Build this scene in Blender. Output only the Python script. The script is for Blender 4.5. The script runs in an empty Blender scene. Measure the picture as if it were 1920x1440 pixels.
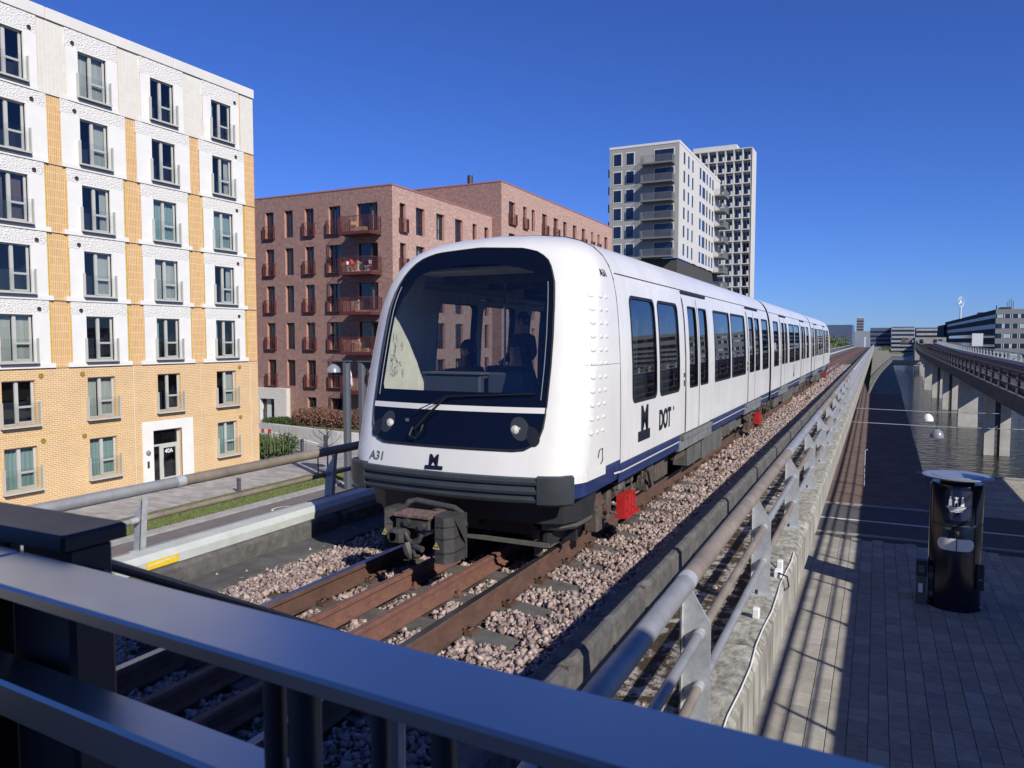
import bpy, bmesh, math, random
import numpy as np
from mathutils import Vector, Matrix
from mathutils.geometry import tessellate_polygon
R = math.radians
rnd = random.Random(7)
S = bpy.context.scene
COL = S.collection

# ------------------------------------------------------------------ camera, sky, sun, exposure
cam = bpy.data.cameras.new('camera')
camo = bpy.data.objects.new('camera', cam)
COL.objects.link(camo)
camo.location = (0, 0, 2.16)
camo.rotation_euler = (R(90 - 3.393), 0, R(26.032))
cam.sensor_width = 36
cam.lens = 36 * 1400 / 1920
cam.clip_start = 0.05
cam.clip_end = 6000
cam.dof.use_dof = True
cam.dof.focus_distance = 11
cam.dof.aperture_fstop = 12
S.camera = camo
SUN = Vector((1.28, -0.77, 1.0)).normalized()
W = bpy.data.worlds.new('World')
S.world = W
W.use_nodes = True
wn = W.node_tree
sky = wn.nodes.new('ShaderNodeTexSky')
sky.sky_type = 'NISHITA'
sky.sun_disc = False
sky.sun_elevation = math.asin(SUN.z)
sky.sun_rotation = math.atan2(SUN.x, SUN.y)
sky.altitude = 300
sky.air_density = 1.0
sky.dust_density = 0.0
sky.ozone_density = 3.0
bg = wn.nodes['Background']
bg.inputs['Strength'].default_value = 0.093
# the photograph's cool, saturated white balance applied to the whole sky
tint = wn.nodes.new('ShaderNodeMix')
tint.data_type = 'RGBA'
tint.blend_type = 'MULTIPLY'
tint.inputs[0].default_value = 1
tint.inputs[7].default_value = (0.335, 0.55, 1.20, 1)
wn.links.new(sky.outputs[0], tint.inputs[6])
wn.links.new(tint.outputs[2], bg.inputs[0])
sl = bpy.data.lights.new('sun', 'SUN')
sl.energy = 5.0
sl.angle = R(0.53)
sl.color = (1.0, 0.945, 0.85)
so = bpy.data.objects.new('sun', sl)
COL.objects.link(so)
so.rotation_euler = SUN.to_track_quat('Z', 'Y').to_euler()
S.view_settings.view_transform = 'Standard'
S.view_settings.look = 'None'
S.view_settings.exposure = 0.1
S.view_settings.gamma = 1
S.view_settings.use_curve_mapping = False
S.cycles.max_bounces = 7
S.cycles.transparent_max_bounces = 14
S.cycles.use_denoising = True
S.cycles.sample_clamp_indirect = 6

# ------------------------------------------------------------------ materials
def mat(name, col, rough=0.7, metal=0.0, var=0.0, vscale=3.0, col2=None, bump=0.0, bscale=40.0, spec=0.5,
        stretch=(1, 1, 1), coat=0.0, det=6, var2=0.0, v2scale=0.3, ramp=(0.32, 0.68)):
    m = bpy.data.materials.new(name)
    m.use_nodes = True
    nt = m.node_tree
    b = nt.nodes['Principled BSDF']
    b.inputs['Base Color'].default_value = (*col, 1)
    b.inputs['Roughness'].default_value = rough
    b.inputs['Metallic'].default_value = metal
    b.inputs['Specular IOR Level'].default_value = spec
    if coat:
        b.inputs['Coat Weight'].default_value = coat
        b.inputs['Coat Roughness'].default_value = 0.06
    if var or bump:
        tc = nt.nodes.new('ShaderNodeTexCoord')
        mp = nt.nodes.new('ShaderNodeMapping')
        mp.inputs['Scale'].default_value = stretch
        oi = nt.nodes.new('ShaderNodeObjectInfo')
        ml = nt.nodes.new('ShaderNodeMath')
        ml.operation = 'MULTIPLY'
        ml.inputs[1].default_value = 37.0
        nt.links.new(oi.outputs['Random'], ml.inputs[0])
        nt.links.new(ml.outputs[0], mp.inputs['Location'])
        nt.links.new(tc.outputs['Object'], mp.inputs[0])
    if var:
        n = nt.nodes.new('ShaderNodeTexNoise')
        n.inputs['Scale'].default_value = vscale
        n.inputs['Detail'].default_value = det
        n.inputs['Roughness'].default_value = 0.65
        nt.links.new(mp.outputs[0], n.inputs[0])
        r = nt.nodes.new('ShaderNodeValToRGB')
        r.color_ramp.elements[0].position = ramp[0]
        r.color_ramp.elements[1].position = ramp[1]
        c2 = col2 if col2 else tuple(c * (1 - var) for c in col)
        r.color_ramp.elements[0].color = (*c2, 1)
        r.color_ramp.elements[1].color = (*[min(1, c * (1 + var * 0.4)) for c in col], 1)
        nt.links.new(n.outputs[0], r.inputs[0])
        out = r.outputs[0]
        if var2:
            n2 = nt.nodes.new('ShaderNodeTexNoise')
            n2.inputs['Scale'].default_value = v2scale
            n2.inputs['Detail'].default_value = 3
            nt.links.new(tc.outputs['Object'], n2.inputs[0])
            mx = nt.nodes.new('ShaderNodeMix')
            mx.data_type = 'RGBA'
            mx.blend_type = 'MULTIPLY'
            mx.inputs[0].default_value = var2
            nt.links.new(out, mx.inputs[6])
            rr = nt.nodes.new('ShaderNodeValToRGB')
            rr.color_ramp.elements[0].position = 0.35
            rr.color_ramp.elements[1].position = 0.65
            rr.color_ramp.elements[0].color = (0.3, 0.3, 0.3, 1)
            nt.links.new(n2.outputs[0], rr.inputs[0])
            nt.links.new(rr.outputs[0], mx.inputs[7])
            out = mx.outputs[2]
        nt.links.new(out, b.inputs['Base Color'])
        rm = nt.nodes.new('ShaderNodeMapRange')
        rm.inputs[3].default_value = min(1, rough + 0.12)
        rm.inputs[4].default_value = max(0.02, rough - 0.08)
        nt.links.new(n.outputs[0], rm.inputs[0])
        nt.links.new(rm.outputs[0], b.inputs['Roughness'])
    if bump:
        nb = nt.nodes.new('ShaderNodeTexNoise')
        nb.inputs['Scale'].default_value = bscale
        nb.inputs['Detail'].default_value = 4
        nt.links.new(mp.outputs[0], nb.inputs[0])
        bn = nt.nodes.new('ShaderNodeBump')
        bn.inputs['Strength'].default_value = bump
        bn.inputs['Distance'].default_value = 0.02
        nt.links.new(nb.outputs[0], bn.inputs['Height'])
        nt.links.new(bn.outputs[0], b.inputs['Normal'])
    return m

def brick_mat(name, c1, c2, mortar, bw, bh, ms=0.01, offset=0.5, rough=0.85, noise=0.35, bump=0.5, bias=0.0, speck=0.0):
    """masonry colour from a UV map measured in metres"""
    m = bpy.data.materials.new(name)
    m.use_nodes = True
    nt = m.node_tree
    b = nt.nodes['Principled BSDF']
    b.inputs['Roughness'].default_value = rough
    uv = nt.nodes.new('ShaderNodeUVMap')
    br = nt.nodes.new('ShaderNodeTexBrick')
    br.offset = offset
    br.inputs['Color1'].default_value = (*c1, 1)
    br.inputs['Color2'].default_value = (*c2, 1)
    br.inputs['Mortar'].default_value = (*mortar, 1)
    br.inputs['Scale'].default_value = 1
    br.inputs['Mortar Size'].default_value = ms
    br.inputs['Mortar Smooth'].default_value = 0.1
    br.inputs['Bias'].default_value = bias
    br.inputs['Brick Width'].default_value = bw
    br.inputs['Row Height'].default_value = bh
    nt.links.new(uv.outputs[0], br.inputs[0])
    n = nt.nodes.new('ShaderNodeTexNoise')
    n.inputs['Scale'].default_value = 0.9
    n.inputs['Detail'].default_value = 8
    n.inputs['Roughness'].default_value = 0.7
    nt.links.new(uv.outputs[0], n.inputs[0])
    mx = nt.nodes.new('ShaderNodeMix')
    mx.data_type = 'RGBA'
    mx.blend_type = 'MULTIPLY'
    mx.inputs[0].default_value = noise
    rr = nt.nodes.new('ShaderNodeValToRGB')
    rr.color_ramp.elements[0].position = 0.3
    rr.color_ramp.elements[1].position = 0.7
    rr.color_ramp.elements[0].color = (0.45, 0.45, 0.45, 1)
    nt.links.new(n.outputs[0], rr.inputs[0])
    nt.links.new(br.outputs[0], mx.inputs[6])
    nt.links.new(rr.outputs[0], mx.inputs[7])
    out = mx.outputs[2]
    if speck:
        n3 = nt.nodes.new('ShaderNodeTexNoise')
        n3.inputs['Scale'].default_value = 4.5
        n3.inputs['Detail'].default_value = 3
        n3.inputs['Roughness'].default_value = 0.8
        nt.links.new(uv.outputs[0], n3.inputs[0])
        r3 = nt.nodes.new('ShaderNodeValToRGB')
        r3.color_ramp.elements[0].position = 0.44
        r3.color_ramp.elements[1].position = 0.57
        r3.color_ramp.elements[0].color = (1 - speck, 1 - speck, 1 - speck, 1)
        r3.color_ramp.elements[1].color = (1, 1, 1, 1)
        nt.links.new(n3.outputs[0], r3.inputs[0])
        m3 = nt.nodes.new('ShaderNodeMix')
        m3.data_type = 'RGBA'
        m3.blend_type = 'MULTIPLY'
        m3.inputs[0].default_value = 1.0
        nt.links.new(out, m3.inputs[6])
        nt.links.new(r3.outputs[0], m3.inputs[7])
        out = m3.outputs[2]
    nt.links.new(out, b.inputs['Base Color'])
    bn = nt.nodes.new('ShaderNodeBump')
    bn.inputs['Strength'].default_value = bump
    bn.inputs['Distance'].default_value = 0.01
    bn.invert = True
    nt.links.new(br.outputs[1], bn.inputs['Height'])
    nt.links.new(bn.outputs[0], b.inputs['Normal'])
    return m

def glass_mat(name, tint=(0.6, 0.65, 0.65), gloss=0.1, rough=0.01, gcol=(1, 1, 1), fres=1.45):
    m = bpy.data.materials.new(name)
    m.use_nodes = True
    nt = m.node_tree
    nt.nodes.remove(nt.nodes['Principled BSDF'])
    t = nt.nodes.new('ShaderNodeBsdfTransparent')
    t.inputs[0].default_value = (*tint, 1)
    g = nt.nodes.new('ShaderNodeBsdfGlossy')
    g.inputs['Roughness'].default_value = rough
    g.inputs[0].default_value = (*gcol, 1)
    lw = nt.nodes.new('ShaderNodeLayerWeight')
    lw.inputs['Blend'].default_value = 0.5
    f = nt.nodes.new('ShaderNodeMath')
    f.operation = 'POWER'
    f.inputs[1].default_value = 4.0
    nt.links.new(lw.outputs['Facing'], f.inputs[0])
    a = nt.nodes.new('ShaderNodeMath')
    a.operation = 'ADD'
    a.use_clamp = True
    a.inputs[1].default_value = gloss
    nt.links.new(f.outputs[0], a.inputs[0])
    mx = nt.nodes.new('ShaderNodeMixShader')
    nt.links.new(a.outputs[0], mx.inputs[0])
    nt.links.new(t.outputs[0], mx.inputs[1])
    nt.links.new(g.outputs[0], mx.inputs[2])
    nt.links.new(mx.outputs[0], nt.nodes['Material Output'].inputs[0])
    return m

M = {}
M['white'] = mat('white_train_paint', (0.75, 0.74, 0.705), 0.30, var=0.10, vscale=1.6, coat=0.3, stretch=(1, 2.5, 0.5), bump=0.04, bscale=2, var2=0.12, v2scale=0.9)
M['white_nose'] = mat('white_nose_paint', (0.75, 0.74, 0.705), 0.33, var=0.09, vscale=1.4, coat=0.3, stretch=(1, 1, 0.6), bump=0.03, bscale=3, var2=0.10, v2scale=1.3)
M['blue'] = mat('blue_skirt_paint', (0.008, 0.028, 0.135), 0.3, var=0.25, vscale=3, coat=0.3)
M['frit'] = mat('black_glass_border', (0.003, 0.005, 0.013), 0.06, spec=0.32)
M['seal'] = mat('black_rubber', (0.012, 0.012, 0.014), 0.55)
M['navyglass'] = glass_mat('train_window_glass', (0.46, 0.49, 0.50), 0.07)
M['wsglass'] = glass_mat('windscreen_glass', (0.84, 0.86, 0.84), 0.07)
M['grey_bumper'] = mat('grey_bumper_rubber', (0.035, 0.042, 0.048), 0.42, var=0.25, vscale=6, bump=0.1, bscale=60)
M['under'] = mat('underframe_grime', (0.095, 0.075, 0.064), 0.75, var=0.45, vscale=7, bump=0.4, bscale=30)
M['dark'] = mat('dark_steel', (0.022, 0.024, 0.030), 0.5, var=0.3, vscale=5)
M['coupler'] = mat('coupler_grey', (0.050, 0.048, 0.047), 0.55, var=0.4, vscale=9, bump=0.2, bscale=50)
M['rustplate'] = mat('rusty_tread_plate', (0.20, 0.13, 0.11), 0.6, var=0.6, vscale=22, bump=0.8, bscale=40)
M['red'] = mat('red_paint', (0.43, 0.022, 0.022), 0.4, var=0.2, vscale=8)
M['sill'] = mat('aluminium_door_sill', (0.30, 0.31, 0.30), 0.45, metal=0.4, var=0.45, vscale=7)
M['greybox'] = mat('grey_equipment_box', (0.11, 0.11, 0.10), 0.6, var=0.35, vscale=4, bump=0.1)
M['lining'] = mat('cream_interior_lining', (0.72, 0.72, 0.64), 0.5, var=0.14, vscale=5)
M['inner_dark'] = mat('dark_interior_panel', (0.05, 0.06, 0.075), 0.5)
M['chrome'] = mat('polished_metal', (0.7, 0.7, 0.68), 0.15, metal=1)
M['lampglass'] = mat('headlight_lens', (0.75, 0.75, 0.62), 0.12, spec=0.9, var=0.3, vscale=20)
M['print'] = mat('black_lettering', (0.006, 0.008, 0.014), 0.4)
M['print_white'] = mat('white_lettering', (0.85, 0.85, 0.85), 0.4)
M['print_grey'] = mat('grey_lettering', (0.12, 0.14, 0.16), 0.4)
M['galv'] = mat('galvanised_steel', (0.50, 0.52, 0.54), 0.48, metal=0.25, var=0.20, vscale=22, var2=0.25, v2scale=3, bump=0.08, bscale=30)
M['pipe'] = mat('weathered_galvanised_pipe', (0.36, 0.37, 0.38), 0.55, metal=0.35, var=0.22, vscale=5, var2=0.2, v2scale=1.2)
M['pipe_tan'] = mat('tan_oxidised_pipe', (0.30, 0.25, 0.20), 0.6, metal=0.2, var=0.3, vscale=4, var2=0.25, v2scale=1.5)
M['rail_rust'] = mat('rusty_running_rail', (0.115, 0.062, 0.043), 0.7, var=0.35, vscale=6, bump=0.25, bscale=60)
M['rail_red'] = mat('red_rust_rail', (0.175, 0.082, 0.060), 0.8, var=0.3, vscale=9, bump=0.4, bscale=70)
M['rail_top'] = mat('worn_rail_head', (0.25, 0.25, 0.27), 0.25, metal=0.9, var=0.2, vscale=3, stretch=(6, 0.2, 1))
M['stone'] = mat('pink_granite_ballast', (0.39, 0.305, 0.275), 0.9, var=0.45, vscale=9, det=3, bump=0.3, bscale=60, var2=0.25, v2scale=1.0)
M['ballast_bed'] = mat('ballast_bed', (0.085, 0.065, 0.058), 0.95, var=0.6, vscale=28, bump=1.0, bscale=28)
M['sleeper'] = mat('dark_concrete_sleeper', (0.105, 0.100, 0.092), 0.9, var=0.4, vscale=7, bump=0.3, bscale=40)
M['beam'] = mat('weathered_upstand_concrete', (0.13, 0.125, 0.118), 0.92, var=0.4, vscale=9, bump=0.5, bscale=55, var2=0.35, v2scale=1.7)
M['conc'] = mat('light_concrete', (0.36, 0.35, 0.325), 0.9, var=0.25, vscale=2.5, bump=0.25, bscale=25, var2=0.25, v2scale=0.5)
M['fascia'] = mat('stained_fascia_concrete', (0.42, 0.40, 0.34), 0.93, var=0.7, vscale=11, col2=(0.14, 0.135, 0.105), stretch=(1.6, 1, 0.10), bump=0.15, bscale=30, var2=0.4, v2scale=2.2)
M['moss'] = mat('mossy_walkway', (0.30, 0.275, 0.25), 0.97, var=0.8, vscale=7, col2=(0.050, 0.030, 0.010), bump=0.9, bscale=45, ramp=(0.49, 0.60), var2=0.4, v2scale=2)
M['deckgrime'] = mat('grimy_deck_concrete', (0.115, 0.112, 0.105), 0.93, var=0.4, vscale=4, bump=0.3, bscale=40, var2=0.3, v2scale=1)
M['duct'] = mat('pale_grey_cable_duct', (0.50, 0.53, 0.50), 0.45, var=0.15, vscale=5)
M['yellow'] = mat('yellow_label', (0.75, 0.52, 0.02), 0.5, var=0.15, vscale=30)
M['platform_metal'] = mat('brushed_railing_steel', (0.62, 0.60, 0.56), 0.30, metal=0.95, var=0.06, vscale=3)
M['dark_metal'] = mat('dark_painted_steel', (0.035, 0.038, 0.048), 0.42, var=0.15, vscale=6)
M['dark_bar'] = mat('dark_steel_bar', (0.10, 0.105, 0.12), 0.4, metal=0.6)
M['asphalt'] = mat('asphalt', (0.105, 0.103, 0.108), 0.92, var=0.22, vscale=3, bump=0.3, bscale=70, var2=0.2, v2scale=0.25)
M['lane'] = mat('cycle_lane_asphalt', (0.15, 0.135, 0.135), 0.92, var=0.2, vscale=2.5, bump=0.3, bscale=70)
M['kerb'] = mat('granite_kerb', (0.33, 0.32, 0.31), 0.9, var=0.25, vscale=3)
M['paint'] = mat('road_paint', (0.72, 0.72, 0.70), 0.8, var=0.22, vscale=8)
M['grassbase'] = mat('trodden_turf', (0.10, 0.135, 0.04), 0.95, var=0.6, vscale=1.8, col2=(0.125, 0.105, 0.06), bump=1.0, bscale=45)
M['grass'] = mat('grass_blades', (0.10, 0.15, 0.035), 0.8, var=0.45, vscale=1.3, col2=(0.14, 0.15, 0.05))
M['canalground'] = mat('brown_paved_path', (0.17, 0.12, 0.095), 0.92, var=0.3, vscale=1.2, bump=0.3)
M['sidewalk'] = brick_mat('pale_paving', (0.40, 0.385, 0.37), (0.27, 0.26, 0.255), (0.18, 0.17, 0.16), 0.62, 0.30, 0.008, noise=0.25, bump=0.2)
M['slab'] = []
for i, c in enumerate([(0.37, 0.35, 0.305), (0.33, 0.31, 0.27), (0.40, 0.38, 0.335), (0.345, 0.315, 0.275), (0.31, 0.295, 0.26)]):
    M['slab'].append(mat('paving_slab_%s' % 'abcde'[i], c, 0.9, var=0.18, vscale=4, bump=0.3, bscale=45))
M['joint'] = mat('paving_joint_sand', (0.075, 0.068, 0.060), 0.95)
# buildings
M['ybrick'] = brick_mat('yellow_brick', (0.62, 0.385, 0.165), (0.57, 0.33, 0.135), (0.80, 0.68, 0.47), 0.24, 0.085, 0.011, noise=0.25)
M['ytile'] = brick_mat('ochre_vertical_tile', (0.64, 0.37, 0.155), (0.56, 0.31, 0.12), (0.78, 0.62, 0.36), 0.085, 0.36, 0.011, offset=0.0, noise=0.15)
M['yrib'] = mat('yellow_ribbed_trim', (0.62, 0.45, 0.12), 0.8, var=0.25, vscale=6)
M['ctile'] = brick_mat('cream_vertical_tile', (0.68, 0.65, 0.575), (0.64, 0.61, 0.53), (0.76, 0.74, 0.68), 0.17, 0.30, 0.008, offset=0.0, noise=0.12)
M['render'] = mat('white_render', (0.72, 0.71, 0.67), 0.85, var=0.06, vscale=1.2, bump=0.08, bscale=8)
M['parapet'] = mat('white_parapet', (0.66, 0.64, 0.60), 0.8, var=0.08, vscale=0.7)
def hammered(name, col, sc):
    m = mat(name, col, 0.85)
    nt = m.node_tree
    tc = nt.nodes.new('ShaderNodeTexCoord')
    mp = nt.nodes.new('ShaderNodeMapping')
    mp.inputs['Scale'].default_value = (1, 1, 1.6)
    v = nt.nodes.new('ShaderNodeTexNoise')
    v.inputs['Scale'].default_value = sc
    v.inputs['Detail'].default_value = 2.5
    b = nt.nodes.new('ShaderNodeBump')
    b.inputs['Strength'].default_value = 1.0
    b.inputs['Distance'].default_value = 0.075
    nt.links.new(tc.outputs['Object'], mp.inputs[0])
    nt.links.new(mp.outputs[0], v.inputs[0])
    nt.links.new(v.outputs[0], b.inputs['Height'])
    nt.links.new(b.outputs[0], nt.nodes['Principled BSDF'].inputs['Normal'])
    return m
M['hammer'] = hammered('hammered_white_concrete', (0.75, 0.735, 0.69), 15)
M['hammer2'] = hammered('hammered_cream_concrete', (0.62, 0.60, 0.55), 9)
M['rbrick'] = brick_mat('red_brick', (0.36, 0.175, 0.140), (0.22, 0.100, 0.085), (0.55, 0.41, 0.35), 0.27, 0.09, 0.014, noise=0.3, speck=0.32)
M['rbrick_lit'] = brick_mat('red_brick_sunlit', (0.55, 0.31, 0.245), (0.38, 0.19, 0.155), (0.68, 0.52, 0.44), 0.27, 0.09, 0.014, noise=0.25, speck=0.28)  # the same brick, with sunlight put into a lighter colour
M['rtrim'] = mat('pale_red_brick_reveal', (0.46, 0.24, 0.20), 0.85, var=0.2, vscale=7)
M['rcap'] = mat('red_roof_edge', (0.33, 0.15, 0.135), 0.6)
M['rmetal'] = mat('oxblood_balcony_steel', (0.105, 0.030, 0.030), 0.5, var=0.15, vscale=4)
M['frame_grey'] = mat('grey_green_window_frame', (0.47, 0.47, 0.44), 0.5)
M['frame_dark'] = mat('dark_window_frame', (0.05, 0.035, 0.035), 0.45)
M['winglass'] = glass_mat('window_glass', (0.84, 0.86, 0.86), 0.045, fres=1.38)
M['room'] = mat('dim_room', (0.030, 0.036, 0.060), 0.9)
M['curtain'] = mat('white_curtain', (0.55, 0.57, 0.54), 0.9, var=0.25, vscale=3, stretch=(9, 9, 0.2))
M['curtain_teal'] = mat('pale_teal_curtain', (0.36, 0.50, 0.49), 0.9, var=0.25, vscale=3, stretch=(9, 9, 0.2))
M['curtain_mauve'] = mat('mauve_curtain', (0.17, 0.13, 0.15), 0.9, var=0.25, vscale=3, stretch=(9, 9, 0.2))
M['balglass'] = glass_mat('balustrade_glass', (0.93, 0.94, 0.94), 0.012, fres=1.12)
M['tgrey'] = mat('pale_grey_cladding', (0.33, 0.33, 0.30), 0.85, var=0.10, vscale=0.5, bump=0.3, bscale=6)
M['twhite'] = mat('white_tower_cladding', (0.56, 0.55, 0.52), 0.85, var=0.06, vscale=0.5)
M['tbase'] = mat('charcoal_base_cladding', (0.06, 0.058, 0.055), 0.8)
M['tframe'] = mat('white_window_surround', (0.62, 0.62, 0.60), 0.8)
M['tglass'] = mat('dark_blue_window_glass', (0.010, 0.018, 0.040), 0.05, spec=0.7)
M['tbal'] = mat('grey_balcony_metal', (0.17, 0.175, 0.175), 0.55)
M['bdark'] = mat('dark_slate_cladding', (0.020, 0.023, 0.038), 0.8, spec=0.15)
M['bgrey'] = mat('mid_grey_cladding', (0.20, 0.205, 0.22), 0.7, var=0.08, vscale=0.4)
M['bband'] = mat('reflective_window_band', (0.16, 0.18, 0.24), 0.35, metal=0.2, var=0.45, vscale=0.5, stretch=(1, 2.5, 0.3))
M['farblue'] = mat('blue_grey_glass_facade', (0.09, 0.12, 0.19), 0.4, var=0.1, vscale=0.05)
M['fargrey'] = mat('far_grey_facade', (0.25, 0.29, 0.34), 0.7, var=0.15, vscale=0.1)
M['farwhite'] = mat('far_white_grid', (0.6, 0.62, 0.64), 0.7)
M['leaf_dark'] = mat('evergreen_leaf', (0.050, 0.085, 0.022), 0.7, var=0.5, vscale=3)
M['leaf_spring'] = mat('spring_leaf', (0.12, 0.15, 0.055), 0.8, var=0.5, vscale=0.4)
M['leaf_brown'] = mat('dry_beech_leaf', (0.24, 0.125, 0.085), 0.85, var=0.55, vscale=5)
M['bark'] = mat('bark', (0.13, 0.105, 0.085), 0.9, var=0.35, vscale=8)
M['kiosk'] = mat('navy_kiosk_enamel', (0.006, 0.008, 0.020), 0.16, spec=0.4)
M['kioskpanel'] = mat('navy_kiosk_panel', (0.012, 0.018, 0.065), 0.12, coat=0.5)
M['lamp_grey'] = mat('grey_lamp_enamel', (0.20, 0.22, 0.26), 0.3, spec=0.6)
M['post_grey'] = mat('grey_lamp_post', (0.078, 0.086, 0.108), 0.5, var=0.1, vscale=2)
M['pier'] = mat('pale_pier_concrete', (0.56, 0.545, 0.50), 0.9, var=0.2, vscale=1.1, bump=0.25, bscale=15, var2=0.25, v2scale=0.6)
M['dgroove'] = mat('dark_groove', (0.09, 0.09, 0.09), 0.9)
M['skin'] = mat('skin', (0.45, 0.27, 0.20), 0.6)
M['hair'] = mat('dark_hair', (0.02, 0.014, 0.012), 0.6)
M['cloth_dark'] = mat('dark_jacket', (0.03, 0.03, 0.04), 0.9)
M['wood'] = mat('pale_wood', (0.45, 0.28, 0.14), 0.7, var=0.2, vscale=6)
M['plastic_white'] = mat('white_plastic', (0.75, 0.75, 0.73), 0.5)
M['fabric_red'] = mat('red_blanket', (0.55, 0.04, 0.04), 0.9)
M['warn'] = mat('yellow_warning_print', (0.6, 0.5, 0.15), 0.6)
M['seat'] = mat('grey_seat', (0.10, 0.11, 0.13), 0.7)
M['shadegalv'] = mat('shaded_galvanised_steel', (0.07, 0.072, 0.08), 0.7, var=0.3, vscale=6)  # galvanised steel recoloured dark for the unlit side of a railing
M['moss_conc'] = mat('mossy_pale_slope', (0.24, 0.24, 0.19), 0.95, var=0.5, vscale=1.2, bump=0.3)
M['yard_wall'] = mat('white_yard_wall', (0.70, 0.69, 0.65), 0.85, var=0.12, vscale=1.5)
# water
wm = bpy.data.materials.new('canal_water')
wm.use_nodes = True
nt = wm.node_tree
b = nt.nodes['Principled BSDF']
b.inputs['Base Color'].default_value = (0.014, 0.015, 0.008, 1)
b.inputs['Roughness'].default_value = 0.03
b.inputs['IOR'].default_value = 1.33
b.inputs['Specular IOR Level'].default_value = 0.45
tc = nt.nodes.new('ShaderNodeTexCoord')
mp = nt.nodes.new('ShaderNodeMapping')
mp.inputs['Scale'].default_value = (1.0, 1.6, 1)
mp.inputs['Rotation'].default_value = (0, 0, R(20))
nz = nt.nodes.new('ShaderNodeTexNoise')
nz.inputs['Scale'].default_value = 1.3
nz.inputs['Detail'].default_value = 5
bn = nt.nodes.new('ShaderNodeBump')
bn.inputs['Strength'].default_value = 0.8
bn.inputs['Distance'].default_value = 0.6
nt.links.new(tc.outputs['Object'], mp.inputs[0])
nt.links.new(mp.outputs[0], nz.inputs[0])
nt.links.new(nz.outputs[0], bn.inputs['Height'])
nt.links.new(bn.outputs[0], b.inputs['Normal'])
M['water'] = wm

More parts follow.
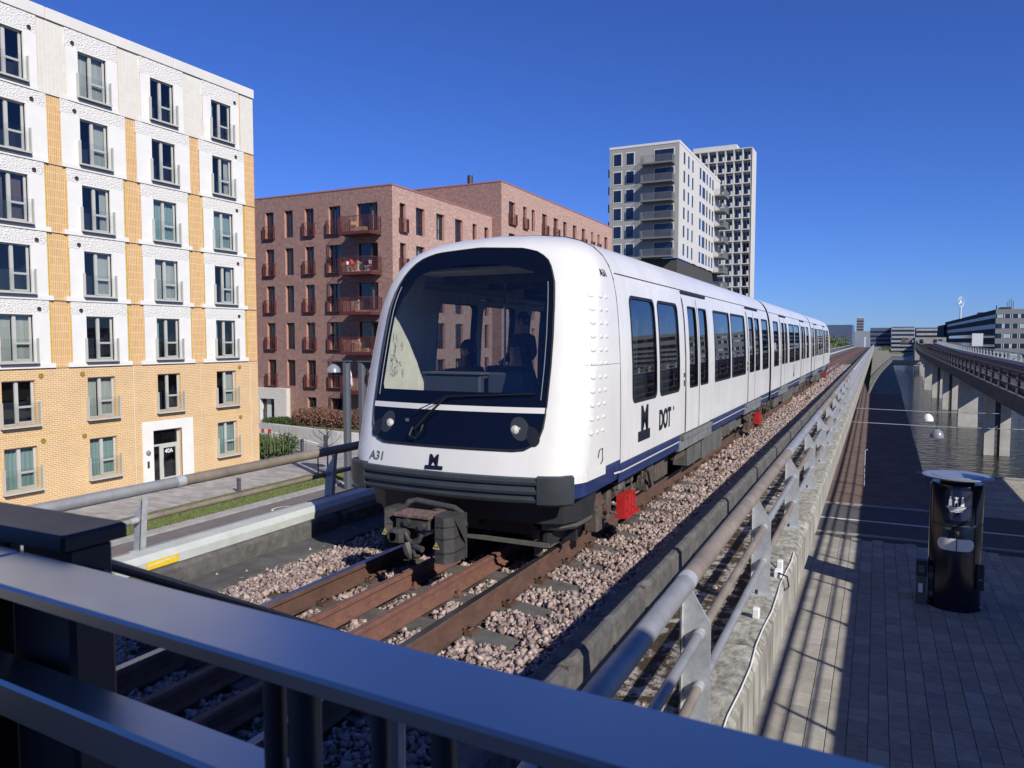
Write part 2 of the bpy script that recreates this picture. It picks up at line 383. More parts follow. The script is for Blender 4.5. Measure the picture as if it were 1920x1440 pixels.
# ------------------------------------------------------------------ mesh builder
class B:
    def __init__(s):
        s.v, s.f, s.m, s.mats = [], [], [], []
    def mi(s, m):
        m = M[m] if isinstance(m, str) else m
        if m not in s.mats:
            s.mats.append(m)
        return s.mats.index(m)
    def add(s, vs, fs, m):
        o = len(s.v)
        k = s.mi(m)
        s.v.extend([tuple(v) for v in vs])
        for f in fs:
            s.f.append(tuple(i + o for i in f))
            s.m.append(k)
        return s
    def box(s, x0, x1, y0, y1, z0, z1, m, T=None):
        vs = [Vector((x, y, z)) for z in (z0, z1) for y in (y0, y1) for x in (x0, x1)]
        if T is not None:
            vs = [T @ v for v in vs]
        return s.add(vs, [(0, 2, 3, 1), (4, 5, 7, 6), (0, 1, 5, 4), (2, 6, 7, 3), (0, 4, 6, 2), (1, 3, 7, 5)], m)
    def cbox(s, x0, x1, y0, y1, z0, z1, m, c=0.01, T=None):
        """box with chamfered vertical and top edges"""
        ring = lambda i: [(x0 + i + c, y0 + i), (x1 - i - c, y0 + i), (x1 - i, y0 + i + c), (x1 - i, y1 - i - c),
                          (x1 - i - c, y1 - i), (x0 + i + c, y1 - i), (x0 + i, y1 - i - c), (x0 + i, y0 + i + c)]
        vs = [Vector((x, y, z0)) for x, y in ring(0)] + [Vector((x, y, z1 - c)) for x, y in ring(0)] + [Vector((x, y, z1)) for x, y in ring(c)]
        if T is not None:
            vs = [T @ v for v in vs]
        fs = [tuple(range(7, -1, -1)), tuple(range(16, 24))]
        for k in (0, 8):
            for i in range(8):
                j = (i + 1) % 8
                fs.append((k + i, k + j, k + 8 + j, k + 8 + i))
        return s.add(vs, fs, m)
    def tube(s, a, b, r, m, n=10, r2=None, cap=True):
        a, b = Vector(a), Vector(b)
        d = (b - a).normalized()
        u = d.orthogonal().normalized()
        w = d.cross(u)
        r2 = r if r2 is None else r2
        vs = []
        for p, q in ((a, r), (b, r2)):
            for i in range(n):
                t = 2 * math.pi * i / n
                vs.append(p + (u * math.cos(t) + w * math.sin(t)) * q)
        fs = [(i, (i + 1) % n, n + (i + 1) % n, n + i) for i in range(n)]
        if cap:
            fs += [tuple(range(n - 1, -1, -1)), tuple(range(n, 2 * n))]
        return s.add(vs, fs, m)
    def path(s, pts, r, m, n=8):
        pts = [Vector(p) for p in pts]
        vs, fs = [], []
        up = Vector((0, 0, 1))
        for i, p in enumerate(pts):
            d = (pts[min(i + 1, len(pts) - 1)] - pts[max(i - 1, 0)]).normalized()
            u = d.cross(up)
            if u.length < 0.05:
                u = d.cross(Vector((1, 0, 0)))
            u.normalize()
            w = u.cross(d)
            rr = r[i] if isinstance(r, (list, tuple)) else r
            for k in range(n):
                t = 2 * math.pi * k / n
                vs.append(p + (u * math.cos(t) + w * math.sin(t)) * rr)
        for i in range(len(pts) - 1):
            for k in range(n):
                fs.append((i * n + k, i * n + (k + 1) % n, (i + 1) * n + (k + 1) % n, (i + 1) * n + k))
        fs += [tuple(range(n - 1, -1, -1)), tuple(range((len(pts) - 1) * n, len(pts) * n))]
        return s.add(vs, fs, m)
    def lathe(s, prof, m, c=(0, 0, 0), n=24, ax='z'):
        vs, fs = [], []
        for r, z in prof:
            for i in range(n):
                t = 2 * math.pi * i / n
                p = (r * math.cos(t), r * math.sin(t), z)
                if ax == 'x':
                    p = (z, r * math.cos(t), r * math.sin(t))
                if ax == 'y':
                    p = (r * math.cos(t), z, r * math.sin(t))
                vs.append((p[0] + c[0], p[1] + c[1], p[2] + c[2]))
        for k in range(len(prof) - 1):
            for i in range(n):
                fs.append((k * n + i, k * n + (i + 1) % n, (k + 1) * n + (i + 1) % n, (k + 1) * n + i))
        if prof[0][0] > 1e-4:
            fs.append(tuple(range(n - 1, -1, -1)))
        if prof[-1][0] > 1e-4:
            fs.append(tuple(range((len(prof) - 1) * n, len(prof) * n)))
        return s.add(vs, fs, m)
    def extrude(s, prof, a, b, m, ax='y', cap=True):
        """closed profile of 2D points extruded along an axis from a to b"""
        n = len(prof)
        def P(p, t):
            return {'y': (p[0], t, p[1]), 'x': (t, p[0], p[1]), 'z': (p[0], p[1], t)}[ax]
        vs = [P(p, a) for p in prof] + [P(p, b) for p in prof]
        fs = [(i, (i + 1) % n, n + (i + 1) % n, n + i) for i in range(n)]
        if cap:
            fs += [tuple(range(n - 1, -1, -1)), tuple(range(n, 2 * n))]
        return s.add(vs, fs, m)
    def sweep(s, prof, path, m, closed=True, cap=True):
        """profile (across, up) swept along a horizontal path of points with mitred joints"""
        n = len(prof)
        P = [Vector(p) for p in path]
        vs, fs = [], []
        for i, p in enumerate(P):
            d0 = (P[i] - P[i - 1]) if i else (P[1] - P[0])
            d1 = (P[i + 1] - P[i]) if i < len(P) - 1 else d0
            d0 = Vector((d0.x, d0.y, 0)).normalized()
            d1 = Vector((d1.x, d1.y, 0)).normalized()
            d = (d0 + d1).normalized()
            nrm = Vector((d.y, -d.x, 0)) / max(0.3, d.dot(d0))
            for a, z in prof:
                vs.append(p + nrm * a + Vector((0, 0, z)))
        q = n if closed else n - 1
        for i in range(len(P) - 1):
            for k in range(q):
                fs.append((i * n + k, i * n + (k + 1) % n, (i + 1) * n + (k + 1) % n, (i + 1) * n + k))
        if cap and closed:
            fs += [tuple(range(n - 1, -1, -1)), tuple(range((len(P) - 1) * n, len(P) * n))]
        return s.add(vs, fs, m)
    def poly(s, pts, z, m, thick=0):
        n = len(pts)
        if not thick:
            return s.add([(x, y, z) for x, y in pts], [tuple(range(n))], m)
        return s.extrude(pts, z - thick, z, m, 'z')
    def mesh(s, name, smooth=False, uv=False, fix=True):
        me = bpy.data.meshes.new(name)
        me.from_pydata(s.v, [], s.f)
        for m in s.mats:
            me.materials.append(m)
        me.polygons.foreach_set('material_index', s.m)
        if fix:
            bm = bmesh.new()
            bm.from_mesh(me)
            bmesh.ops.recalc_face_normals(bm, faces=bm.faces)
            bm.to_mesh(me)
            bm.free()
        if smooth:
            me.polygons.foreach_set('use_smooth', [True] * len(me.polygons))
            if smooth != 'all':
                me.set_sharp_from_angle(angle=R(smooth if smooth > 1 else 35))
        if uv:
            box_uv(me)
        me.update()
        return me
    def obj(s, name, parent=None, smooth=False, uv=False, loc=(0, 0, 0), fix=True, **kw):
        return ob(name, s.mesh(name, smooth, uv, fix), parent, loc, **kw)

def box_uv(me):
    L = me.uv_layers.new(name='UVMap')
    nl = len(me.loops)
    vi = np.empty(nl, np.int32)
    me.loops.foreach_get('vertex_index', vi)
    co = np.empty(len(me.vertices) * 3)
    me.vertices.foreach_get('co', co)
    co = co.reshape(-1, 3)[vi]
    uv = np.zeros((nl, 2))
    for p in me.polygons:
        n = p.normal
        a = max(range(3), key=lambda i: abs(n[i]))
        i0 = p.loop_start
        i1 = i0 + p.loop_total
        if a == 0:
            uv[i0:i1] = co[i0:i1][:, (1, 2)]
        elif a == 1:
            uv[i0:i1] = co[i0:i1][:, (0, 2)]
        else:
            uv[i0:i1] = co[i0:i1][:, (0, 1)]
    L.data.foreach_set('uv', uv.ravel())

def ob(name, data, parent=None, loc=(0, 0, 0), rz=0, label=None, cat=None, group=None, kind=None, rot=None, sc=None):
    o = bpy.data.objects.new(name, data)
    COL.objects.link(o)
    o.location = loc
    if rot:
        o.rotation_euler = rot
    elif rz:
        o.rotation_euler = (0, 0, rz)
    if sc:
        o.scale = sc
    if parent is not None:
        o.parent = parent
    if label:
        o['label'] = label
    if cat:
        o['category'] = cat
    if group:
        o['group'] = group
    if kind:
        o['kind'] = kind
    return o

def thing(name, label, cat, loc=(0, 0, 0), rz=0, group=None):
    return ob(name, None, None, loc, rz, label, cat, group)

def copy_tree(o, parent=None):
    c = o.copy()
    COL.objects.link(c)
    if parent is not None:
        c.parent = parent
    for ch in list(o.children):
        copy_tree(ch, c)
    return c

def text_mesh(txt, size, m, sx=1.0, bold=0.0, depth=0.002):
    cu = bpy.data.curves.new('lettering', 'FONT')
    cu.body = txt
    cu.size = size
    cu.extrude = depth
    cu.offset = bold
    cu.resolution_u = 3
    o = bpy.data.objects.new('tmp', cu)
    COL.objects.link(o)
    dg = bpy.context.evaluated_depsgraph_get()
    me = bpy.data.meshes.new_from_object(o.evaluated_get(dg))
    bpy.data.objects.remove(o)
    me.materials.clear()
    me.materials.append(M[m])
    for v in me.vertices:
        v.co.x *= sx
    return me

def wall_holes(b, u0, u1, z0, z1, holes, P, m, reveal=0.2, mr=None):
    """wall in (u,z) with rectangular openings and reveals; P(u,z,depth)->3D (depth positive = into the wall)"""
    us = sorted({u0, u1, *[h[0] for h in holes], *[h[1] for h in holes]})
    zs = sorted({z0, z1, *[h[2] for h in holes], *[h[3] for h in holes]})
    us = [u for u in us if u0 <= u <= u1]
    zs = [z for z in zs if z0 <= z <= z1]
    for i in range(len(us) - 1):
        j = 0
        while j < len(zs) - 1:
            uc, zc = (us[i] + us[i + 1]) / 2, (zs[j] + zs[j + 1]) / 2
            if any(h[0] < uc < h[1] and h[2] < zc < h[3] for h in holes):
                j += 1
                continue
            k = j
            while k + 1 < len(zs) - 1:
                zc = (zs[k + 1] + zs[k + 2]) / 2
                if any(h[0] < uc < h[1] and h[2] < zc < h[3] for h in holes):
                    break
                k += 1
            b.add([P(us[i], zs[j], 0), P(us[i + 1], zs[j], 0), P(us[i + 1], zs[k + 1], 0), P(us[i], zs[k + 1], 0)], [(0, 1, 2, 3)], m)
            j = k + 1
    mr = mr or m
    for (a, c, d, e) in [(h[0], h[1], h[2], h[3]) for h in holes]:
        q = [(a, d), (c, d), (c, e), (a, e)]
        for i in range(4):
            (p0, p1), (p2, p3) = q[i], q[(i + 1) % 4]
            b.add([P(p0, p1, 0), P(p2, p3, 0), P(p2, p3, reveal), P(p0, p1, reveal)], [(0, 1, 2, 3)], mr)

# ------------------------------------------------------------------ setting: ground, roads, water
def struct(b, name, uv=False, smooth=False):
    return b.obj(name, None, smooth, uv, kind='structure')

GZ = -5.0
QX = [(2.05, 45.6), (2.4, 45.8), (3.0, 110), (3.25, 166), (3.6, 420)]
b = B()
g0 = GZ - 0.02
b.poly([(-2500, -600), (2500, -600), (2500, 45.6), (-2500, 45.6)], g0, 'asphalt')
b.add([(-2500, 45.6, g0), (2.4, 45.6, g0), (3.0, 110, g0), (3.25, 166, g0), (3.6, 420, g0), (3.6, 4000, g0), (-2500, 4000, g0)], [(0, 1, 2, 3, 4, 5, 6)], 'grassbase')
b.add([(27, 45.6, g0), (2500, 45.6, g0), (2500, 4000, g0), (27, 4000, g0)], [(0, 1, 2, 3)], 'grassbase')
b.add([(3.6, 420, g0), (27, 420, g0), (27, 4000, g0), (3.6, 4000, g0)], [(0, 1, 2, 3)], 'grassbase')
b.add([(2.4, 45.6, g0), (27, 45.6, g0), (27, 45.6, -8), (2.4, 45.6, -8)], [(0, 1, 2, 3)], 'conc')
for (x0, y0), (x1, y1) in (((2.4, 45.6), (3.0, 110)), ((3.0, 110), (3.25, 166)), ((3.25, 166), (3.6, 420)), ((27, 45.6), (27, 420)), ((3.6, 420), (27, 420))):
    b.add([(x0, y0, g0), (x1, y1, g0), (x1, y1, -8), (x0, y0, -8)], [(0, 1, 2, 3)], 'conc')
struct(b, 'ground')
b = B().poly([(1.5, 45), (28, 45), (28, 421), (1.5, 421)], -5.8, 'water')
struct(b, 'canal_water')
b = B()
b.box(2.05, 27, 45.25, 45.6, GZ - 0.012, GZ + 0.055, 'kerb')
struct(b, 'quay_edge')
b = B().poly([(-3.2, 35.5), (2.39, 35.5), (2.41, 45.6), (2.99, 110), (3.1, 135), (-3.2, 135)], GZ - 0.004, 'canalground')
struct(b, 'brown_path')
b = B().poly([(-3.2, 29.6), (30, 29.6), (30, 35.4), (-3.2, 35.4)], GZ - 0.008, 'asphalt')
struct(b, 'crossing_road')
for i, (y, w) in enumerate(((29.75, 0.20), (32.3, 0.16), (35.2, 0.26))):
    b = B().box(-3.2, 30, y, y + w, GZ - 0.011, GZ + (0.035 if i != 1 else 0.0), 'paint' if i == 1 else 'kerb')
    struct(b, 'pale_kerb_line')

# the plaza: every slab one piece
plaza = B().poly([(-3.4, 2), (30, 2), (30, 29.6), (-3.4, 29.6)], GZ - 0.006, 'joint')
plaza = struct(plaza, 'plaza_pavement')
def slab_mesh(w, l, m):
    return B().cbox(-w / 2, w / 2, -l / 2, l / 2, -0.03, 0.0, m, 0.006).mesh('paving_slab')
SW, SL = 0.345, 0.56
slabs = [slab_mesh(SW - 0.012, SL - 0.012, m) for m in M['slab']]
cands = []
for i in range(-5, 70):
    off = rnd.uniform(0, SL)
    for j in range(-2, 52):
        x = -1.35 + (i + 0.5) * SW
        y = 3.0 + off + j * SL
        if y > 29.2 or x > 22:
            continue
        d = math.hypot(x, y)
        fwd = -x * 0.0 + (-x * math.sin(R(26)) + y * math.cos(R(26)))
        px = 960 + 1400 * (x * math.cos(R(26)) + y * math.sin(R(26))) / max(1, fwd)
        py = 720 + 1400 * 7.16 / max(1, fwd) - 84
        vis = 1380 < px < 1960 and py < 1470
        cands.append((0 if vis else 1, d, x, y))
cands.sort()
far = B()
for k, (v, d, x, y) in enumerate(cands):
    z = GZ + 0.022 + rnd.uniform(-0.003, 0.003)
    if k < 298 and v == 0:
        ob('paving_slab', rnd.choice(slabs), plaza, (x, y, z))
    else:
        far.box(x - SW / 2 + .006, x + SW / 2 - .006, y - SL / 2 + .006, y + SL / 2 - .006, z - .03, z, rnd.choice(M['slab']))
far.obj('paving_slabs', plaza, kind='stuff')
# light quay paving right of the canal end
b = B()
for j in range(20):
    y = 35.5 + j * 0.5
    x = 3.0 + (j % 2) * 0.45
    while x < 16:
        w = 0.9
        if y + 0.5 < 45.25:
            b.box(x + .01, x + w - .01, y + .01, y + .49, GZ - 0.02, GZ + 0.012 + rnd.uniform(-.002, .002), rnd.choice(M['slab']))
        x += w
b.obj('quay_paving', None, kind='structure')

# street side, left of the viaduct
b = B().poly([(-31.9, -20), (-26.95, -20), (-26.95, 31.0), (-25.6, 36.5), (-25.6, 120), (-31.9, 120)], GZ + 0.01, 'sidewalk')
struct(b, 'street_pavement', uv=True)
b = B().poly([(-60, 33), (-31.9, 33), (-31.9, 46.9), (-60, 46.9)], GZ + 0.006, 'kerb')
struct(b, 'side_yard')
b = B().poly([(-26.9, -20), (-24.3, -20), (-24.3, 60), (-26.9, 60)], GZ + 0.016, 'grassbase')
verge = struct(b, 'grass_verge')
b = B().box(-24.28, -23.72, -20, 120, GZ - 0.03, GZ + 0.05, 'kerb')
struct(b, 'kerb')
b = B().poly([(-23.7, -20), (-20.6, -20), (-20.6, 120), (-23.7, 120)], GZ - 0.012, 'lane')
struct(b, 'cycle_lane')
b = B().poly([(-20.6, -20), (-8, -20), (-8, 120), (-20.6, 120)], GZ - 0.014, 'asphalt')
struct(b, 'road')
b = B()
b.add([(-21.6, 16.2, GZ - .006), (-21.28, 16.2, GZ - .006), (-21.1, 18.8, GZ - .006), (-21.3, 18.8, GZ - .006)], [(0, 1, 2, 3)], 'paint')
for y in (24.6, 30.2, 36, 42):
    b.poly([(-21.3, y), (-21.15, y), (-21.15, y + 2.8), (-21.3, y + 2.8)], GZ - .006, 'paint')
struct(b, 'lane_marking')
# bicycle symbol painted on the cycle lane
b = B()
def ring2(b, cx, cy, rx, ry, t, z, m, n=24, a0=0, a1=360):
    vs, fs = [], []
    for i in range(n + 1):
        a = R(a0 + (a1 - a0) * i / n)
        vs += [(cx + rx * math.cos(a), cy + ry * math.sin(a), z), (cx + (rx - t) * math.cos(a), cy + (ry - t) * math.sin(a), z)]
    fs = [(2 * i, 2 * i + 2, 2 * i + 3, 2 * i + 1) for i in range(n)]
    b.add(vs, fs, m)
def stroke(b, p, q, t, z, m):
    p, q = Vector(p), Vector(q)
    d = (q - p).normalized()
    n = Vector((-d.y, d.x)) * t / 2
    b.add([(*(p + n), z), (*(q + n), z), (*(q - n), z), (*(p - n), z)], [(0, 1, 2, 3)], m)
zz = GZ - 0.006
for cx in (-22.55, -21.5):
    ring2(b, cx, 23.9, 0.36, 0.52, 0.075, zz, 'paint')
for p, q in (((-22.55, 23.9), (-22.2, 24.6)), ((-22.2, 24.6), (-21.75, 24.6)), ((-21.75, 24.6), (-21.5, 23.9)), ((-22.2, 24.6), (-21.95, 23.9)), ((-21.95, 23.9), (-21.75, 24.6)), ((-22.55, 23.9), (-21.95, 23.9)), ((-21.85, 24.95), (-21.7, 24.5)), ((-22.35, 24.85), (-22.1, 24.85))):
    stroke(b, p, q, 0.07, zz + 0.0005, 'paint')
struct(b, 'bicycle_symbol')

# ------------------------------------------------------------------ foliage helpers
def leaf_mass(name, boxes, count, size, m, parent=None, seed=1, **kw):
    """many small leaf faces spread through ellipsoid volumes; boxes = [(cx,cy,cz,rx,ry,rz)]"""
    g = np.random.default_rng(seed)
    vol = np.array([q[3] * q[4] * q[5] for q in boxes])
    which = g.choice(len(boxes), count, p=vol / vol.sum())
    bx = np.array(boxes)[which]
    d = g.normal(size=(count, 3))
    d /= np.linalg.norm(d, axis=1)[:, None]
    r = g.random(count) ** 0.45
    c = bx[:, :3] + d * bx[:, 3:] * r[:, None]
    a = g.normal(size=(count, 3)); a /= np.linalg.norm(a, axis=1)[:, None]
    e = np.cross(a, g.normal(size=(count, 3))); e /= np.linalg.norm(e, axis=1)[:, None]
    sz = size * (0.6 + 0.8 * g.random(count))[:, None]
    v = np.stack([c - a * sz, c + e * sz * .45, c + a * sz, c - e * sz * .45], 1).reshape(-1, 3)
    me = bpy.data.meshes.new(name)
    me.vertices.add(count * 4)
    me.vertices.foreach_set('co', v.ravel())
    me.loops.add(count * 4)
    me.loops.foreach_set('vertex_index', np.arange(count * 4))
    me.polygons.add(count)
    me.polygons.foreach_set('loop_start', np.arange(count) * 4)
    me.materials.append(M[m])
    me.update()
    me.validate()
    return ob(name, me, parent, **kw)

def grass_blades(name, region, count, h, m, seed, parent=None, **kw):
    g = np.random.default_rng(seed)
    x = g.uniform(region[0], region[1], count)
    y = g.uniform(region[2], region[3], count)
    z0 = region[4]
    a = g.uniform(0, 6.28, count)
    hh = h * g.uniform(.4, 1.2, count)
    w = h * .22
    c, s = np.cos(a) * w, np.sin(a) * w
    lx, ly = g.normal(size=count) * h * .35, g.normal(size=count) * h * .35
    v = np.stack([np.stack([x - c, y - s, np.full(count, z0)], 1), np.stack([x + c, y + s, np.full(count, z0)], 1), np.stack([x + lx, y + ly, z0 + hh], 1)], 1).reshape(-1, 3)
    me = bpy.data.meshes.new(name)
    me.vertices.add(count * 3)
    me.vertices.foreach_set('co', v.ravel())
    me.loops.add(count * 3)
    me.loops.foreach_set('vertex_index', np.arange(count * 3))
    me.polygons.add(count)
    me.polygons.foreach_set('loop_start', np.arange(count) * 3)
    me.materials.append(M[m])
    me.update()
    return ob(name, me, parent, kind='stuff', **kw)
grass_blades('verge_grass', (-26.2, -24.35, 10, 45, GZ + .01), 30000, 0.09, 'grass', 3)
grass_blades('verge_edge_grass', (-26.9, -26.2, 10, 45, GZ + .01), 2500, 0.07, 'grass', 4)

# ------------------------------------------------------------------ the viaduct we look along
YN, YF = -6.0, 260.0
deck = B()
deck.box(-6.75, -0.84, YN, YF, -0.72, -0.46, 'deckgrime')
deck.box(-6.2, -2.0, YN, YF, -1.6, -0.72, 'conc')
deck.box(-6.1, -5.62, YN, YF, -0.46, -0.22, 'deckgrime')
struct(deck, 'viaduct_deck')
b = B().box(-1.87, -1.10, YN, YF, -0.455, -0.43, 'moss')
struct(b, 'mossy_walkway')
# edge beam in cast lengths with rounded, streaked outer nose
edge_mesh = B().extrude([(-1.11, -0.45), (-1.11, -0.30), (-0.86, -0.285), (-0.80, -0.30), (-0.765, -0.35), (-0.76, -0.74), (-1.11, -0.74)], 0, 2.97, 'fascia', 'y').mesh('edge_beam', smooth=30)
edge = thing('concrete_edge_beam', 'streaked concrete edge beam of the viaduct under the railing beside the plaza', 'edge beam', (0, 0, 0))
y = -5.9
while y < 100:
    ob('beam_length', edge_mesh, edge, (0, y, rnd.uniform(-.004, .004)))
    y += 3.0
B().extrude([(-1.11, -0.45), (-1.11, -0.30), (-0.86, -0.285), (-0.80, -0.30), (-0.765, -0.35), (-0.76, -0.74), (-1.11, -0.74)], y, YF, 'fascia', 'y').obj('beam_length', edge)
ledge = B().extrude([(-6.78, -0.36), (-6.42, -0.36), (-6.42, -0.27), (-6.72, -0.27), (-6.78, -0.32), (-6.78, -0.74), (-6.9, -0.74), (-6.9, -.3), (-6.78, -.25)], YN, YF, 'deckgrime', 'y')
ledge.obj('far_edge_beam', None, label='grimy concrete edge beam of the viaduct beside the street', cat='edge beam')
# upstand wall between ballast and walkway
up = thing('upstand_wall', 'row of dark weathered concrete upstand blocks between the ballast and the walkway', 'low wall')
bl = [B().cbox(-0.11, 0.11, 0, L, -0.48, -0.09, 'beam', 0.035).mesh('upstand_block', smooth=30) for L in (0.91, 0.63)]
y = 1.0
k = 0
while y < 78:
    L = 0.91
    ob('upstand_block', bl[0], up, (-1.955 + rnd.uniform(-.006, .006), y, rnd.uniform(-.008, .006)))
    y += L + (0.05 if k % 2 else 0.012)
    k += 1
B().box(-2.06, -1.85, y, YF, -0.48, -0.09, 'beam').obj('upstand_block', up)
B().box(-2.06, -1.85, YN, 0.97, -0.48, -0.09, 'beam').obj('upstand_block', up)
# low kerb at the far side under the cable duct
up2 = thing('low_upstand', 'low mossy concrete kerb blocks below the pale cable duct', 'low wall')
m2 = B().cbox(-0.13, 0.13, 0, 2.9, -0.36, -0.03, 'beam', 0.03).mesh('kerb_block', smooth=30)
y = -4.6
while y < 70:
    ob('kerb_block', m2, up2, (-6.20, y + .08, rnd.uniform(-.01, .01)))
    y += 3.02
B().box(-6.33, -6.07, y, YF, -0.36, -0.03, 'beam').obj('kerb_block', up2)
# pale cable duct on top of it
duct = thing('cable_duct', 'pale grey cable duct with sloping lid along the far railing', 'cable duct')
prof = [(-0.13, 0), (0.115, 0), (0.122, 0.085), (0.06, 0.14), (-0.13, 0.14)]
y = 0.4
k = 0
dm = B().extrude(prof, 0, 3.98, 'duct', 'y').mesh('duct_length')
while y < 120:
    ob('duct_length', dm, duct, (-6.27, y, -0.03))
    y += 4.0
B().extrude(prof, 0, YF - y, 'duct', 'y').obj('duct_length', duct, loc=(-6.27, y, -0.03))
B().add([(-6.143, 4.72, -0.02), (-6.143, 5.08, -0.02), (-6.1435, 5.08, 0.055), (-6.1435, 4.72, 0.055)], [(0, 1, 2, 3)], 'yellow').add([(-6.142, 4.74, 0.018), (-6.142, 5.05, 0.03), (-6.142, 5.05, 0.038), (-6.142, 4.74, 0.026)], [(0, 1, 2, 3)], 'paint').obj('yellow_label', duct)

# railings
def railing(name, label, path, side, ybreak, lean, zt=0.70, zb=-0.285, npost=None, mid=(0.375, 0.045), matp='galv', dark=False, sp=2.87, y0=4.53):
    """path(y)->(x,z offset); side = +1 when the outside is towards +X"""
    t = thing(name, label, 'railing')
    h = zt - zb
    pm = B()
    # plate with slanted head and a folded flange
    W_ = 0.165
    x0 = -0.03 * side
    x1 = (W_ - 0.03) * side
    Tn = [(x0 + lean, h - 0.05), (x0 + lean + 0.035 * side, h - 0.05), (x1 + lean * .75, h - 0.27), (x1, 0), (x0, 0)]
    pm.extrude(Tn, -0.006, 0.006, matp, 'y')
    pm.add([(x0 + lean, -0.006, h - .05), (x0 + lean, -0.06, h - .05), (x0, -0.06, 0), (x0, -0.006, 0)], [(0, 1, 2, 3)], matp)
    pm.add([(x0 + lean - .008 * side, -0.006, h - .05), (x0 + lean - .008 * side, -0.06, h - .05), (x0 - .008 * side, -0.06, 0), (x0 - .008 * side, -0.006, 0)], [(0, 1, 2, 3)], matp)
    pm.box(min(x0, x1) - .02, max(x0, x1) + .02, -0.09, 0.05, -0.012, 0.012, matp)
    pm.tube((x0 + .05 * side, -.05, 0.01), (x0 + .05 * side, -.05, 0.05), 0.014, 'dark', 8)
    post = pm.mesh('post', fix=True)
    n = 0
    y = y0 - 2 * sp
    ys = []
    while y < YF - 2:
        ys.append(y)
        y += sp
    for y in ys:
        x, dz = path(y)
        ob('post', post, t, (x, y, zb + dz))
    tones = ['pipe', 'pipe_tan']
    tp = [B() for _ in range(3)]
    k = 0
    y = ys[0] - 1.2
    # top rail: lengths that change tone at the joints
    brk = ybreak
    edges = [ys[0] - 1.5] + brk + [brk[-1] + 5.74 * i for i in range(1, 60)]
    edges = [e for e in edges if e < YF - 2] + [YF - 2]
    for i in range(len(edges) - 1):
        a, c = edges[i], edges[i + 1]
        x0_, z0_ = path(a)
        x1_, z1_ = path(c)
        m = (tones[i % 2] if c < 40 else 'galv') if matp == 'galv' else matp
        bb = B().tube((x0_ + lean, a + .002, zt + z0_), (x1_ + lean, c - .002, zt + z1_), 0.057, m, 14)
        if a < 40:
            bb.tube((x0_ + lean, a - .05, zt + z0_), (x0_ + lean, a + .05, zt + z0_), 0.060, matp, 14)
        bb.obj('top_rail', t, smooth=40)
    for zi, zm in enumerate(mid):
        for i in range(len(ys) - 1):
            a, c = ys[i], ys[i + 1]
            if a > 110:
                break
            x0_, z0_ = path(a)
            x1_, z1_ = path(c)
            xx = 0.075 * side + lean * (zm - zb) / h
            m = (['pipe_tan', 'pipe'][(i + zi) % 2] if a < 30 else 'galv') if matp == 'galv' else matp
            bb = B().tube((x0_ + xx, a - .09, zm + z0_), (x1_ + xx, c - .02, zm + z1_), 0.030, m, 10)
            if a < 30:
                bb.tube((x0_ + xx, a - .10, zm + z0_), (x0_ + xx, a - .02, zm + z0_), 0.033, 'galv', 10)
            bb.obj('mid_rail', t, smooth=40)
        a = [y for y in ys if y > 110][0]
        pts = [(path(y)[0] + 0.075 * side, y, zm + path(y)[1]) for y in ys if y >= a - 4]
        B().path(pts, 0.03, matp, 6).obj('mid_rail', t)
    return t
railing('steel_railing', 'galvanised tubular railing with chamfered plate posts between the viaduct and the plaza', lambda y: (-1.0, 0), 1, [4.45, 10.2], 0.0, zb=-0.285)
railing('steel_railing', 'galvanised tubular railing with leaning plate posts on the street side of the viaduct', lambda y: (-6.52, 0), -1, [5.35, 11.1], 0.09, y0=4.95, zb=-0.26, dark=True)

# white cable and junction boxes on the edge beam
b = B()
pts = [(-0.80 + 0.012 * math.sin(i * 1.7), 3.6 + i * 0.42, -0.285 + 0.004 * math.sin(i * 2.3)) for i in range(14)]
b.path([(-0.752, 3.5, -0.72), (-0.752, 3.52, -0.4)] + pts, 0.0055, 'plastic_white', 6)
b.obj('white_cable', None, label='thin white cable clipped along the outer lip of the concrete edge beam', cat='cable')
jb = thing('junction_box', 'white plastic junction box with loose black leads on the viaduct edge beam', 'junction box', (-0.86, 8.05, -0.285))
B().cbox(-.04, .04, -.06, .06, 0, .07, 'plastic_white', .01).obj('box', jb)
B().cbox(-.03, .03, .10, .18, 0.02, .13, 'plastic_white', .008).obj('box_lid', jb)
B().path([(0, -.05, .05), (.1, -.12, .04), (.13, -.25, -.02), (.09, -.3, -.05)], .008, 'seal', 6).path([(-.03, .1, .05), (-.12, .15, .12), (-.2, .1, .03), (-.16, -.1, .01)], .008, 'seal', 6).obj('black_lead', jb)
jb2 = thing('junction_box', 'small white junction box at the foot of the second railing post', 'junction box', (-0.90, 6.75, -0.285))
B().cbox(-.03, .03, -.035, .035, 0, .085, 'plastic_white', .008).obj('box', jb2)

# ------------------------------------------------------------------ track
track = thing('railway_track', 'rusty ballasted track with two worn running rails and two red guard rails', 'railway track')
def rail_prof(h, hw, fw, ww):
    return [(-fw, 0), (fw, 0), (fw, .012), (ww, .03), (ww, h - .045), (hw, h - .035), (hw, h - .006), (hw - .008, h), (-hw + .008, h), (-hw, h - .006), (-hw, h - .035), (-ww, h - .045), (-ww, .03), (-fw, .012)]
for x in (-2.96, -4.44):
    b = B()
    b.extrude(rail_prof(0.165, 0.036, 0.07, 0.010), YN, YF, 'rail_rust', 'y')
    b.box(-0.031, 0.031, YN, YF, 0.1655, 0.1665, 'rail_top')
    b.obj('running_rail', track, loc=(x, 0, -0.165))
for x in (-3.45, -3.92):
    B().extrude(rail_prof(0.15, 0.034, 0.062, 0.010), YN, YF, 'rail_red', 'y').obj('guard_rail', track, loc=(x, 0, -0.16))
sm = B()
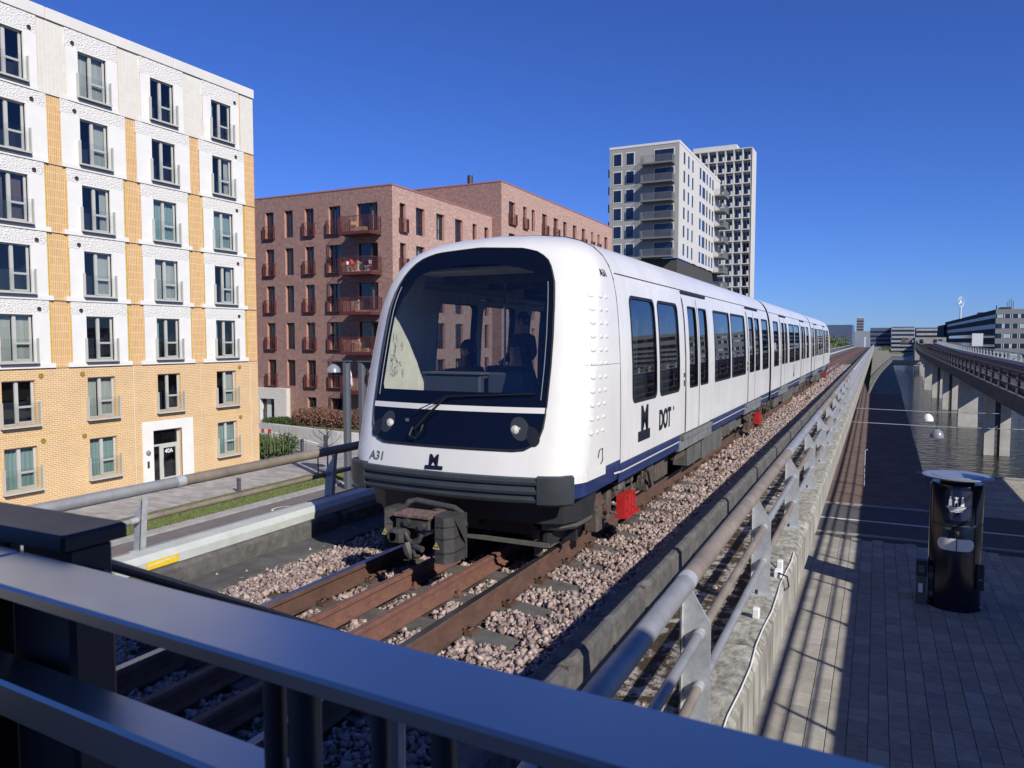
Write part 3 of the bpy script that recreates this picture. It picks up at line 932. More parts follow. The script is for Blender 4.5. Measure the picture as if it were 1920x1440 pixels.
sm.extrude([(-1.27, -0.22), (1.27, -0.22), (1.27, -.06), (1.22, -.03), (0.92, 0), (-0.92, 0), (-1.22, -.03), (-1.27, -.06)], -0.125, 0.125, 'sleeper', 'y')
sm = sm.mesh('sleeper')
cl = B()
for s_ in (-1, 1):
    cl.path([(0.03, s_ * .05, .012), (0.10, s_ * .055, .035), (0.115, s_ * .02, .05), (0.06, s_ * .012, .052), (0.035, s_ * .03, .03)], 0.009, 'rail_rust', 6)
cl.box(0.06, 0.13, -.07, .07, -.005, .022, 'rail_rust')
clip = cl.mesh('rail_clip')
bolt = B().box(-.03, .03, -.05, .05, 0, .02, 'rail_red').tube((0, 0, 0), (0, 0, .06), .014, 'rail_red', 8).tube((0, 0, .02), (0, 0, .04), .026, 'rail_red', 6).mesh('guard_rail_bolt')
y = 0.22
SLP = []
k = 0
while y < 120:
    ob('sleeper', sm, track, (-3.70, y, -0.172))
    SLP.append(y)
    if y < 17:
        for x, r in ((-2.96, 0), (-2.96, math.pi), (-4.44, 0), (-4.44, math.pi)):
            ob('rail_clip', clip, track, (x + (0.03 if r == 0 else -.03), y, -0.165), r)
        if k % 2 == 0:
            ob('guard_rail_bolt', bolt, track, (-3.45 + .085, y, -0.165))
            ob('guard_rail_bolt', bolt, track, (-3.92 + .085, y, -0.165))
    y += 0.695
    k += 1
# ballast: bed sheet plus loose stones
b = B()
xs = [-5.70, -5.0, -4.5, -3.7, -2.9, -2.4, -2.2, -2.05]
zs = [-0.30, -0.21, -0.215, -0.22, -0.215, -0.21, -0.215, -0.23]
for i in range(len(xs) - 1):
    b.add([(xs[i], YN, zs[i]), (xs[i + 1], YN, zs[i + 1]), (xs[i + 1], YF, zs[i + 1]), (xs[i], YF, zs[i])], [(0, 1, 2, 3)], 'ballast_bed')
b.obj('ballast_bed', None, kind='stuff')
def stones(name, count, yr, size, seed, xr=(-5.75, -2.06), lift=0.0, dens=None):
    g = np.random.default_rng(seed)
    iv = np.array([(x_, y_, z_) for x_ in (-1, 1) for y_ in (-1, 1) for z_ in (-1, 1)], float) * .62
    fi = np.array([(0, 1, 3), (0, 3, 2), (4, 6, 7), (4, 7, 5), (0, 4, 5), (0, 5, 1), (2, 3, 7), (2, 7, 6), (0, 2, 6), (0, 6, 4), (1, 5, 7), (1, 7, 3)])
    u = g.random(count)
    y = yr[0] * (yr[1] / yr[0]) ** u if dens == 'log' else yr[0] + (yr[1] - yr[0]) * u
    x = g.uniform(xr[0], xr[1], count)
    slp = np.array(SLP)
    ph = np.abs(((y - SLP[0] + .3475) % .695) - .3475)
    on_sl = (ph < .135) & (x > -4.98) & (x < -2.42)
    near_rail = np.zeros(count, bool)
    for rx in (-2.96, -4.44, -3.45, -3.92):
        near_rail |= np.abs(x - rx) < .085
    left = (x < -5.35) & (g.random(count) < .35)
    keep = ~(on_sl & (g.random(count) < .985)) & ~near_rail & ~left
    x, y = x[keep], y[keep]
    n = len(x)
    zb = np.interp(x, xs, zs)
    s = size * np.clip(np.exp(g.normal(0, .33, n)) * .92, .4, 1.75)
    edge_h = np.where(x > -2.42, .012, 0) * np.clip((x + 2.42) / .3, 0, 1)
    z = zb + s * .35 + edge_h + g.uniform(-.01, .03, n) + lift
    v = (iv[None] + g.normal(size=(n, 8, 3)) * .22) * g.uniform(.6, 1.15, (n, 1, 3))
    q = g.normal(size=(n, 4)); q /= np.linalg.norm(q, axis=1)[:, None]
    w_, a, b_, c = q.T
    Rm = np.stack([1 - 2 * (b_ * b_ + c * c), 2 * (a * b_ - c * w_), 2 * (a * c + b_ * w_), 2 * (a * b_ + c * w_), 1 - 2 * (a * a + c * c), 2 * (b_ * c - a * w_), 2 * (a * c - b_ * w_), 2 * (b_ * c + a * w_), 1 - 2 * (a * a + b_ * b_)], 1).reshape(n, 3, 3)
    v = np.einsum('nij,nkj->nki', Rm, v) * s[:, None, None] * .55 + np.stack([x, y, z], 1)[:, None]
    f = (fi[None] + (np.arange(n) * 8)[:, None, None]).reshape(-1)
    me = bpy.data.meshes.new(name)
    me.vertices.add(n * 8)
    me.vertices.foreach_set('co', v.ravel())
    me.loops.add(len(f))
    me.loops.foreach_set('vertex_index', f)
    me.polygons.add(len(f) // 3)
    me.polygons.foreach_set('loop_start', np.arange(len(f) // 3) * 3)
    me.materials.append(M['stone'])
    me.materials.append(M['stone2'])
    me.materials.append(M['stone3'])
    mi = g.choice(3, n, p=(.55, .25, .2)).repeat(12)
    me.polygons.foreach_set('material_index', mi)
    me.update()
    return ob(name, me, kind='stuff')
M['stone2'] = mat('pale_granite_ballast', (0.46, 0.36, 0.32), 0.9, var=0.4, vscale=14, det=2, bump=0.3, bscale=60)
M['stone3'] = mat('brown_granite_ballast', (0.25, 0.175, 0.15), 0.9, var=0.5, vscale=14, det=2, bump=0.3, bscale=60)
stones('ballast_stones', 80000, (1.2, 13), 0.040, 5)
stones('ballast_stones', 24000, (13, 30), 0.056, 6, xr=(-3.3, -2.06))
stones('ballast_stones', 14000, (30, 75), 0.095, 8, xr=(-3.3, -2.06))
# scattered stones on the walkway and the far margin
g_ = B()
for i in range(60):
    x = rnd.choice([rnd.uniform(-1.8, -1.15), rnd.uniform(-6.0, -5.5)])
    y = rnd.uniform(2, 14)
    s = rnd.uniform(.012, .026)
    z = -0.428 if x > -2 else -.215
    g_.add([(x - s, y, z), (x, y - s, z), (x + s, y + s * .3, z), (x, y + s, z), (x + s * .2, y, z + s * 1.3)], [(0, 1, 4), (1, 2, 4), (2, 3, 4), (3, 0, 4)], 'stone2')
g_.obj('loose_stones', None, kind='stuff')

# ------------------------------------------------------------------ the second viaduct over the canal
def vx(y):
    return 5.40 + 0.0045 * y + max(0, y - 120) ** 1.6 * 0.0016
def vz(y):
    return float(np.interp(y, [-50, 36, 50, 75, 120, 180, 260, 420], [0, 0.0, 0.08, 0.25, 0.55, 1.0, 1.2, 1.2]))
ys_ = [-14, 0, 12, 24, 36, 44, 52, 60, 70, 80, 95, 110, 125, 140, 155, 170, 185, 200, 215, 230, 250]
vp = [(vx(y), y, vz(y)) for y in ys_]
v2 = thing('second_viaduct', 'second concrete metro viaduct with dark fascia crossing the canal', 'viaduct')
B().sweep([(0, -0.30), (0.28, -0.30), (0.28, -0.50), (5.2, -0.50), (5.2, -0.30), (5.5, -0.30), (5.5, -1.05), (4.9, -1.15), (4.5, -1.75), (1.1, -1.75), (0.65, -1.15), (0, -1.05)], vp, 'beam').obj('deck', v2)
B().sweep([(0.42, -0.42), (0.65, -0.42), (0.65, -0.08), (0.42, -0.08)], vp, 'beam').obj('upstand_wall', v2)
B().sweep([(1.0, -0.40), (4.6, -0.40), (4.6, -0.2), (1.0, -0.2)], vp, 'ballast_bed').obj('ballast', v2)
for x in (2.0, 2.5, 2.97, 3.48):
    B().sweep([(x - .035, -.2), (x + .035, -.2), (x + .035, -.02), (x - .035, -.02)], vp, 'rail_rust').obj('rail', v2)
B().sweep([(4.7, -0.3), (4.95, -0.3), (4.95, 0.15), (4.7, 0.15)], vp, 'duct').obj('cable_duct', v2)
railing('steel_railing', 'railing with plate posts coloured dark as unlit on the near edge of the second viaduct over the water', lambda y: (vx(y) + .12, vz(y)), -1, [4.4, 10.1], 0.0, y0=2.2, matp='shadegalv')
railing('steel_railing', 'railing with sunlit plate posts on the far edge of the second viaduct', lambda y: (vx(y) + 5.35, vz(y)), 1, [4.4, 10.1], 0.0, y0=2.2)
cab = B().box(5.42, 5.50, 20.55, 21.25, -.25, 1.15, 'greybox')  # out of view, added to cast the flat shadow on the plaza
cab.obj('shadow_board', None, label='unseen grey board added to the second viaduct railing for its shadow on the plaza', cat='board')
pier0 = thing('concrete_pier', 'nearest pale pier of the second viaduct standing in the canal with a dark groove', 'pier', (7.57, 60.9, -6.6), 0, 'piers of the second viaduct in the water')
def pier_parts(t, groove):
    if groove:
        B().box(-0.76, -0.16, -.45, .45, 0, 6.2, 'pier').box(0.16, 0.76, -.45, .45, 0, 6.2, 'pier').box(-0.16, 0.16, -.36, .45, 0, 6.2, 'dgroove').obj('shaft', t)
        lad = B()
        for k in range(12):
            lad.box(-.14, .14, -.385, -.365, 0.9 + k * .42, 0.92 + k * .42, 'dark')
        lad.obj('ladder', t)
    else:
        B().box(-0.76, 0.76, -.45, .45, 0, 6.2, 'pier').box(-.78, .78, -.47, .47, 0, 1.75, 'pier').obj('shaft', t)
    return t
pier_parts(pier0, True)
names = ['nearest pale pier of the second viaduct standing in the canal with a dark groove', 'second pier in the canal, smooth without a groove, behind the nearest one',
         'third pier in the canal with a narrow dark groove', 'fourth pier in the canal with a narrow dark groove', 'fifth, small smooth pier in the canal before the dark wall']
pier1 = None
for i, (y, gr) in enumerate([(79.9, False), (98.8, True), (117.5, True), (136.5, False)]):
    t = thing('concrete_pier', names[i + 1], 'pier', (7.62 + 0.03 * i, y, -6.6), 0, 'piers of the second viaduct in the water')
    pier_parts(t, gr)
for i in range(5):
    t = thing('concrete_pier', '%s pier in the sunlit row far beyond the dark abutment' % ('first', 'second', 'third', 'fourth', 'last')[i], 'pier', (vx(150 + i * 18) + 2.6, 168 + i * 18, -6.6), 0, 'distant viaduct piers')
    B().box(-0.76, 0.76, -.45, .45, 0, 6.5, 'pier').obj('shaft', t)
for y in (22, 3.5):
    t = thing('concrete_pier', ('farther' if y > 10 else 'nearer') + ' pier carrying the second viaduct on the plaza', 'pier', (8.3, y, GZ), 0, 'viaduct piers on the plaza')
    B().box(-0.76, 0.76, -.45, .45, 0, 3.4, 'pier').obj('shaft', t)
for y in (12, 31, 50, 69, 88):
    t = thing('concrete_pier', ['first', 'second', 'third', 'fourth', 'fifth'][int((y - 12) / 19)] + ' pier from the station carrying the near viaduct above the path', 'pier', (-4.1, y, GZ), 0, 'piers under the near viaduct')
    B().box(-0.9, 0.9, -.45, .45, 0, 3.6, 'pier').obj('shaft', t)
# dark abutment wall and cross beam in the distance
b = B().box(7.9, 9.7, 150, 154, -6.5, 0.5, 'beam')
b.obj('abutment_wall', None, label='dark concrete abutment between the canal piers and the distant bridge', cat='abutment')
b = B().box(3.2, 20, 214, 218, -4.4, -3.9, 'conc').box(3.2, 20, 213.8, 214, -3.9, -3.0, 'conc')
b.obj('footbridge', None, label='low pale footbridge across the canal in the distance', cat='footbridge')
b = B()
ev = [(110, -5.0), (150, -4.0), (200, -2.3), (250, -1.0), (320, -.5)]
for (y0, z0), (y1, z1) in zip(ev, ev[1:]):
    b.add([(-0.9, y0, z0), (3.1, y0, z0), (3.1, y1, z1), (-0.9, y1, z1), (3.1, y0, -8), (3.1, y1, -8)], [(0, 1, 2, 3), (1, 4, 5, 2)], 'moss_conc')
b.obj('embankment', None, kind='structure')

# ------------------------------------------------------------------ the metro train
XC = -3.70
PZ = [.86, 1.2, 1.5, 1.9, 2.25, 2.45, 2.62, 2.78, 2.93, 3.04, 3.13, 3.20, 3.25, 3.28, 3.30]
PH = [1.300, 1.303, 1.302, 1.296, 1.278, 1.262, 1.242, 1.212, 1.160, 1.090, .995, .870, .70, .45, 0.0]
def hwz(z):
    return float(np.interp(z, PZ, PH))
def side_pt(z, d=0.0):
    e = 0.02
    z0, z1 = max(.86, z - e), min(2.9, z + e)
    t = Vector((hwz(z1) - hwz(z0), z1 - z0)).normalized()
    n = Vector((t.y, -t.x))
    return hwz(z) + n.x * d, z + n.y * d, n
def rrect(ya, yb, za, zb, r, n=6):
    pts = []
    for cy, cz, a0 in ((yb - r, za + r, -90), (yb - r, zb - r, 0), (ya + r, zb - r, 90), (ya + r, za + r, 180)):
        for i in range(n + 1):
            a = R(a0 + 90 * i / n)
            pts.append((cy + r * math.cos(a), cz + r * math.sin(a)))
    # extra points along the long vertical edges keep the curve of the body
    out = []
    for i in range(len(pts)):
        p, q = pts[i], pts[(i + 1) % len(pts)]
        out.append(p)
        L = abs(q[1] - p[1])
        if L > .2:
            k = int(L / .14)
            for j in range(1, k):
                out.append((p[0] + (q[0] - p[0]) * j / k, p[1] + (q[1] - p[1]) * j / k))
    return out
def side_mesh(polys, side, d, m, name, hole_polys=None):
    """faces in (y,z) mapped on the curved body side with smooth analytic normals"""
    vs, fs, ns = [], [], []
    def P(y, z):
        x, zz, n = side_pt(z, d)
        vs.append((side * x, y, zz))
        ns.append((side * n.x, 0, n.y))
        return len(vs) - 1
    for loops in polys:
        loops = loops if isinstance(loops[0][0], tuple) else [loops]
        idx = [P(*p) for L in loops for p in L]
        tr = tessellate_polygon([[Vector((p[0], p[1], 0)) for p in L] for L in loops])
        for t in tr:
            fs.append(tuple(idx[k] for k in t))
    me = bpy.data.meshes.new(name)
    # orient outwards
    out = []
    for f in fs:
        a, b_, c = (Vector(vs[i]) for i in f)
        nn = (b_ - a).cross(c - a)
        out.append(f if nn.x * side >= 0 else (f[0], f[2], f[1]))
    me.from_pydata(vs, [], out)
    me.materials.append(M[m])
    me.polygons.foreach_set('use_smooth', [True] * len(me.polygons))
    me.normals_split_custom_set_from_vertices(ns)
    me.update()
    return me
ZL = [.86, 1.2, 1.44, 1.6, 1.75, 1.9, 2.08, 2.25, 2.35, 2.45, 2.55, 2.62, 2.68, 2.78]
ZB, ZT = 1.47, 2.635
def body_side(ya, yb, wins, side, zbot=.86):
    """polys for a body side between ya and yb; wins: (y0,y1,r)"""
    polys = []
    cuts = sorted({ya, yb, *[w[0] - .045 for w in wins], *[w[1] + .045 for w in wins]})
    zl = [z for z in ZL if z >= zbot]
    zl[0] = zbot
    for i in range(len(cuts) - 1):
        a, c = cuts[i], cuts[i + 1]
        w = [w for w in wins if w[0] - .05 < (a + c) / 2 < w[1] + .05]
        if not w:
            for j in range(len(zl) - 1):
                polys.append([(a, zl[j]), (c, zl[j]), (c, zl[j + 1]), (a, zl[j + 1])])
        else:
            w = w[0]
            for j in range(len(zl) - 1):
                if zl[j + 1] <= 1.441 or zl[j] >= 2.679:
                    polys.append([(a, zl[j]), (c, zl[j]), (c, zl[j + 1]), (a, zl[j + 1])])
            zz = [z for z in zl if 1.439 < z < 2.681]
            outer = [(a, zz[0]), (c, zz[0])] + [(c, z) for z in zz[1:]] + [(a, z) for z in reversed(zz[1:])]
            polys.append([outer, rrect(w[0], w[1], ZB, ZT, w[2])])
    return polys
def scale_loop(L, g):
    cy = sum(p[0] for p in L) / len(L)
    cz = sum(p[1] for p in L) / len(L)
    hy = max(p[0] for p in L) - cy
    hz = max(p[1] for p in L) - cz
    return [(cy + (p[0] - cy) * (hy + g) / hy, cz + (p[1] - cz) * (hz + g) / hz) for p in L]

train = thing('metro_train', 'white driverless three-car metro train with blue skirt and large dark windscreen', 'train', (XC, 0, 0))
WIN1 = [(7.93, 8.93, .10), (9.08, 10.10, .10), (10.66, 11.22, .05), (11.38, 11.98, .05), (12.56, 14.02, .06), (14.18, 15.78, .06), (16.22, 16.92, .05), (17.08, 17.80, .05), (18.28, 19.32, .06)]
DOOR1 = [(10.44, 11.30, 12.16), (16.08, 17.00, 17.92)]
CAR1 = (7.5, 19.55)
def car(wins, doors, ya, yb, name, label=None):
    body = ob(name, None, train)
    if label:
        body['label'] = label
    for side in (1, -1):
        me = side_mesh(body_side(ya, yb, wins, side), side, 0, 'white', 'side_panel')
        ob('side_panel', me, body)
        # inner lining with the same openings
        ww = [(w[0] - .01, w[1] + .01, w[2]) for w in wins]
        me = side_mesh(body_side(ya, yb, ww, side), side, -0.075, 'lining', 'inner_lining')
        ob('inner_lining', me, body)
        for w in wins:
            L = rrect(w[0], w[1], ZB, ZT, w[2])
            ob('window', side_mesh([scale_loop(L, .004)], side, -0.012, 'navyglass', 'window'), body)
            ob('window_seal', side_mesh([[scale_loop(L, .012), scale_loop(L, -.022)]], side, 0.006, 'seal', 'window_seal'), body)
            # reveal between skin and lining
            vs, fs = [], []
            for k, (y_, z_) in enumerate(L):
                for d in (0.0, -.08):
                    x, zz, n = side_pt(z_, d)
                    vs.append((side * x, y_, zz))
            n_ = len(L)
            B().add(vs, [(2 * k, 2 * ((k + 1) % n_), 2 * ((k + 1) % n_) + 1, 2 * k + 1) for k in range(n_)], 'seal').obj('window_reveal', body, fix=False)
        for (d0, dc, d1) in doors:
            for (a, c) in ((d0, dc), (dc, d1)):
                w = [w for w in wins if a < (w[0] + w[1]) / 2 < c][0]
                zz = [.80, 1.2, 1.44, 1.6, 1.75, 1.9, 2.08, 2.25, 2.45, 2.62, 2.75]
                outer = [(a + .012, zz[0]), (c - .012, zz[0])] + [(c - .012, z) for z in zz[1:]] + [(a + .012, z) for z in reversed(zz[1:])]
                xx = [p for p in outer]
                ob('sliding_door', side_mesh([[[(p[0], max(p[1], .861)) for p in xx], rrect(w[0] - .003, w[1] + .003, ZB - .003, ZT + .003, w[2])]], side, 0.012, 'white', 'sliding_door'), body)
            for yy, hw_ in ((d0, .007), (dc, .012), (d1, .007)):
                L = [(yy - hw_, z) for z in (.87, 1.2, 1.5, 1.8, 2.1, 2.4, 2.6, 2.76)] + [(yy + hw_, z) for z in (2.76, 2.6, 2.4, 2.1, 1.8, 1.5, 1.2, .87)]
                ob('door_seal', side_mesh([L], side, 0.014 if yy == dc else .004, 'seal', 'door_seal'), body)
            b = B()
            x, z, n = side_pt(2.83, 0)
            b.box(side * (x - .02), side * (x + .018), d0 + .02, d1 - .06, 2.80, 2.845, 'seal')
            b.obj('door_header', body)
            b = B()
            b.box(side * 1.22, side * 1.325, d0 - .15, d1 + .15, .77, .835, 'sill')
            b.box(side * 1.20, side * 1.29, d0 - .25, d1 + .25, .62, .765, 'sill')
            b.obj('door_sill', body)
            x, z, n = side_pt(1.7, .012)
            b = B().cbox(side * (x - .01) if side > 0 else side * x, side * x if side > 0 else side * (x - .01), d0 - .10, d0 - .06, 1.52, 1.60, 'dark', .005)
            b.cbox(min(side * x, side * (x - .01)), max(side * x, side * (x - .01)), d0 - .10, d0 - .06, 1.64, 1.70, 'dark', .005).obj('door_button', body)
    # roof
    vs, fs, zr = [], [], [z for z in PZ if z >= 2.78]
    prof = [(hwz(z), z) for z in zr]
    prof = prof + [(-x, z) for x, z in reversed(prof[:-1])]
    n = len(prof)
    vs = [(x, y_, z) for y_ in (ya, yb) for x, z in prof]
    fs = [(i, i + 1, n + i + 1, n + i) for i in range(n - 1)]
    b = B().add(vs, fs, 'white')
    b.obj('roof', body, smooth='all', fix=False)
    b = B()
    for s in (-1, 1):
        b.path([(s * (hwz(2.86) + .004), y_, 2.86) for y_ in (ya + .1, yb - .1)], .006, 'seal', 4)
    b.obj('cant_seam', body)
    # ceiling, floor, skirts
    b = B()
    b.box(-1.1, 1.1, ya, yb, 2.90, 2.93, 'lining')
    b.box(-1.22, 1.22, ya, yb, .80, .92, 'inner_dark')
    b.obj('floor_and_ceiling', body)
    spans = []
    y_ = ya
    for d0, dc, d1 in doors:
        spans.append((y_, d0 - .26))
        y_ = d1 + .26
    spans.append((y_, yb))
    for side in (-1, 1):
        for a, c in spans:
            if c - a > .2:
                b = B()
                b.add([(side * 1.302, a, .86), (side * 1.302, c, .86), (side * 1.28, c, .655), (side * 1.28, a, .655)], [(0, 1, 2, 3)], 'blue')
                b.add([(side * 1.28, a, .655), (side * 1.28, c, .655), (side * 1.15, c, .62), (side * 1.15, a, .62)], [(0, 1, 2, 3)], 'dark')
                b.add([(side * 1.3, a + .05, .775), (side * 1.3, c - .05, .775), (side * 1.298, c - .05, .757), (side * 1.298, a + .05, .757)], [(0, 1, 2, 3)], 'white')
                b.obj('blue_skirt', body)
    # interior poles, seats
    b = B()
    for yy in np.arange(ya + 1.0, yb - .8, 1.9):
        for s in (-1, 1):
            b.tube((s * .55, yy, .92), (s * .55, yy, 2.9), .017, 'chrome', 8)
    for s in (-1, 1):
        b.tube((s * .7, ya + .3, 2.65), (s * .7, yb - .3, 2.65), .016, 'chrome', 8)
    b.obj('grab_pole', body)
    for a, c in [(w[0], w[1]) for w in wins if w[1] - w[0] > .9]:
        for s in (-1, 1):
            for t in (0.05, .55):
                if a + t + .45 > c + .1:
                    continue
                st = B().cbox(s * 1.17 - (0.45 if s > 0 else 0), s * 1.17 + (0 if s > 0 else .45), a + t, a + t + .44, 1.25, 1.36, 'seat', .02)
                st.cbox(s * 1.17 - (0.10 if s > 0 else 0), s * 1.17 + (0 if s > 0 else .10), a + t, a + t + .44, 1.36, 1.80, 'seat', .02)
                st.obj('seat', body)
    return body

# nose ------------------------------------------------------------------
def yf(x, z):
    return 6.085 + .115 * (x / 1.0) ** 2 + .26 * (z - 1.0) + .42 * max(0, z - 2.4) ** 2
WZ = [1.135, 1.15, 1.18, 1.23, 1.32, 1.5, 1.9, 2.2, 2.5, 2.7, 2.85, 2.95, 3.025, 3.07, 3.10]
WH = [.74, .81, .865, .915, .95, .965, .965, .955, .935, .905, .845, .775, .665, .50, 0.0]
def whw(z):
    return float(np.interp(z, WZ, WH))
def radial(poly, ang, c):
    d = Vector((math.cos(ang), math.sin(ang)))
    best = None
    for i in range(len(poly)):
        p, q = Vector(poly[i]) - c, Vector(poly[(i + 1) % len(poly)]) - c
        e = q - p
        den = d.x * e.y - d.y * e.x
        if abs(den) < 1e-9:
            continue
        t = (p.x * e.y - p.y * e.x) / den
        u = (p.x * d.y - p.y * d.x) / den
        if t > 0 and -1e-6 <= u <= 1 + 1e-6:
            if best is None or t > best[0]:
                best = (t, i, e)
    t, i, e = best
    return c + d * t, abs(Vector((e.y, -e.x)).normalized().dot(d))
OUT = [Vector((h, z)) for h, z in zip([1.30] + PH, [.5] + PZ)]
def edge_dist(x, z):
    p = Vector((abs(x), z))
    best = 9
    for a, c in zip(OUT, OUT[1:]):
        e = c - a
        t = max(0, min(1, (p - a).dot(e) / max(1e-9, e.dot(e))))
        best = min(best, (p - a - e * t).length)
    return best
def ysurf(x, z):
    d = edge_dist(x, z)
    rd = .31 - .10 * min(1, max(0, (z - 2.6) / .5))
    ry = .30 + .25 * max(0, (z - 2.4) / .9) ** 1.3
    if d >= rd:
        return yf(x, z)
    return yf(x, z) + ry * (1 - math.sqrt(max(0, 1 - (1 - d / rd) ** 2)))
def nose_parts(parent):
    Cn = Vector((0, 2.05))
    O = [(hwz(z), z) for z in PZ[:-1]] + [(0, 3.30)] + [(-hwz(z), z) for z in reversed(PZ[:-1])]
    O[0] = (1.30, .90)
    O[-1] = (-1.30, .90)
    Wp = [(whw(z), z) for z in WZ[:-1]] + [(0, WZ[-1])] + [(-whw(z), z) for z in reversed(WZ[:-1])]
    angs = set(np.linspace(0, 2 * math.pi, 121)[:-1])
    for x, z in ((1.3, .9), (-1.3, .9)):
        angs.add(math.atan2(z - Cn.y, x) % (2 * math.pi))
    angs = sorted(angs)
    rows = []
    TH = [0, 8, 17, 27, 37, 48, 60, 74, 90]
    for a in angs:
        o, cs = radial(O, a, Cn)
        w, _ = radial(Wp, a, Cn)
        w = Cn + (w - Cn) * .985
        up = max(0, math.sin(a))
        dn = max(0, -math.sin(a))
        L = (o - w).length
        Rd = min(.31, L * .96) if o.y > .905 else L * .5
        col = []
        y0_ = ysurf(o.x, o.y)
        for f in (1.0, .66, .33):
            col.append((o.x, y0_ + (7.5 - y0_) * f, o.y))
        for th in TH:
            p = o + (w - o).normalized() * Rd * (1 - math.cos(R(th)))
            col.append((p.x, ysurf(p.x, p.y), p.y))
        q = o + (w - o).normalized() * Rd
        for f in (.5, 1.0):
            p = q + (w - q) * f
            col.append((p.x, ysurf(p.x, p.y), p.y))
        rows.append(col)
    n = len(rows)
    k = len(rows[0])
    vs = [p for c in rows for p in c]
    fs = []
    for i in range(n):
        j = (i + 1) % n
        bottom = rows[i][0][2] < .905 and rows[j][0][2] < .905
        for q in range(k - 1):
            if bottom and q < 3:
                continue
            fs.append((i * k + q, i * k + q + 1, j * k + q + 1, j * k + q))
    B().add(vs, fs, 'white_nose').obj('nose_shell', parent, smooth=60)
    # black glazed front built in rows
    def rows_fill(za, zb, hf, d, m, name, nz=10, nx=14, h0=None):
        b = B()
        for sgn in ((1,) if h0 is None else (1, -1)):
            vs, fs = [], []
            for i in range(nz + 1):
                z = za + (zb - za) * i / nz
                lo = -hf(z) if h0 is None else h0(z)
                hi = hf(z)
                if sgn < 0:
                    lo, hi = -hi, -lo
                for j in range(nx + 1):
                    x = lo + (hi - lo) * j / nx
                    vs.append((x, yf(x, z) - d, z))
            for i in range(nz):
                for j in range(nx):
                    a = i * (nx + 1) + j
                    fs.append((a, a + 1, a + nx + 2, a + nx + 1))
            b.add(vs, fs, m)
        return b.obj(name, parent, smooth='all', fix=False)
    czt, czb = 2.92, 1.66
    CZ = [1.66, 1.70, 2.2, 2.5, 2.65, 2.75, 2.83, 2.89, 2.92]
    CH = [.855, .875, .865, .845, .82, .77, .66, .45, .18]
    chw = lambda z: float(np.interp(z, CZ, CH))
    rows_fill(1.135, 1.478, whw, .010, 'frit', 'headlamp_panel', 14)
    rows_fill(1.53, czb, whw, .010, 'frit', 'windscreen_border', 3)
    rows_fill(czb, czt, whw, .010, 'frit', 'windscreen_border', 26, 4, chw)
    rows_fill(czt, 3.10, whw, .010, 'frit', 'windscreen_border', 12)
    rows_fill(czb, czt, chw, .008, 'wsglass', 'windscreen', 26)
    rows_fill(1.478, 1.53, lambda z: whw(z) + .01, .016, 'white_nose', 'white_bar', 2)
    # rubber line round the glass
    ring = []
    for a in np.linspace(0, 2 * math.pi, 90):
        w, _ = radial(Wp, a, Cn)
        ring.append((w.x, yf(w.x, w.y) - .008, w.y))
    B().path(ring, .011, 'seal', 6).obj('windscreen_seal', parent)
    for s in (-1, 1):
        pts = [(s * (whw(z) - .055), yf(whw(z) - .05, z) - .018, z) for z in np.linspace(1.6, 2.72, 14)]
        B().path(pts, .0045, 'lamp_grey', 5).obj('chrome_strip', parent)
    # headlamps: slanted oval recess, round lens and a darker second lamp
    for s in (-1, 1):
        for (cx, cz, rx, rz, mm) in ((.74, 1.335, .085, .115, 'greybox'), (.87, 1.27, .06, .095, 'dark')):
            b = B()
            n_ = 24
            tilt = R(28) * s
            vs = [(s * cx, yf(cx, cz) - .016, cz)]
            for i in range(n_):
                t = 2 * math.pi * i / n_
                dx, dz = rx * math.cos(t), rz * math.sin(t)
                x = s * cx + dx * math.cos(tilt) - dz * math.sin(tilt)
                z = cz + dx * math.sin(tilt) + dz * math.cos(tilt)
                vs.append((x, yf(x, z) - .014, z))
            b.add(vs, [(0, 1 + i, 1 + (i + 1) % n_) for i in range(n_)], 'lamp_recess' if mm == 'greybox' else 'lamp_recess2')
            b.obj('lamp_recess', parent)
        cx = s * .70
        yb_ = yf(cx, 1.33)
        B().lathe([(.043, -.012), (.040, -.024), (.0, -.034)], 'lampglass', (cx, yb_, 1.325), 20, 'y').lathe([(.049, -.010), (.049, -.022), (.043, -.022), (.043, -.01)], 'chrome', (cx, yb_, 1.325), 20, 'y').obj('headlight', parent, smooth=40)
    # wiper
    p0 = (-.37, yf(.37, 1.28) - .03, 1.28)
    B().path([p0, (-.2, yf(.2, 1.45) - .06, 1.45), (-.02, yf(0, 1.62) - .05, 1.62)], .010, 'seal', 6).obj('wiper_arm', parent)
    B().path([(-.36, yf(.36, 1.30) - .045, 1.46), (-.02, yf(0, 1.6) - .05, 1.615), (.42, yf(.42, 1.62) - .035, 1.635), (.86, yf(.86, 1.60) - .035, 1.66)], .006, 'seal', 5).obj('wiper_blade', parent)
    B().path([(-.40, yf(.4, 1.28) - .02, 1.30), (-.41, yf(.4, 1.22) - .05, 1.22), (-.33, yf(.33, 1.2) - .05, 1.20), (-.28, yf(.28, 1.25) - .045, 1.27), (-.27, yf(.27, 1.3) - .03, 1.33)], .009, 'seal', 6).cbox(-.50, -.45, yf(.47, 1.36) - .03, yf(.47, 1.36), 1.35, 1.385, 'chrome', .004).obj('washer_hose', parent)
    # studs on the corner sides
    def nose_x(y, z):
        h = hwz(z)
        if y >= ysurf(h, z):
            return h, 0
        lo, hi = h - .3, h
        for _ in range(20):
            m_ = (lo + hi) / 2
            if ysurf(m_, z) < y:
                lo = m_
            else:
                hi = m_
        return lo, min(1.2, (ysurf(h, z) - y) / .30)
    st = bpy.data.meshes.get('stud') or B().lathe([(.040, 0), (.036, .008), (.026, .013), (.0, .015)], 'white_nose', n=12, ax='x').mesh('stud', smooth='all')
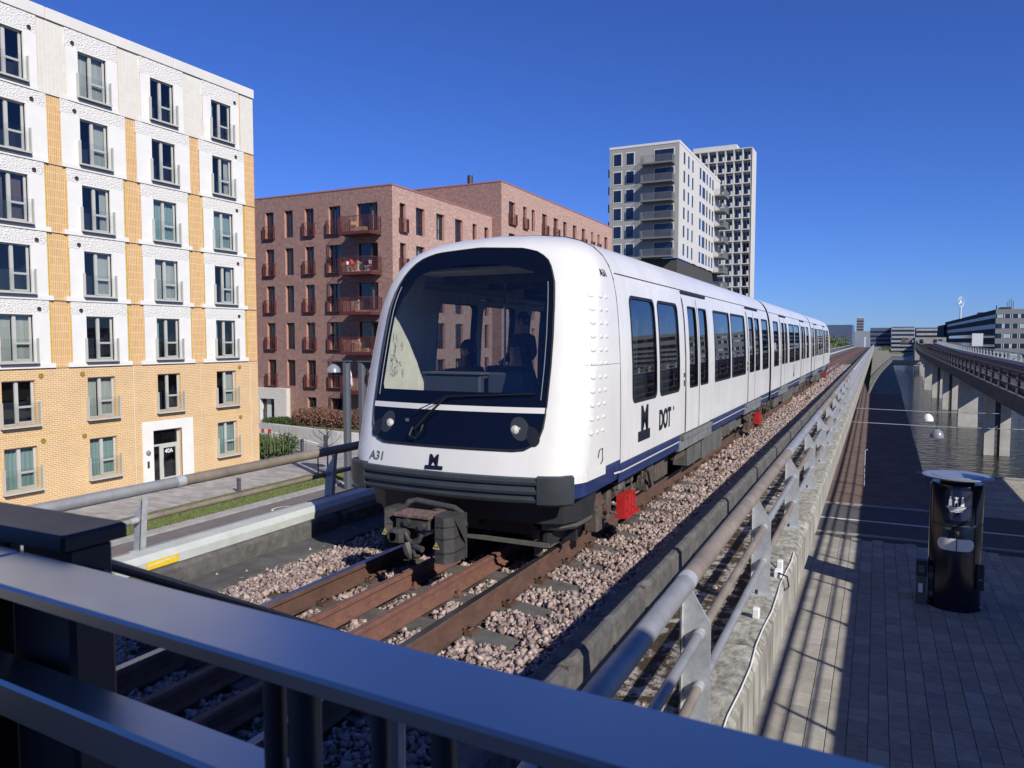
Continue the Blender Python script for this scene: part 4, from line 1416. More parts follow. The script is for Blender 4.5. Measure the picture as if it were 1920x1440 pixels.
    for s in (-1, 1):
        for i in range(11):
            z = 2.585 - i * .131
            for j in range(3):
                x, zz, n = side_pt(z, 0)
                y_ = 6.84 - .022 * i + .165 * j
                x, th_ = nose_x(y_, z)
                o = ob('stud', st, parent, (s * (x - .003), y_, z), rot=(0, 0, (-th_ * .8 if s > 0 else math.pi + th_ * .8)), sc=(.8, 1.1, .55))
        # seam between nose and car body
        ob('nose_seam', side_mesh([[(7.494, z) for z in (.87, 1.2, 1.5, 1.8, 2.1, 2.4, 2.6, 2.79)] + [(7.506, z) for z in (2.79, 2.6, 2.4, 2.1, 1.8, 1.5, 1.2, .87)]], s, .003, 'seal', 'nose_seam'), parent)
        B().path([(s * 1.306, 6.80, 1.02), (s * 1.308, 6.83, 1.09), (s * 1.308, 6.92, 1.10), (s * 1.307, 6.93, .98), (s * 1.304, 6.88, .95)], .005, 'seal', 5).obj('hatch_outline', parent)
    for s in (-1, 1):
        B().path([(s * (nose_x(y_, 1.915)[0] + .001), y_, 1.915) for y_ in np.linspace(6.62, 7.5, 12)], .0022, 'greybox', 4).obj('panel_joint', parent)
    top = [(x, 7.50, z + .002) for x, z in [(hwz(z), z) for z in PZ if z > 2.7] + [(-hwz(z), z) for z in reversed(PZ) if z > 2.7]]
    B().path(top, .006, 'seal', 4).obj('roof_seam', parent)
    # lower blue band, bumper and apron
    def fp(x, d=0, z=1.0):
        return yf(x, z) + d
    half = [(x, ysurf(x, .92)) for x in (0, .2, .4, .6, .8, .95, 1.03, 1.10, 1.16, 1.21, 1.25, 1.28, 1.297)]
    path = [(1.302, 7.5), (1.302, 6.8)] + list(reversed(half)) + [(-x, y) for x, y in half[1:]] + [(-1.302, 6.8), (-1.302, 7.5)]
    pv = [(x, y, 0) for x, y in reversed(path)]
    B().sweep([(0.0, .905), (.0, .86), (-.03, .69), (-.10, .67), (-.10, .905)], pv, 'blue').obj('blue_band', parent)
    # white step piece behind the bumper on each side
    for s in (-1, 1):
        st_ = [(x + .004, ysurf(x, .92) - .004) for x in (1.20, 1.23, 1.26, 1.28, 1.297)] + [(1.307, 6.75), (1.307, 7.02)]
        vs = [(s * x, y, z) for x, y in st_ for z in (.912, .835 if y < 7 else .83)]
        B().add(vs, [(2 * i, 2 * i + 2, 2 * i + 3, 2 * i + 1) for i in range(len(st_) - 1)], 'white_nose').obj('white_step', parent)
        B().add([(s * 1.309, 7.28, .80), (s * 1.309, 7.5, .785), (s * 1.309, 7.5, .765), (s * 1.309, 7.28, .78)], [(0, 1, 2, 3)], 'white').obj('white_line', parent)
    front = [p for p in pv if abs(p[0]) < 1.04]
    rib = [(0.00, .905), (.035, .895), (.06, .865), (.055, .84), (.032, .825), (.042, .80), (.06, .78), (.055, .755), (.028, .738), (.034, .715), (.048, .70), (.04, .675), (.0, .655), (-.08, .655), (-.08, .905)]
    B().sweep(rib, front, 'grey_bumper').obj('ribbed_bumper', parent, smooth=25)
    for s in (-1, 1):
        pp = [(s * x, ysurf(x, .92), 0) for x in (.95, 1.0, 1.06, 1.12, 1.16, 1.19, 1.215)]
        if s < 0:
            pp = list(reversed(pp))
        B().sweep([(-.08, .92), (.035, .92), (.058, .905), (.062, .75), (.052, .665), (.01, .64), (-.08, .64)], pp, 'grey_bumper').obj('bumper_corner', parent, smooth=30)
    # dark apron below with its grey lip
    ap = [(1.22, 7.0), (1.20, 6.65), (1.10, 6.45), (.9, 6.36), (.5, 6.30), (0, 6.28), (-.5, 6.30), (-.9, 6.36), (-1.10, 6.45), (-1.20, 6.65), (-1.22, 7.0)]
    B().sweep([(0, .66), (-.03, .42), (-.09, .42), (-.09, .66)], [(x, y, 0) for x, y in reversed(ap)], 'dark').obj('apron', parent)
    for s in (-1, 1):
        lp = [(s * 1.17, 7.0, 0), (s * 1.15, 6.68, 0), (s * 1.04, 6.52, 0), (s * .86, 6.46, 0)]
        if s > 0:
            lp = list(reversed(lp))
        B().sweep([(.0, .44), (-.01, .36), (-.04, .33), (-.08, .33), (-.08, .44)], lp, 'greybox').obj('apron_lip', parent, smooth=30)
    B().box(-1.0, 1.0, 7.0, 7.06, .12, .66, 'dark').obj('bulkhead', parent)
    B().box(-.62, .95, 6.42, 6.45, .185, .225, 'greybox').box(-.6, -.56, 6.45, 7.0, .185, .225, 'dark').box(.88, .92, 6.45, 7.0, .185, .30, 'dark').obj('stone_guard_bar', parent)
    b = B()
    for s in (-1, 1):
        b.box(s * .74 - .10, s * .74 + .10, 6.72, 6.95, .10, .30, 'under').box(s * .74 - .03, s * .74 + .03, 6.62, 6.70, .03, .30, 'under')
    b.obj('rail_guard', parent)
M['lamp_recess'] = mat('grey_lamp_recess', (0.035, 0.038, 0.042), 0.3)
M['lamp_recess2'] = mat('dark_lamp_recess', (0.015, 0.014, 0.016), 0.3)

def coupler(parent):
    c = ob('coupler', None, parent)
    x0 = -.02
    # two electrical housings either side of the head
    for (cx, w, z0, z1) in ((-.325, .115, .24, .60), (.262, .20, .17, .585)):
        pr = [(cx - w / 2, 5.66), (cx - w / 2 + .05, 5.58), (cx + w / 2 - .06, 5.58), (cx + w / 2, 5.66), (cx + w / 2, 5.86), (cx - w / 2, 5.86)]
        B().extrude(pr, z0, z1, 'coupler', 'z').obj('electric_box', c)
        b = B()
        for z in (z0 + .09, z0 + .22, z1 - .09):
            b.extrude([(p[0] * 1.0 + (.004 if p[0] > cx else -.004), p[1] - .004) for p in pr], z, z + .012, 'dark', 'z')
        b.obj('box_band', c)
    # tread plate and head block
    B().box(-.24, .15, 5.58, 5.84, .555, .575, 'rustplate').obj('tread_plate', c)
    B().cbox(-.23, .14, 5.60, 5.84, .455, .553, 'coupler', .015).tube((-.09, 5.605, .51), (-.09, 5.57, .51), .035, 'coupler', 12).tube((.08, 5.62, .49), (.08, 5.55, .49), .03, 'coupler', 10).obj('head_block', c, smooth=35)
    B().cbox(-.25, -.09, 5.50, 5.74, .335, .45, 'coupler', .03).lathe([(.0, -.02), (.05, -.02), (.062, .02), (.062, .16)], 'coupler', (-.20, 5.52, .39), 14, 'y').obj('coupler_horn', c, smooth=35)
    B().path([(-.09, 5.56, .42), (-.05, 5.55, .36), (.0, 5.545, .335), (.06, 5.55, .36), (.085, 5.56, .42)], .022, 'coupler', 8).path([(-.06, 5.54, .33), (-.02, 5.52, .25), (.0, 5.52, .20)], [.05, .045, .02], 'coupler', 8).tube((.02, 5.54, .31), (.12, 5.52, .30), .028, 'coupler', 10).path([(.02, 5.52, .28), (.06, 5.5, .235), (.09, 5.52, .24)], .016, 'coupler', 6).obj('coupler_jaw', c, smooth=35)
    B().path([(-.30, 5.86, .56), (-.27, 5.90, .62), (-.2, 5.92, .635), (.22, 5.92, .60), (.31, 5.90, .56), (.36, 5.86, .46)], .030, 'coupler', 10).obj('coupler_hose', c, smooth='all')
    B().tube((-.08, 5.84, .46), (-.05, 6.9, .42), .085, 'under', 12).box(-.2, .15, 6.5, 6.7, .3, .56, 'dark').obj('coupler_shaft', c, smooth=35)
    b = B()
    b.add([(.365, 5.66, .57), (.40, 5.75, .40), (.37, 5.86, .30), (.367, 5.86, .55)], [(0, 1, 2, 3)], 'coupler')
    b.box(.33, .36, 5.87, 5.90, .16, .58, 'coupler').obj('side_flap', c)
    # warning triangles
    for cx, cz in ((-.325, .40), (.225, .33)):
        b = B()
        s_ = .036
        y = 5.5785
        tri = [(cx - s_, cz - s_ * .8), (cx + s_, cz - s_ * .8), (cx, cz + s_ * .95)]
        inn = [(cx + (p[0] - cx) * .72, cz + (p[1] - cz) * .72) for p in tri]
        for i in range(3):
            j = (i + 1) % 3
            b.add([(tri[i][0], y, tri[i][1]), (tri[j][0], y, tri[j][1]), (inn[j][0], y, inn[j][1]), (inn[i][0], y, inn[i][1])], [(0, 1, 2, 3)], 'warn')
        b.add([(cx + .004, y, cz + .022), (cx - .011, y, cz - .002), (cx - .001, y, cz), (cx - .006, y, cz - .024), (cx + .011, y, cz + .004), (cx + .001, y, cz + .003)], [(0, 1, 2, 3, 4, 5)], 'warn')
        b.obj('warning_sign', c)

def bogie(parent, yc, red=True, name='bogie'):
    g = ob(name, None, parent, (0, yc, 0))
    for s in (-1, 1):
        for dy in (-.95, .95):
            b = B()
            b.lathe([(.0, s * .665), (.10, s * .665), (.12, s * .69), (.26, s * .70), (.29, s * .69), (.325, s * .70), (.325, s * .79), (.29, s * .80), (.12, s * .78), (.10, s * .83), (.0, s * .83)], 'under', (0, dy, .325), 28, 'x')
            b.obj('wheel', g, smooth=40)
            b = B()
            b.lathe([(.0, s * .80), (.15, s * .80), (.165, s * .90), (.15, s * 1.02), (.11, s * 1.04), (.10, s * 1.10), (.0, s * 1.115)], 'under', (0, dy, .345), 18, 'x')
            b.lathe([(.12, s * 1.02), (.165, s * 1.03), (.165, s * 1.055), (.12, s * 1.055)], 'rail_rust', (0, dy, .345), 18, 'x')
            b.obj('axle_box', g, smooth=40)
            b = B()
            b.lathe([(.09, .47), (.12, .49), (.12, .52), (.09, .53), (.11, .55), (.11, .58), (.08, .59)], 'under', (s * .95, dy, 0), 14, 'z')
            b.obj('spring', g, smooth=40)
        b = B()
        b.cbox(s * .88 if s > 0 else -1.02, 1.02 if s > 0 else s * .88, -1.25, 1.25, .36, .50, 'under', .03)
        b.cbox(s * .86 if s > 0 else -1.05, 1.05 if s > 0 else s * .86, -.35, .35, .44, .62, 'under', .03)
        b.obj('side_frame', g)
        b = B()
        b.cbox(min(s * .98, s * 1.13), max(s * .98, s * 1.13), -1.22, -1.05, .16, .40, 'under', .015).cbox(min(s * .92, s * 1.10), max(s * .92, s * 1.10), -.78, -.66, .20, .52, 'under', .02)
        b.tube((s * 1.05, -1.25, .30), (s * 1.02, -.98, .50), .028, 'under', 8).tube((s * 1.12, -.95, .345), (s * 1.16, -.95, .345), .045, 'rail_rust', 10)
        for k in range(6):
            a_ = k * math.pi / 3
            b.tube((s * 1.10, -.95 + .075 * math.cos(a_), .345 + .075 * math.sin(a_)), (s * 1.125, -.95 + .075 * math.cos(a_), .345 + .075 * math.sin(a_)), .012, 'rail_rust', 6)
        b.obj('axle_guide', g, smooth=35)
        b = B()
        b.cbox(min(s * 1.02, s * 1.14), max(s * 1.02, s * 1.14), -.50, -.30, .48, .60, 'greybox', .02).tube((s * 1.10, -.55, .56), (s * 1.10, -.66, .50), .03, 'under', 8)
        b.tube((s * 1.08, -.05, .38), (s * 1.08, .22, .34), .03, 'greybox', 8)
        b.obj('brake_valve', g, smooth=35)
        b = B()
        b.path([(s * 1.03, -.9, .35), (s * 1.12, -.7, .26), (s * 1.12, -.4, .16), (s * 1.08, -.2, .14)], .014, 'under', 6)
        b.path([(s * 1.04, .9, .52), (s * 1.12, .8, .66), (s * 1.1, .6, .62), (s * 1.1, .45, .40)], .016, 'under', 6)
        b.path([(s * 1.10, -.05, .22), (s * 1.14, -.05, .5), (s * 1.10, .1, .66)], .012, 'under', 6)
        b.path([(s * 1.06, .55, .60), (s * 1.15, .62, .50), (s * 1.15, .75, .30), (s * 1.05, .85, .22)], .018, 'seal', 6)
        b.path([(s * 1.06, .2, .66), (s * 1.16, .3, .56), (s * 1.13, .38, .36)], .010, 'greybox', 6)
        b.obj('hose', g)
        b = B()
        b.tube((s * 1.0, .25, .33), (s * 1.0, .62, .36), .035, 'under', 10).tube((s * 1.0, .58, .36), (s * 1.0, .70, .36), .085, 'under', 14)
        b.cbox(min(s * .9, s * 1.12), max(s * .9, s * 1.12), .72, 1.02, .24, .58, 'under', .02)
        b.box(min(s * .9, s * 1.02), max(s * .9, s * 1.02), .1, .7, .38, .60, 'dark')
        b.cbox(min(s * .98, s * 1.10), max(s * .98, s * 1.10), -.12, .08, .52, .66, 'greybox', .02)
        b.cbox(min(s * .95, s * 1.10), max(s * .95, s * 1.10), -.5, -.42, .36, .62, 'under', .01)
        b.obj('brake_unit', g, smooth=35)
        if red:
            b = B()
            x0, x1 = sorted((s * 1.12, s * 1.215))
            b.extrude([(x0, -.56), (x1, -.56), (x1, -.16), (x0, -.16)], .19, .42, 'red', 'z')
            b.box(x0 - .01, x1 + .03, -.57, -.04, .165, .19, 'red')
            xo = x1 if s > 0 else x0
            for yy in (-.54, -.42, -.30, -.18):
                b.box(xo - .012, xo + .012, yy - .012, yy + .012, .195, .425, 'red')
            for zz in (.23, .38):
                b.box(xo - .008, xo + .008, -.50, -.46, zz, zz + .02, 'dark').box(xo - .008, xo + .008, -.26, -.22, zz, zz + .02, 'dark')
            b.obj('red_shoe_cover', g)
            B().box(x0, x1 + .05, -.5, -.1, .09, .12, 'under').lathe([(.1, .09), (.12, .11), (.1, .13)], 'rail_rust', (s * 1.12, .0, 0), 12).obj('contact_shoe', g)
    B().tube((-.7, -.95, .325), (.7, -.95, .325), .07, 'under', 10).tube((-.7, .95, .325), (.7, .95, .325), .07, 'under', 10).cbox(-.85, .85, -.3, .3, .4, .62, 'dark', .03).obj('axle', g)
    return g

def under_boxes(parent, items):
    for (a, c, z0, m, x) in items:
        for s in (-1, 1):
            B().cbox(min(s * (x - .25), s * x), max(s * (x - .25), s * x), a, c, z0, .64, m, .015).obj('equipment_box', parent)
    B().box(-1.1, 1.1, min(i[0] for i in items) - .2, max(i[1] for i in items) + .2, .58, .70, 'dark').obj('underframe', parent)

c1 = car(WIN1, DOOR1, *CAR1, 'leading_car', 'leading car with the dark raked windscreen')
nose = ob('nose', None, train)
nose_parts(nose)
coupler(train)
bogie(train, 8.50)
bogie(train, 18.9)
under_boxes(c1, [(9.85, 10.5, .25, 'under', 1.05), (10.7, 11.25, .42, 'under', 1.12), (11.45, 12.35, .22, 'greybox', 1.13), (12.42, 13.35, .20, 'greybox', 1.15), (13.42, 14.1, .20, 'greybox', 1.15), (14.4, 15.2, .3, 'under', 1.1), (15.3, 16.6, .33, 'greybox', 1.1)])
# interior end wall, console and ceiling band seen through the windscreen
b = B()
b.cbox(-.68, .02, 6.78, 7.02, .92, 1.80, 'inner_dark', .02).cbox(.08, .52, 6.82, 7.05, .92, 1.82, 'inner_dark', .02)
b.obj('driver_console', nose)
B().box(-.70, .04, 6.76, 7.04, 1.80, 1.815, 'greybox').obj('console_top', nose)
b = B()
for s in (-1, 1):
    for i in range(7):
        z0, z1 = .95 + i * .28, .95 + (i + 1) * .28
        def q(z, y_):
            return (s * (hwz(z) - .085), y_, z)
        y0_ = lambda z: yf(1.2, z) + .33 + .3 * max(0, z - 2.3)
        b.add([q(z0, y0_(z0)), q(z0, 7.5), q(z1, 7.5), q(z1, y0_(z1))], [(0, 1, 2, 3)], 'lining')
b.obj('cab_side_lining', nose)
B().box(-1.0, 1.0, 7.0, 7.5, 2.90, 2.93, 'lining').box(-1.22, 1.22, 6.25, 7.5, .86, .92, 'inner_dark').obj('cab_floor', nose)
b = B()
for i in range(6):
    b.box(-.9, .9, 7.6 + i * 1.1, 7.66 + i * 1.1, 2.80, 2.9, 'greybox')
b.obj('ceiling_rib', c1)
# pen scribbles on the lit side wall
b = B()
g = random.Random(4)
for k in range(26):
    y0 = 7.05 + g.uniform(-.12, .12)
    z0 = 1.98 + g.uniform(-.24, .27)
    pts = [(-1.185 + .0, y0 + g.uniform(-.03, .03), z0 + g.uniform(-.055, .055)) for _ in range(4)]
    b.path([(-(hwz(p[2]) - .091), p[1], p[2]) for p in pts], .0018, 'print_grey', 4)
b.obj('pen_scribble', nose)

# middle car and the mirrored rear car
WIN2 = [(20.45, 21.5, .06), (22.15, 22.82, .05), (22.96, 23.64, .05), (24.25, 25.8, .06), (25.98, 27.6, .06), (28.25, 28.95, .05), (29.1, 29.8, .05), (30.4, 31.5, .06)]
WIN2 = WIN2 + []
DOOR2 = [(22.0, 22.89, 23.78), (28.1, 29.02, 29.94)]
c2 = car(WIN2, DOOR2, 19.87, 32.6, 'middle_car')
bogie(train, 20.6, False)
bogie(train, 31.8, False)
under_boxes(c2, [(22.2, 23.2, .25, 'greybox', 1.12), (23.4, 24.2, .3, 'under', 1.1), (24.4, 25.1, .24, 'greybox', 1.14), (25.2, 26.0, .24, 'greybox', 1.14), (26.1, 27.2, .24, 'greybox', 1.14), (27.5, 28.4, .3, 'under', 1.12), (28.6, 29.6, .26, 'greybox', 1.12)])
# gangway bellows
def bellows(y0, y1):
    b = B()
    pr = [(hwz(z) - .10, z) for z in PZ[:-1]] + [(0, 3.2)] + [(-hwz(z) + .10, z) for z in reversed(PZ[:-1])]
    pr = [(x, min(z, 3.2)) for x, z in pr]
    b.extrude(pr, y0, y1, 'seal', 'y', cap=False)
    pr2 = [(x * 1.05, z) for x, z in pr]
    for t in (.25, .5, .75):
        y = y0 + (y1 - y0) * t
        b.extrude(pr2, y - .02, y + .02, 'seal', 'y', cap=False)
    b.obj('gangway_bellows', train)
bellows(19.55, 19.87)
bellows(32.6, 32.92)
CEN = (6.085 + 46.4) / 2
rear = copy_tree(c1, train)
rear.name = 'rear_car'
rear['label'] = 'rear car at the far end of the train'
for o in (rear,):
    o.rotation_euler = (0, 0, math.pi)
    o.location = (0, 2 * CEN, 0)
n2 = copy_tree(nose, train)
n2.rotation_euler = (0, 0, math.pi)
n2.location = (0, 2 * CEN, 0)
bogie(train, 2 * CEN - 8.05)
bogie(train, 2 * CEN - 18.9, False)

# lettering and emblems on the train
def place_text(name, txt, size, m, loc, rot, parent, sx=1.0, bold=0.0):
    return ob(name, text_mesh(txt, size, m, sx, bold), parent, loc, rot=rot)
SR = (R(90), 0, R(90))
FR = (R(90 - 14), 0, 0)
place_text('operator_letters', 'M', .40, 'print', (1.306, 8.25, 1.12), SR, train, 1.0, .016)
B().box(1.302, 1.3075, 8.15, 8.63, 1.005, 1.12, 'print').obj('emblem_bar', train)
place_text('operator_letters', "DOT", .335, 'print', (1.306, 9.04, 1.052), SR, train, .80, .013)
B().box(1.303, 1.3075, 9.75, 9.79, 1.235, 1.285, 'print').obj('emblem_tick', train)
fy = lambda x, z: yf(x, z) - .006
place_text('fleet_number', 'A31', .125, 'print_grey', (-.93, fy(.93, .97) - .008, .955), (R(90 - 14), 0, R(-10)), train)
place_text('operator_letters', 'M', .145, 'print', (-.16, fy(.1, .96) - .002, .958), FR, train, .95, .006)
B().add([(-.20, fy(.1, .91), .918), (.0, fy(.1, .91), .918), (.0, fy(.1, .955), .953), (-.20, fy(.1, .955), .953)], [(0, 1, 2, 3)], 'print').obj('emblem_bar', train)
x_, z_, n_ = side_pt(2.80, .004)
place_text('fleet_number', 'A31', .115, 'print', (x_ + .004, 7.12, 2.80), (R(90 - 24), 0, R(90)), train)
place_text('operator_letters', 'M', .38, 'print', (1.306, 25.6, 1.1), SR, train, .35, .01)
B().box(1.302, 1.3075, 25.5, 25.75, .98, 1.09, 'print').obj('emblem_bar', train)

# ------------------------------------------------------------------ passengers
def person(label, loc, rz, cloth, hair_long=False, scale=1.0, standing=False, lean=0.0):
    root = thing('person', label, 'person', loc, rz, 'passengers inside the train')
    V, E_, Rr = [], [], []
    def v(x, y, z, r):
        V.append((x, y, z)); Rr.append(r)
        return len(V) - 1
    def chain(start, pts):
        p = start
        for q in pts:
            n = v(*q)
            E_.append((p, n)); p = n
        return p
    hz = .92 if standing else .46
    pel = v(0, 0, hz, .145)
    ch = chain(pel, [(0, .0, hz + .18, .13), (0, -lean * .3, hz + .36, .15), (0, -lean * .5, hz + .48, .125)])
    nk = chain(ch, [(0, -lean * .6, hz + .57, .058), (0, -.012 - lean * .6, hz + .64, .068)])
    hd = chain(nk, [(0, -.012 - lean * .7, hz + .71, .088), (0, -.005 - lean * .7, hz + .79, .078)])
    for s in (-1, 1):
        chain(ch, [(s * .17, -lean * .5, hz + .47, .062), (s * .235, -.02, hz + .24, .046), (s * .20, -.22, hz + .12, .037), (s * .13, -.34, hz + .14, .030)])
        if standing:
            chain(pel, [(s * .10, 0, hz - .06, .10), (s * .11, -.01, .48, .062), (s * .11, .02, .09, .045), (s * .11, -.13, .045, .04)])
        else:
            chain(pel, [(s * .10, -.06, hz - .01, .095), (s * .12, -.43, hz + .02, .068), (s * .12, -.44, .09, .045), (s * .12, -.57, .045, .04)])
    me = bpy.data.meshes.new('body')
    me.from_pydata(V, E_, [])
    o = bpy.data.objects.new('tmp', me)
    COL.objects.link(o)
    sk = o.modifiers.new('s', 'SKIN')
    sk.use_smooth_shade = True
    for i, r in enumerate(Rr):
        me.skin_vertices[0].data[i].radius = (r, r)
    me.skin_vertices[0].data[0].use_root = True
    sb = o.modifiers.new('b', 'SUBSURF')
    sb.levels = 2
    sb.render_levels = 2
    dg = bpy.context.evaluated_depsgraph_get()
    m2_ = bpy.data.meshes.new_from_object(o.evaluated_get(dg))
    bpy.data.objects.remove(o)
    m2_.materials.clear()
    m2_.materials.append(M[cloth])
    m2_.materials.append(M['skin'])
    for p in m2_.polygons:
        c = p.center
        if c.z > hz + .555 or (abs(c.x) < .19 and c.y < -.29 and c.z > hz + .05):
            p.material_index = 1
        p.use_smooth = True
    ob('body', m2_, root)
    hx, hy, hzz = 0, -.008 - lean * .7, hz + .755
    b = B()
    b.lathe([(.0, .115), (.05, .105), (.088, .06), (.1, .0), (.098, -.05), (.09, -.09 if not hair_long else -.27)], 'hair', (hx, hy + .022, hzz), 16)
    b.obj('hair', root, smooth='all')
    b = B()
    for s in (-1, 1):
        b.lathe([(0, -.012), (.012, -.006), (.012, .004), (0, .01)], 'print_white', (hx + s * .034, hy - .083, hzz - .01), 8, 'y')
        b.lathe([(0, -.016), (.006, -.013), (.006, -.006)], 'print', (hx + s * .034, hy - .083, hzz - .01), 8, 'y')
        b.lathe([(0, -.01), (.016, -.006), (.024, .0), (.016, .006), (0, .01)], 'skin', (hx + s * .09, hy, hzz - .02), 10, 'x')
    b.obj('eyes_and_ears', root)
    B().path([(hx, hy - .082, hzz + .0), (hx, hy - .104, hzz - .035), (hx, hy - .085, hzz - .045)], [.008, .013, .006], 'skin', 8).obj('nose', root, smooth='all')
    B().path([(hx - .024, hy - .078, hzz - .072), (hx, hy - .088, hzz - .070), (hx + .024, hy - .078, hzz - .072)], .0045, 'fabric_red', 6).obj('mouth', root)
    if scale != 1:
        root.scale = (scale,) * 3
    return root
person('seated passenger with long dark hair behind the windscreen console', (XC - .65, 7.72, .84), 0, 'cloth_dark', True)
person('seated passenger right of the long haired one, looking sideways', (XC + .06, 7.55, .86), R(20), 'cloth_dark')
person('standing passenger in dark clothes behind the two seated ones', (XC - .42, 8.75, .92), R(-15), 'cloth_dark', standing=True, scale=.9)

# ------------------------------------------------------------------ yellow and white apartment block
FX = -32.1
yb = thing('apartment_building', 'seven storey apartment block with white window panels over yellow brick', 'apartment building', (FX, 20, GZ))
BX, BY, BZ = FX, 20, GZ
def yp(b, name, **kw):
    return b.obj(name, yb, loc=(-BX, -BY, -BZ), **kw)
ZROW = [12.62, 9.70, 6.78, 3.86, 0.95]
CC = [15.18 - 3.7 * 1, 15.18, 18.88, 22.60, 26.26, 29.96]
ST = [9.72, 13.4, 17.1, 20.79, 24.53, 28.15, 31.95]
YE = 32.28
holes = []
for z in ZROW:
    for c in CC:
        holes.append((c - .68, c + .68, z + .28, z + 2.27))
BRW = []
for c in CC:
    BRW.append((c - .68, c + .68, -1.40, .45))
    if not (24.7 < c < 27.5):
        BRW.append((c - .68, c + .68, -4.15, -2.35))
door = (25.22, 26.92, -4.92, -2.34)
P0 = lambda u, z, d: (FX - d, u, z)
b = B()
wall_holes(b, 7.0, YE, GZ - .2, .93, BRW + [door], P0, 'ybrick', .22)
yp(b, 'brick_wall', uv=True)
b = B()
wall_holes(b, 7.0, YE, .93, 15.75, holes, lambda u, z, d: (FX - .03 - d, u, z), 'ytile', .22, 'render')
yp(b, 'tile_wall', uv=True)
b = B()
b.add([(FX, YE, GZ - .2), (FX - 14, YE, GZ - .2), (FX - 14, YE, 15.75), (FX, YE, 15.75)], [(0, 1, 2, 3)], 'ybrick')
b.add([(FX, 7, GZ - .2), (FX - 14, 7, GZ - .2), (FX - 14, 7, 15.75), (FX, 7, 15.75)], [(0, 1, 2, 3)], 'ybrick')
yp(b, 'side_wall', uv=True)
# cream tiles on the top storey, yellow ribs beside the wide strips
for i, c in enumerate(ST):
    w = .62
    a, e = c - w, min(c + w, YE)
    yp(B().box(FX - .03, FX - .012, a, e, 12.64, 15.73, 'ctile'), 'cream_tile_panel', uv=True)
for c in ST:
    for z in ZROW[2:]:
        for k in range(2):
            for s in (-1, 1):
                y = c + s * (.50 - .065 * k)
                if y < YE - .03:
                    o = B().box(FX - .03, FX + .005, y - .018, y + .018, z + .02, z + 2.9, 'yrib')
                    yp(o, 'yellow_rib')
# white panels, one per bay and storey
def panel_mesh(wide, top):
    hw_ = 1.85 - (.30 if wide else .48)
    if top:
        hw_ = 1.24
    b = B()
    H = 2.92 if not top else 3.11
    P = lambda u, z, d: (.045 - d, u, z)
    wall_holes(b, -hw_, hw_, .20, 2.33, [(-.68, .68, .28, 2.27)], P, 'render', .24)
    b.box(-.02, .045, -hw_, hw_, 2.33, H - .02, 'hammer' if not top else 'hammer')
    ledge = hw_ + (.20 if not wide and not top else 0)
    b.box(-.02, .085, -ledge, ledge, 0.0, .20, 'render')
    return b.mesh('window_panel')
pm_w, pm_n, pm_t = panel_mesh(True, False), panel_mesh(False, False), panel_mesh(False, True)
for r, z in enumerate(ZROW):
    for c in CC:
        ob('window_panel', pm_t if r == 0 else (pm_w if r == 1 else pm_n), yb, (FX - BX, c - BY, z - BZ))
b = B()
for i, y in enumerate((7.0, 13.4, 20.55, 27.0)):
    y1 = (13.38, 20.53, 26.98, YE + .05)[i]
    yp(B().cbox(FX - .5, FX + .07, y, y1, 15.76, 16.24, 'parapet', .02), 'parapet_length')
yp(B().box(FX - 14, FX - .5, 7, YE, 15.5, 15.74, 'conc'), 'roof')
b = B()
for z in [.93] + [q for q in ZROW[:-1]]:
    b.box(FX - .02, FX + .004, 7, YE, z - .012, z + .008, 'frame_dark')
b.box(FX - .02, FX + .006, 7, YE, -1.90, -1.872, 'yrib')
yp(b, 'storey_joint')
b = B()
for y in (13.4, 24.25, 28.2, 31.7):
    b.box(FX - .02, FX + .004, y - .012, y + .012, GZ, .93, 'ctile')
yp(b, 'brick_movement_joint', uv=True)

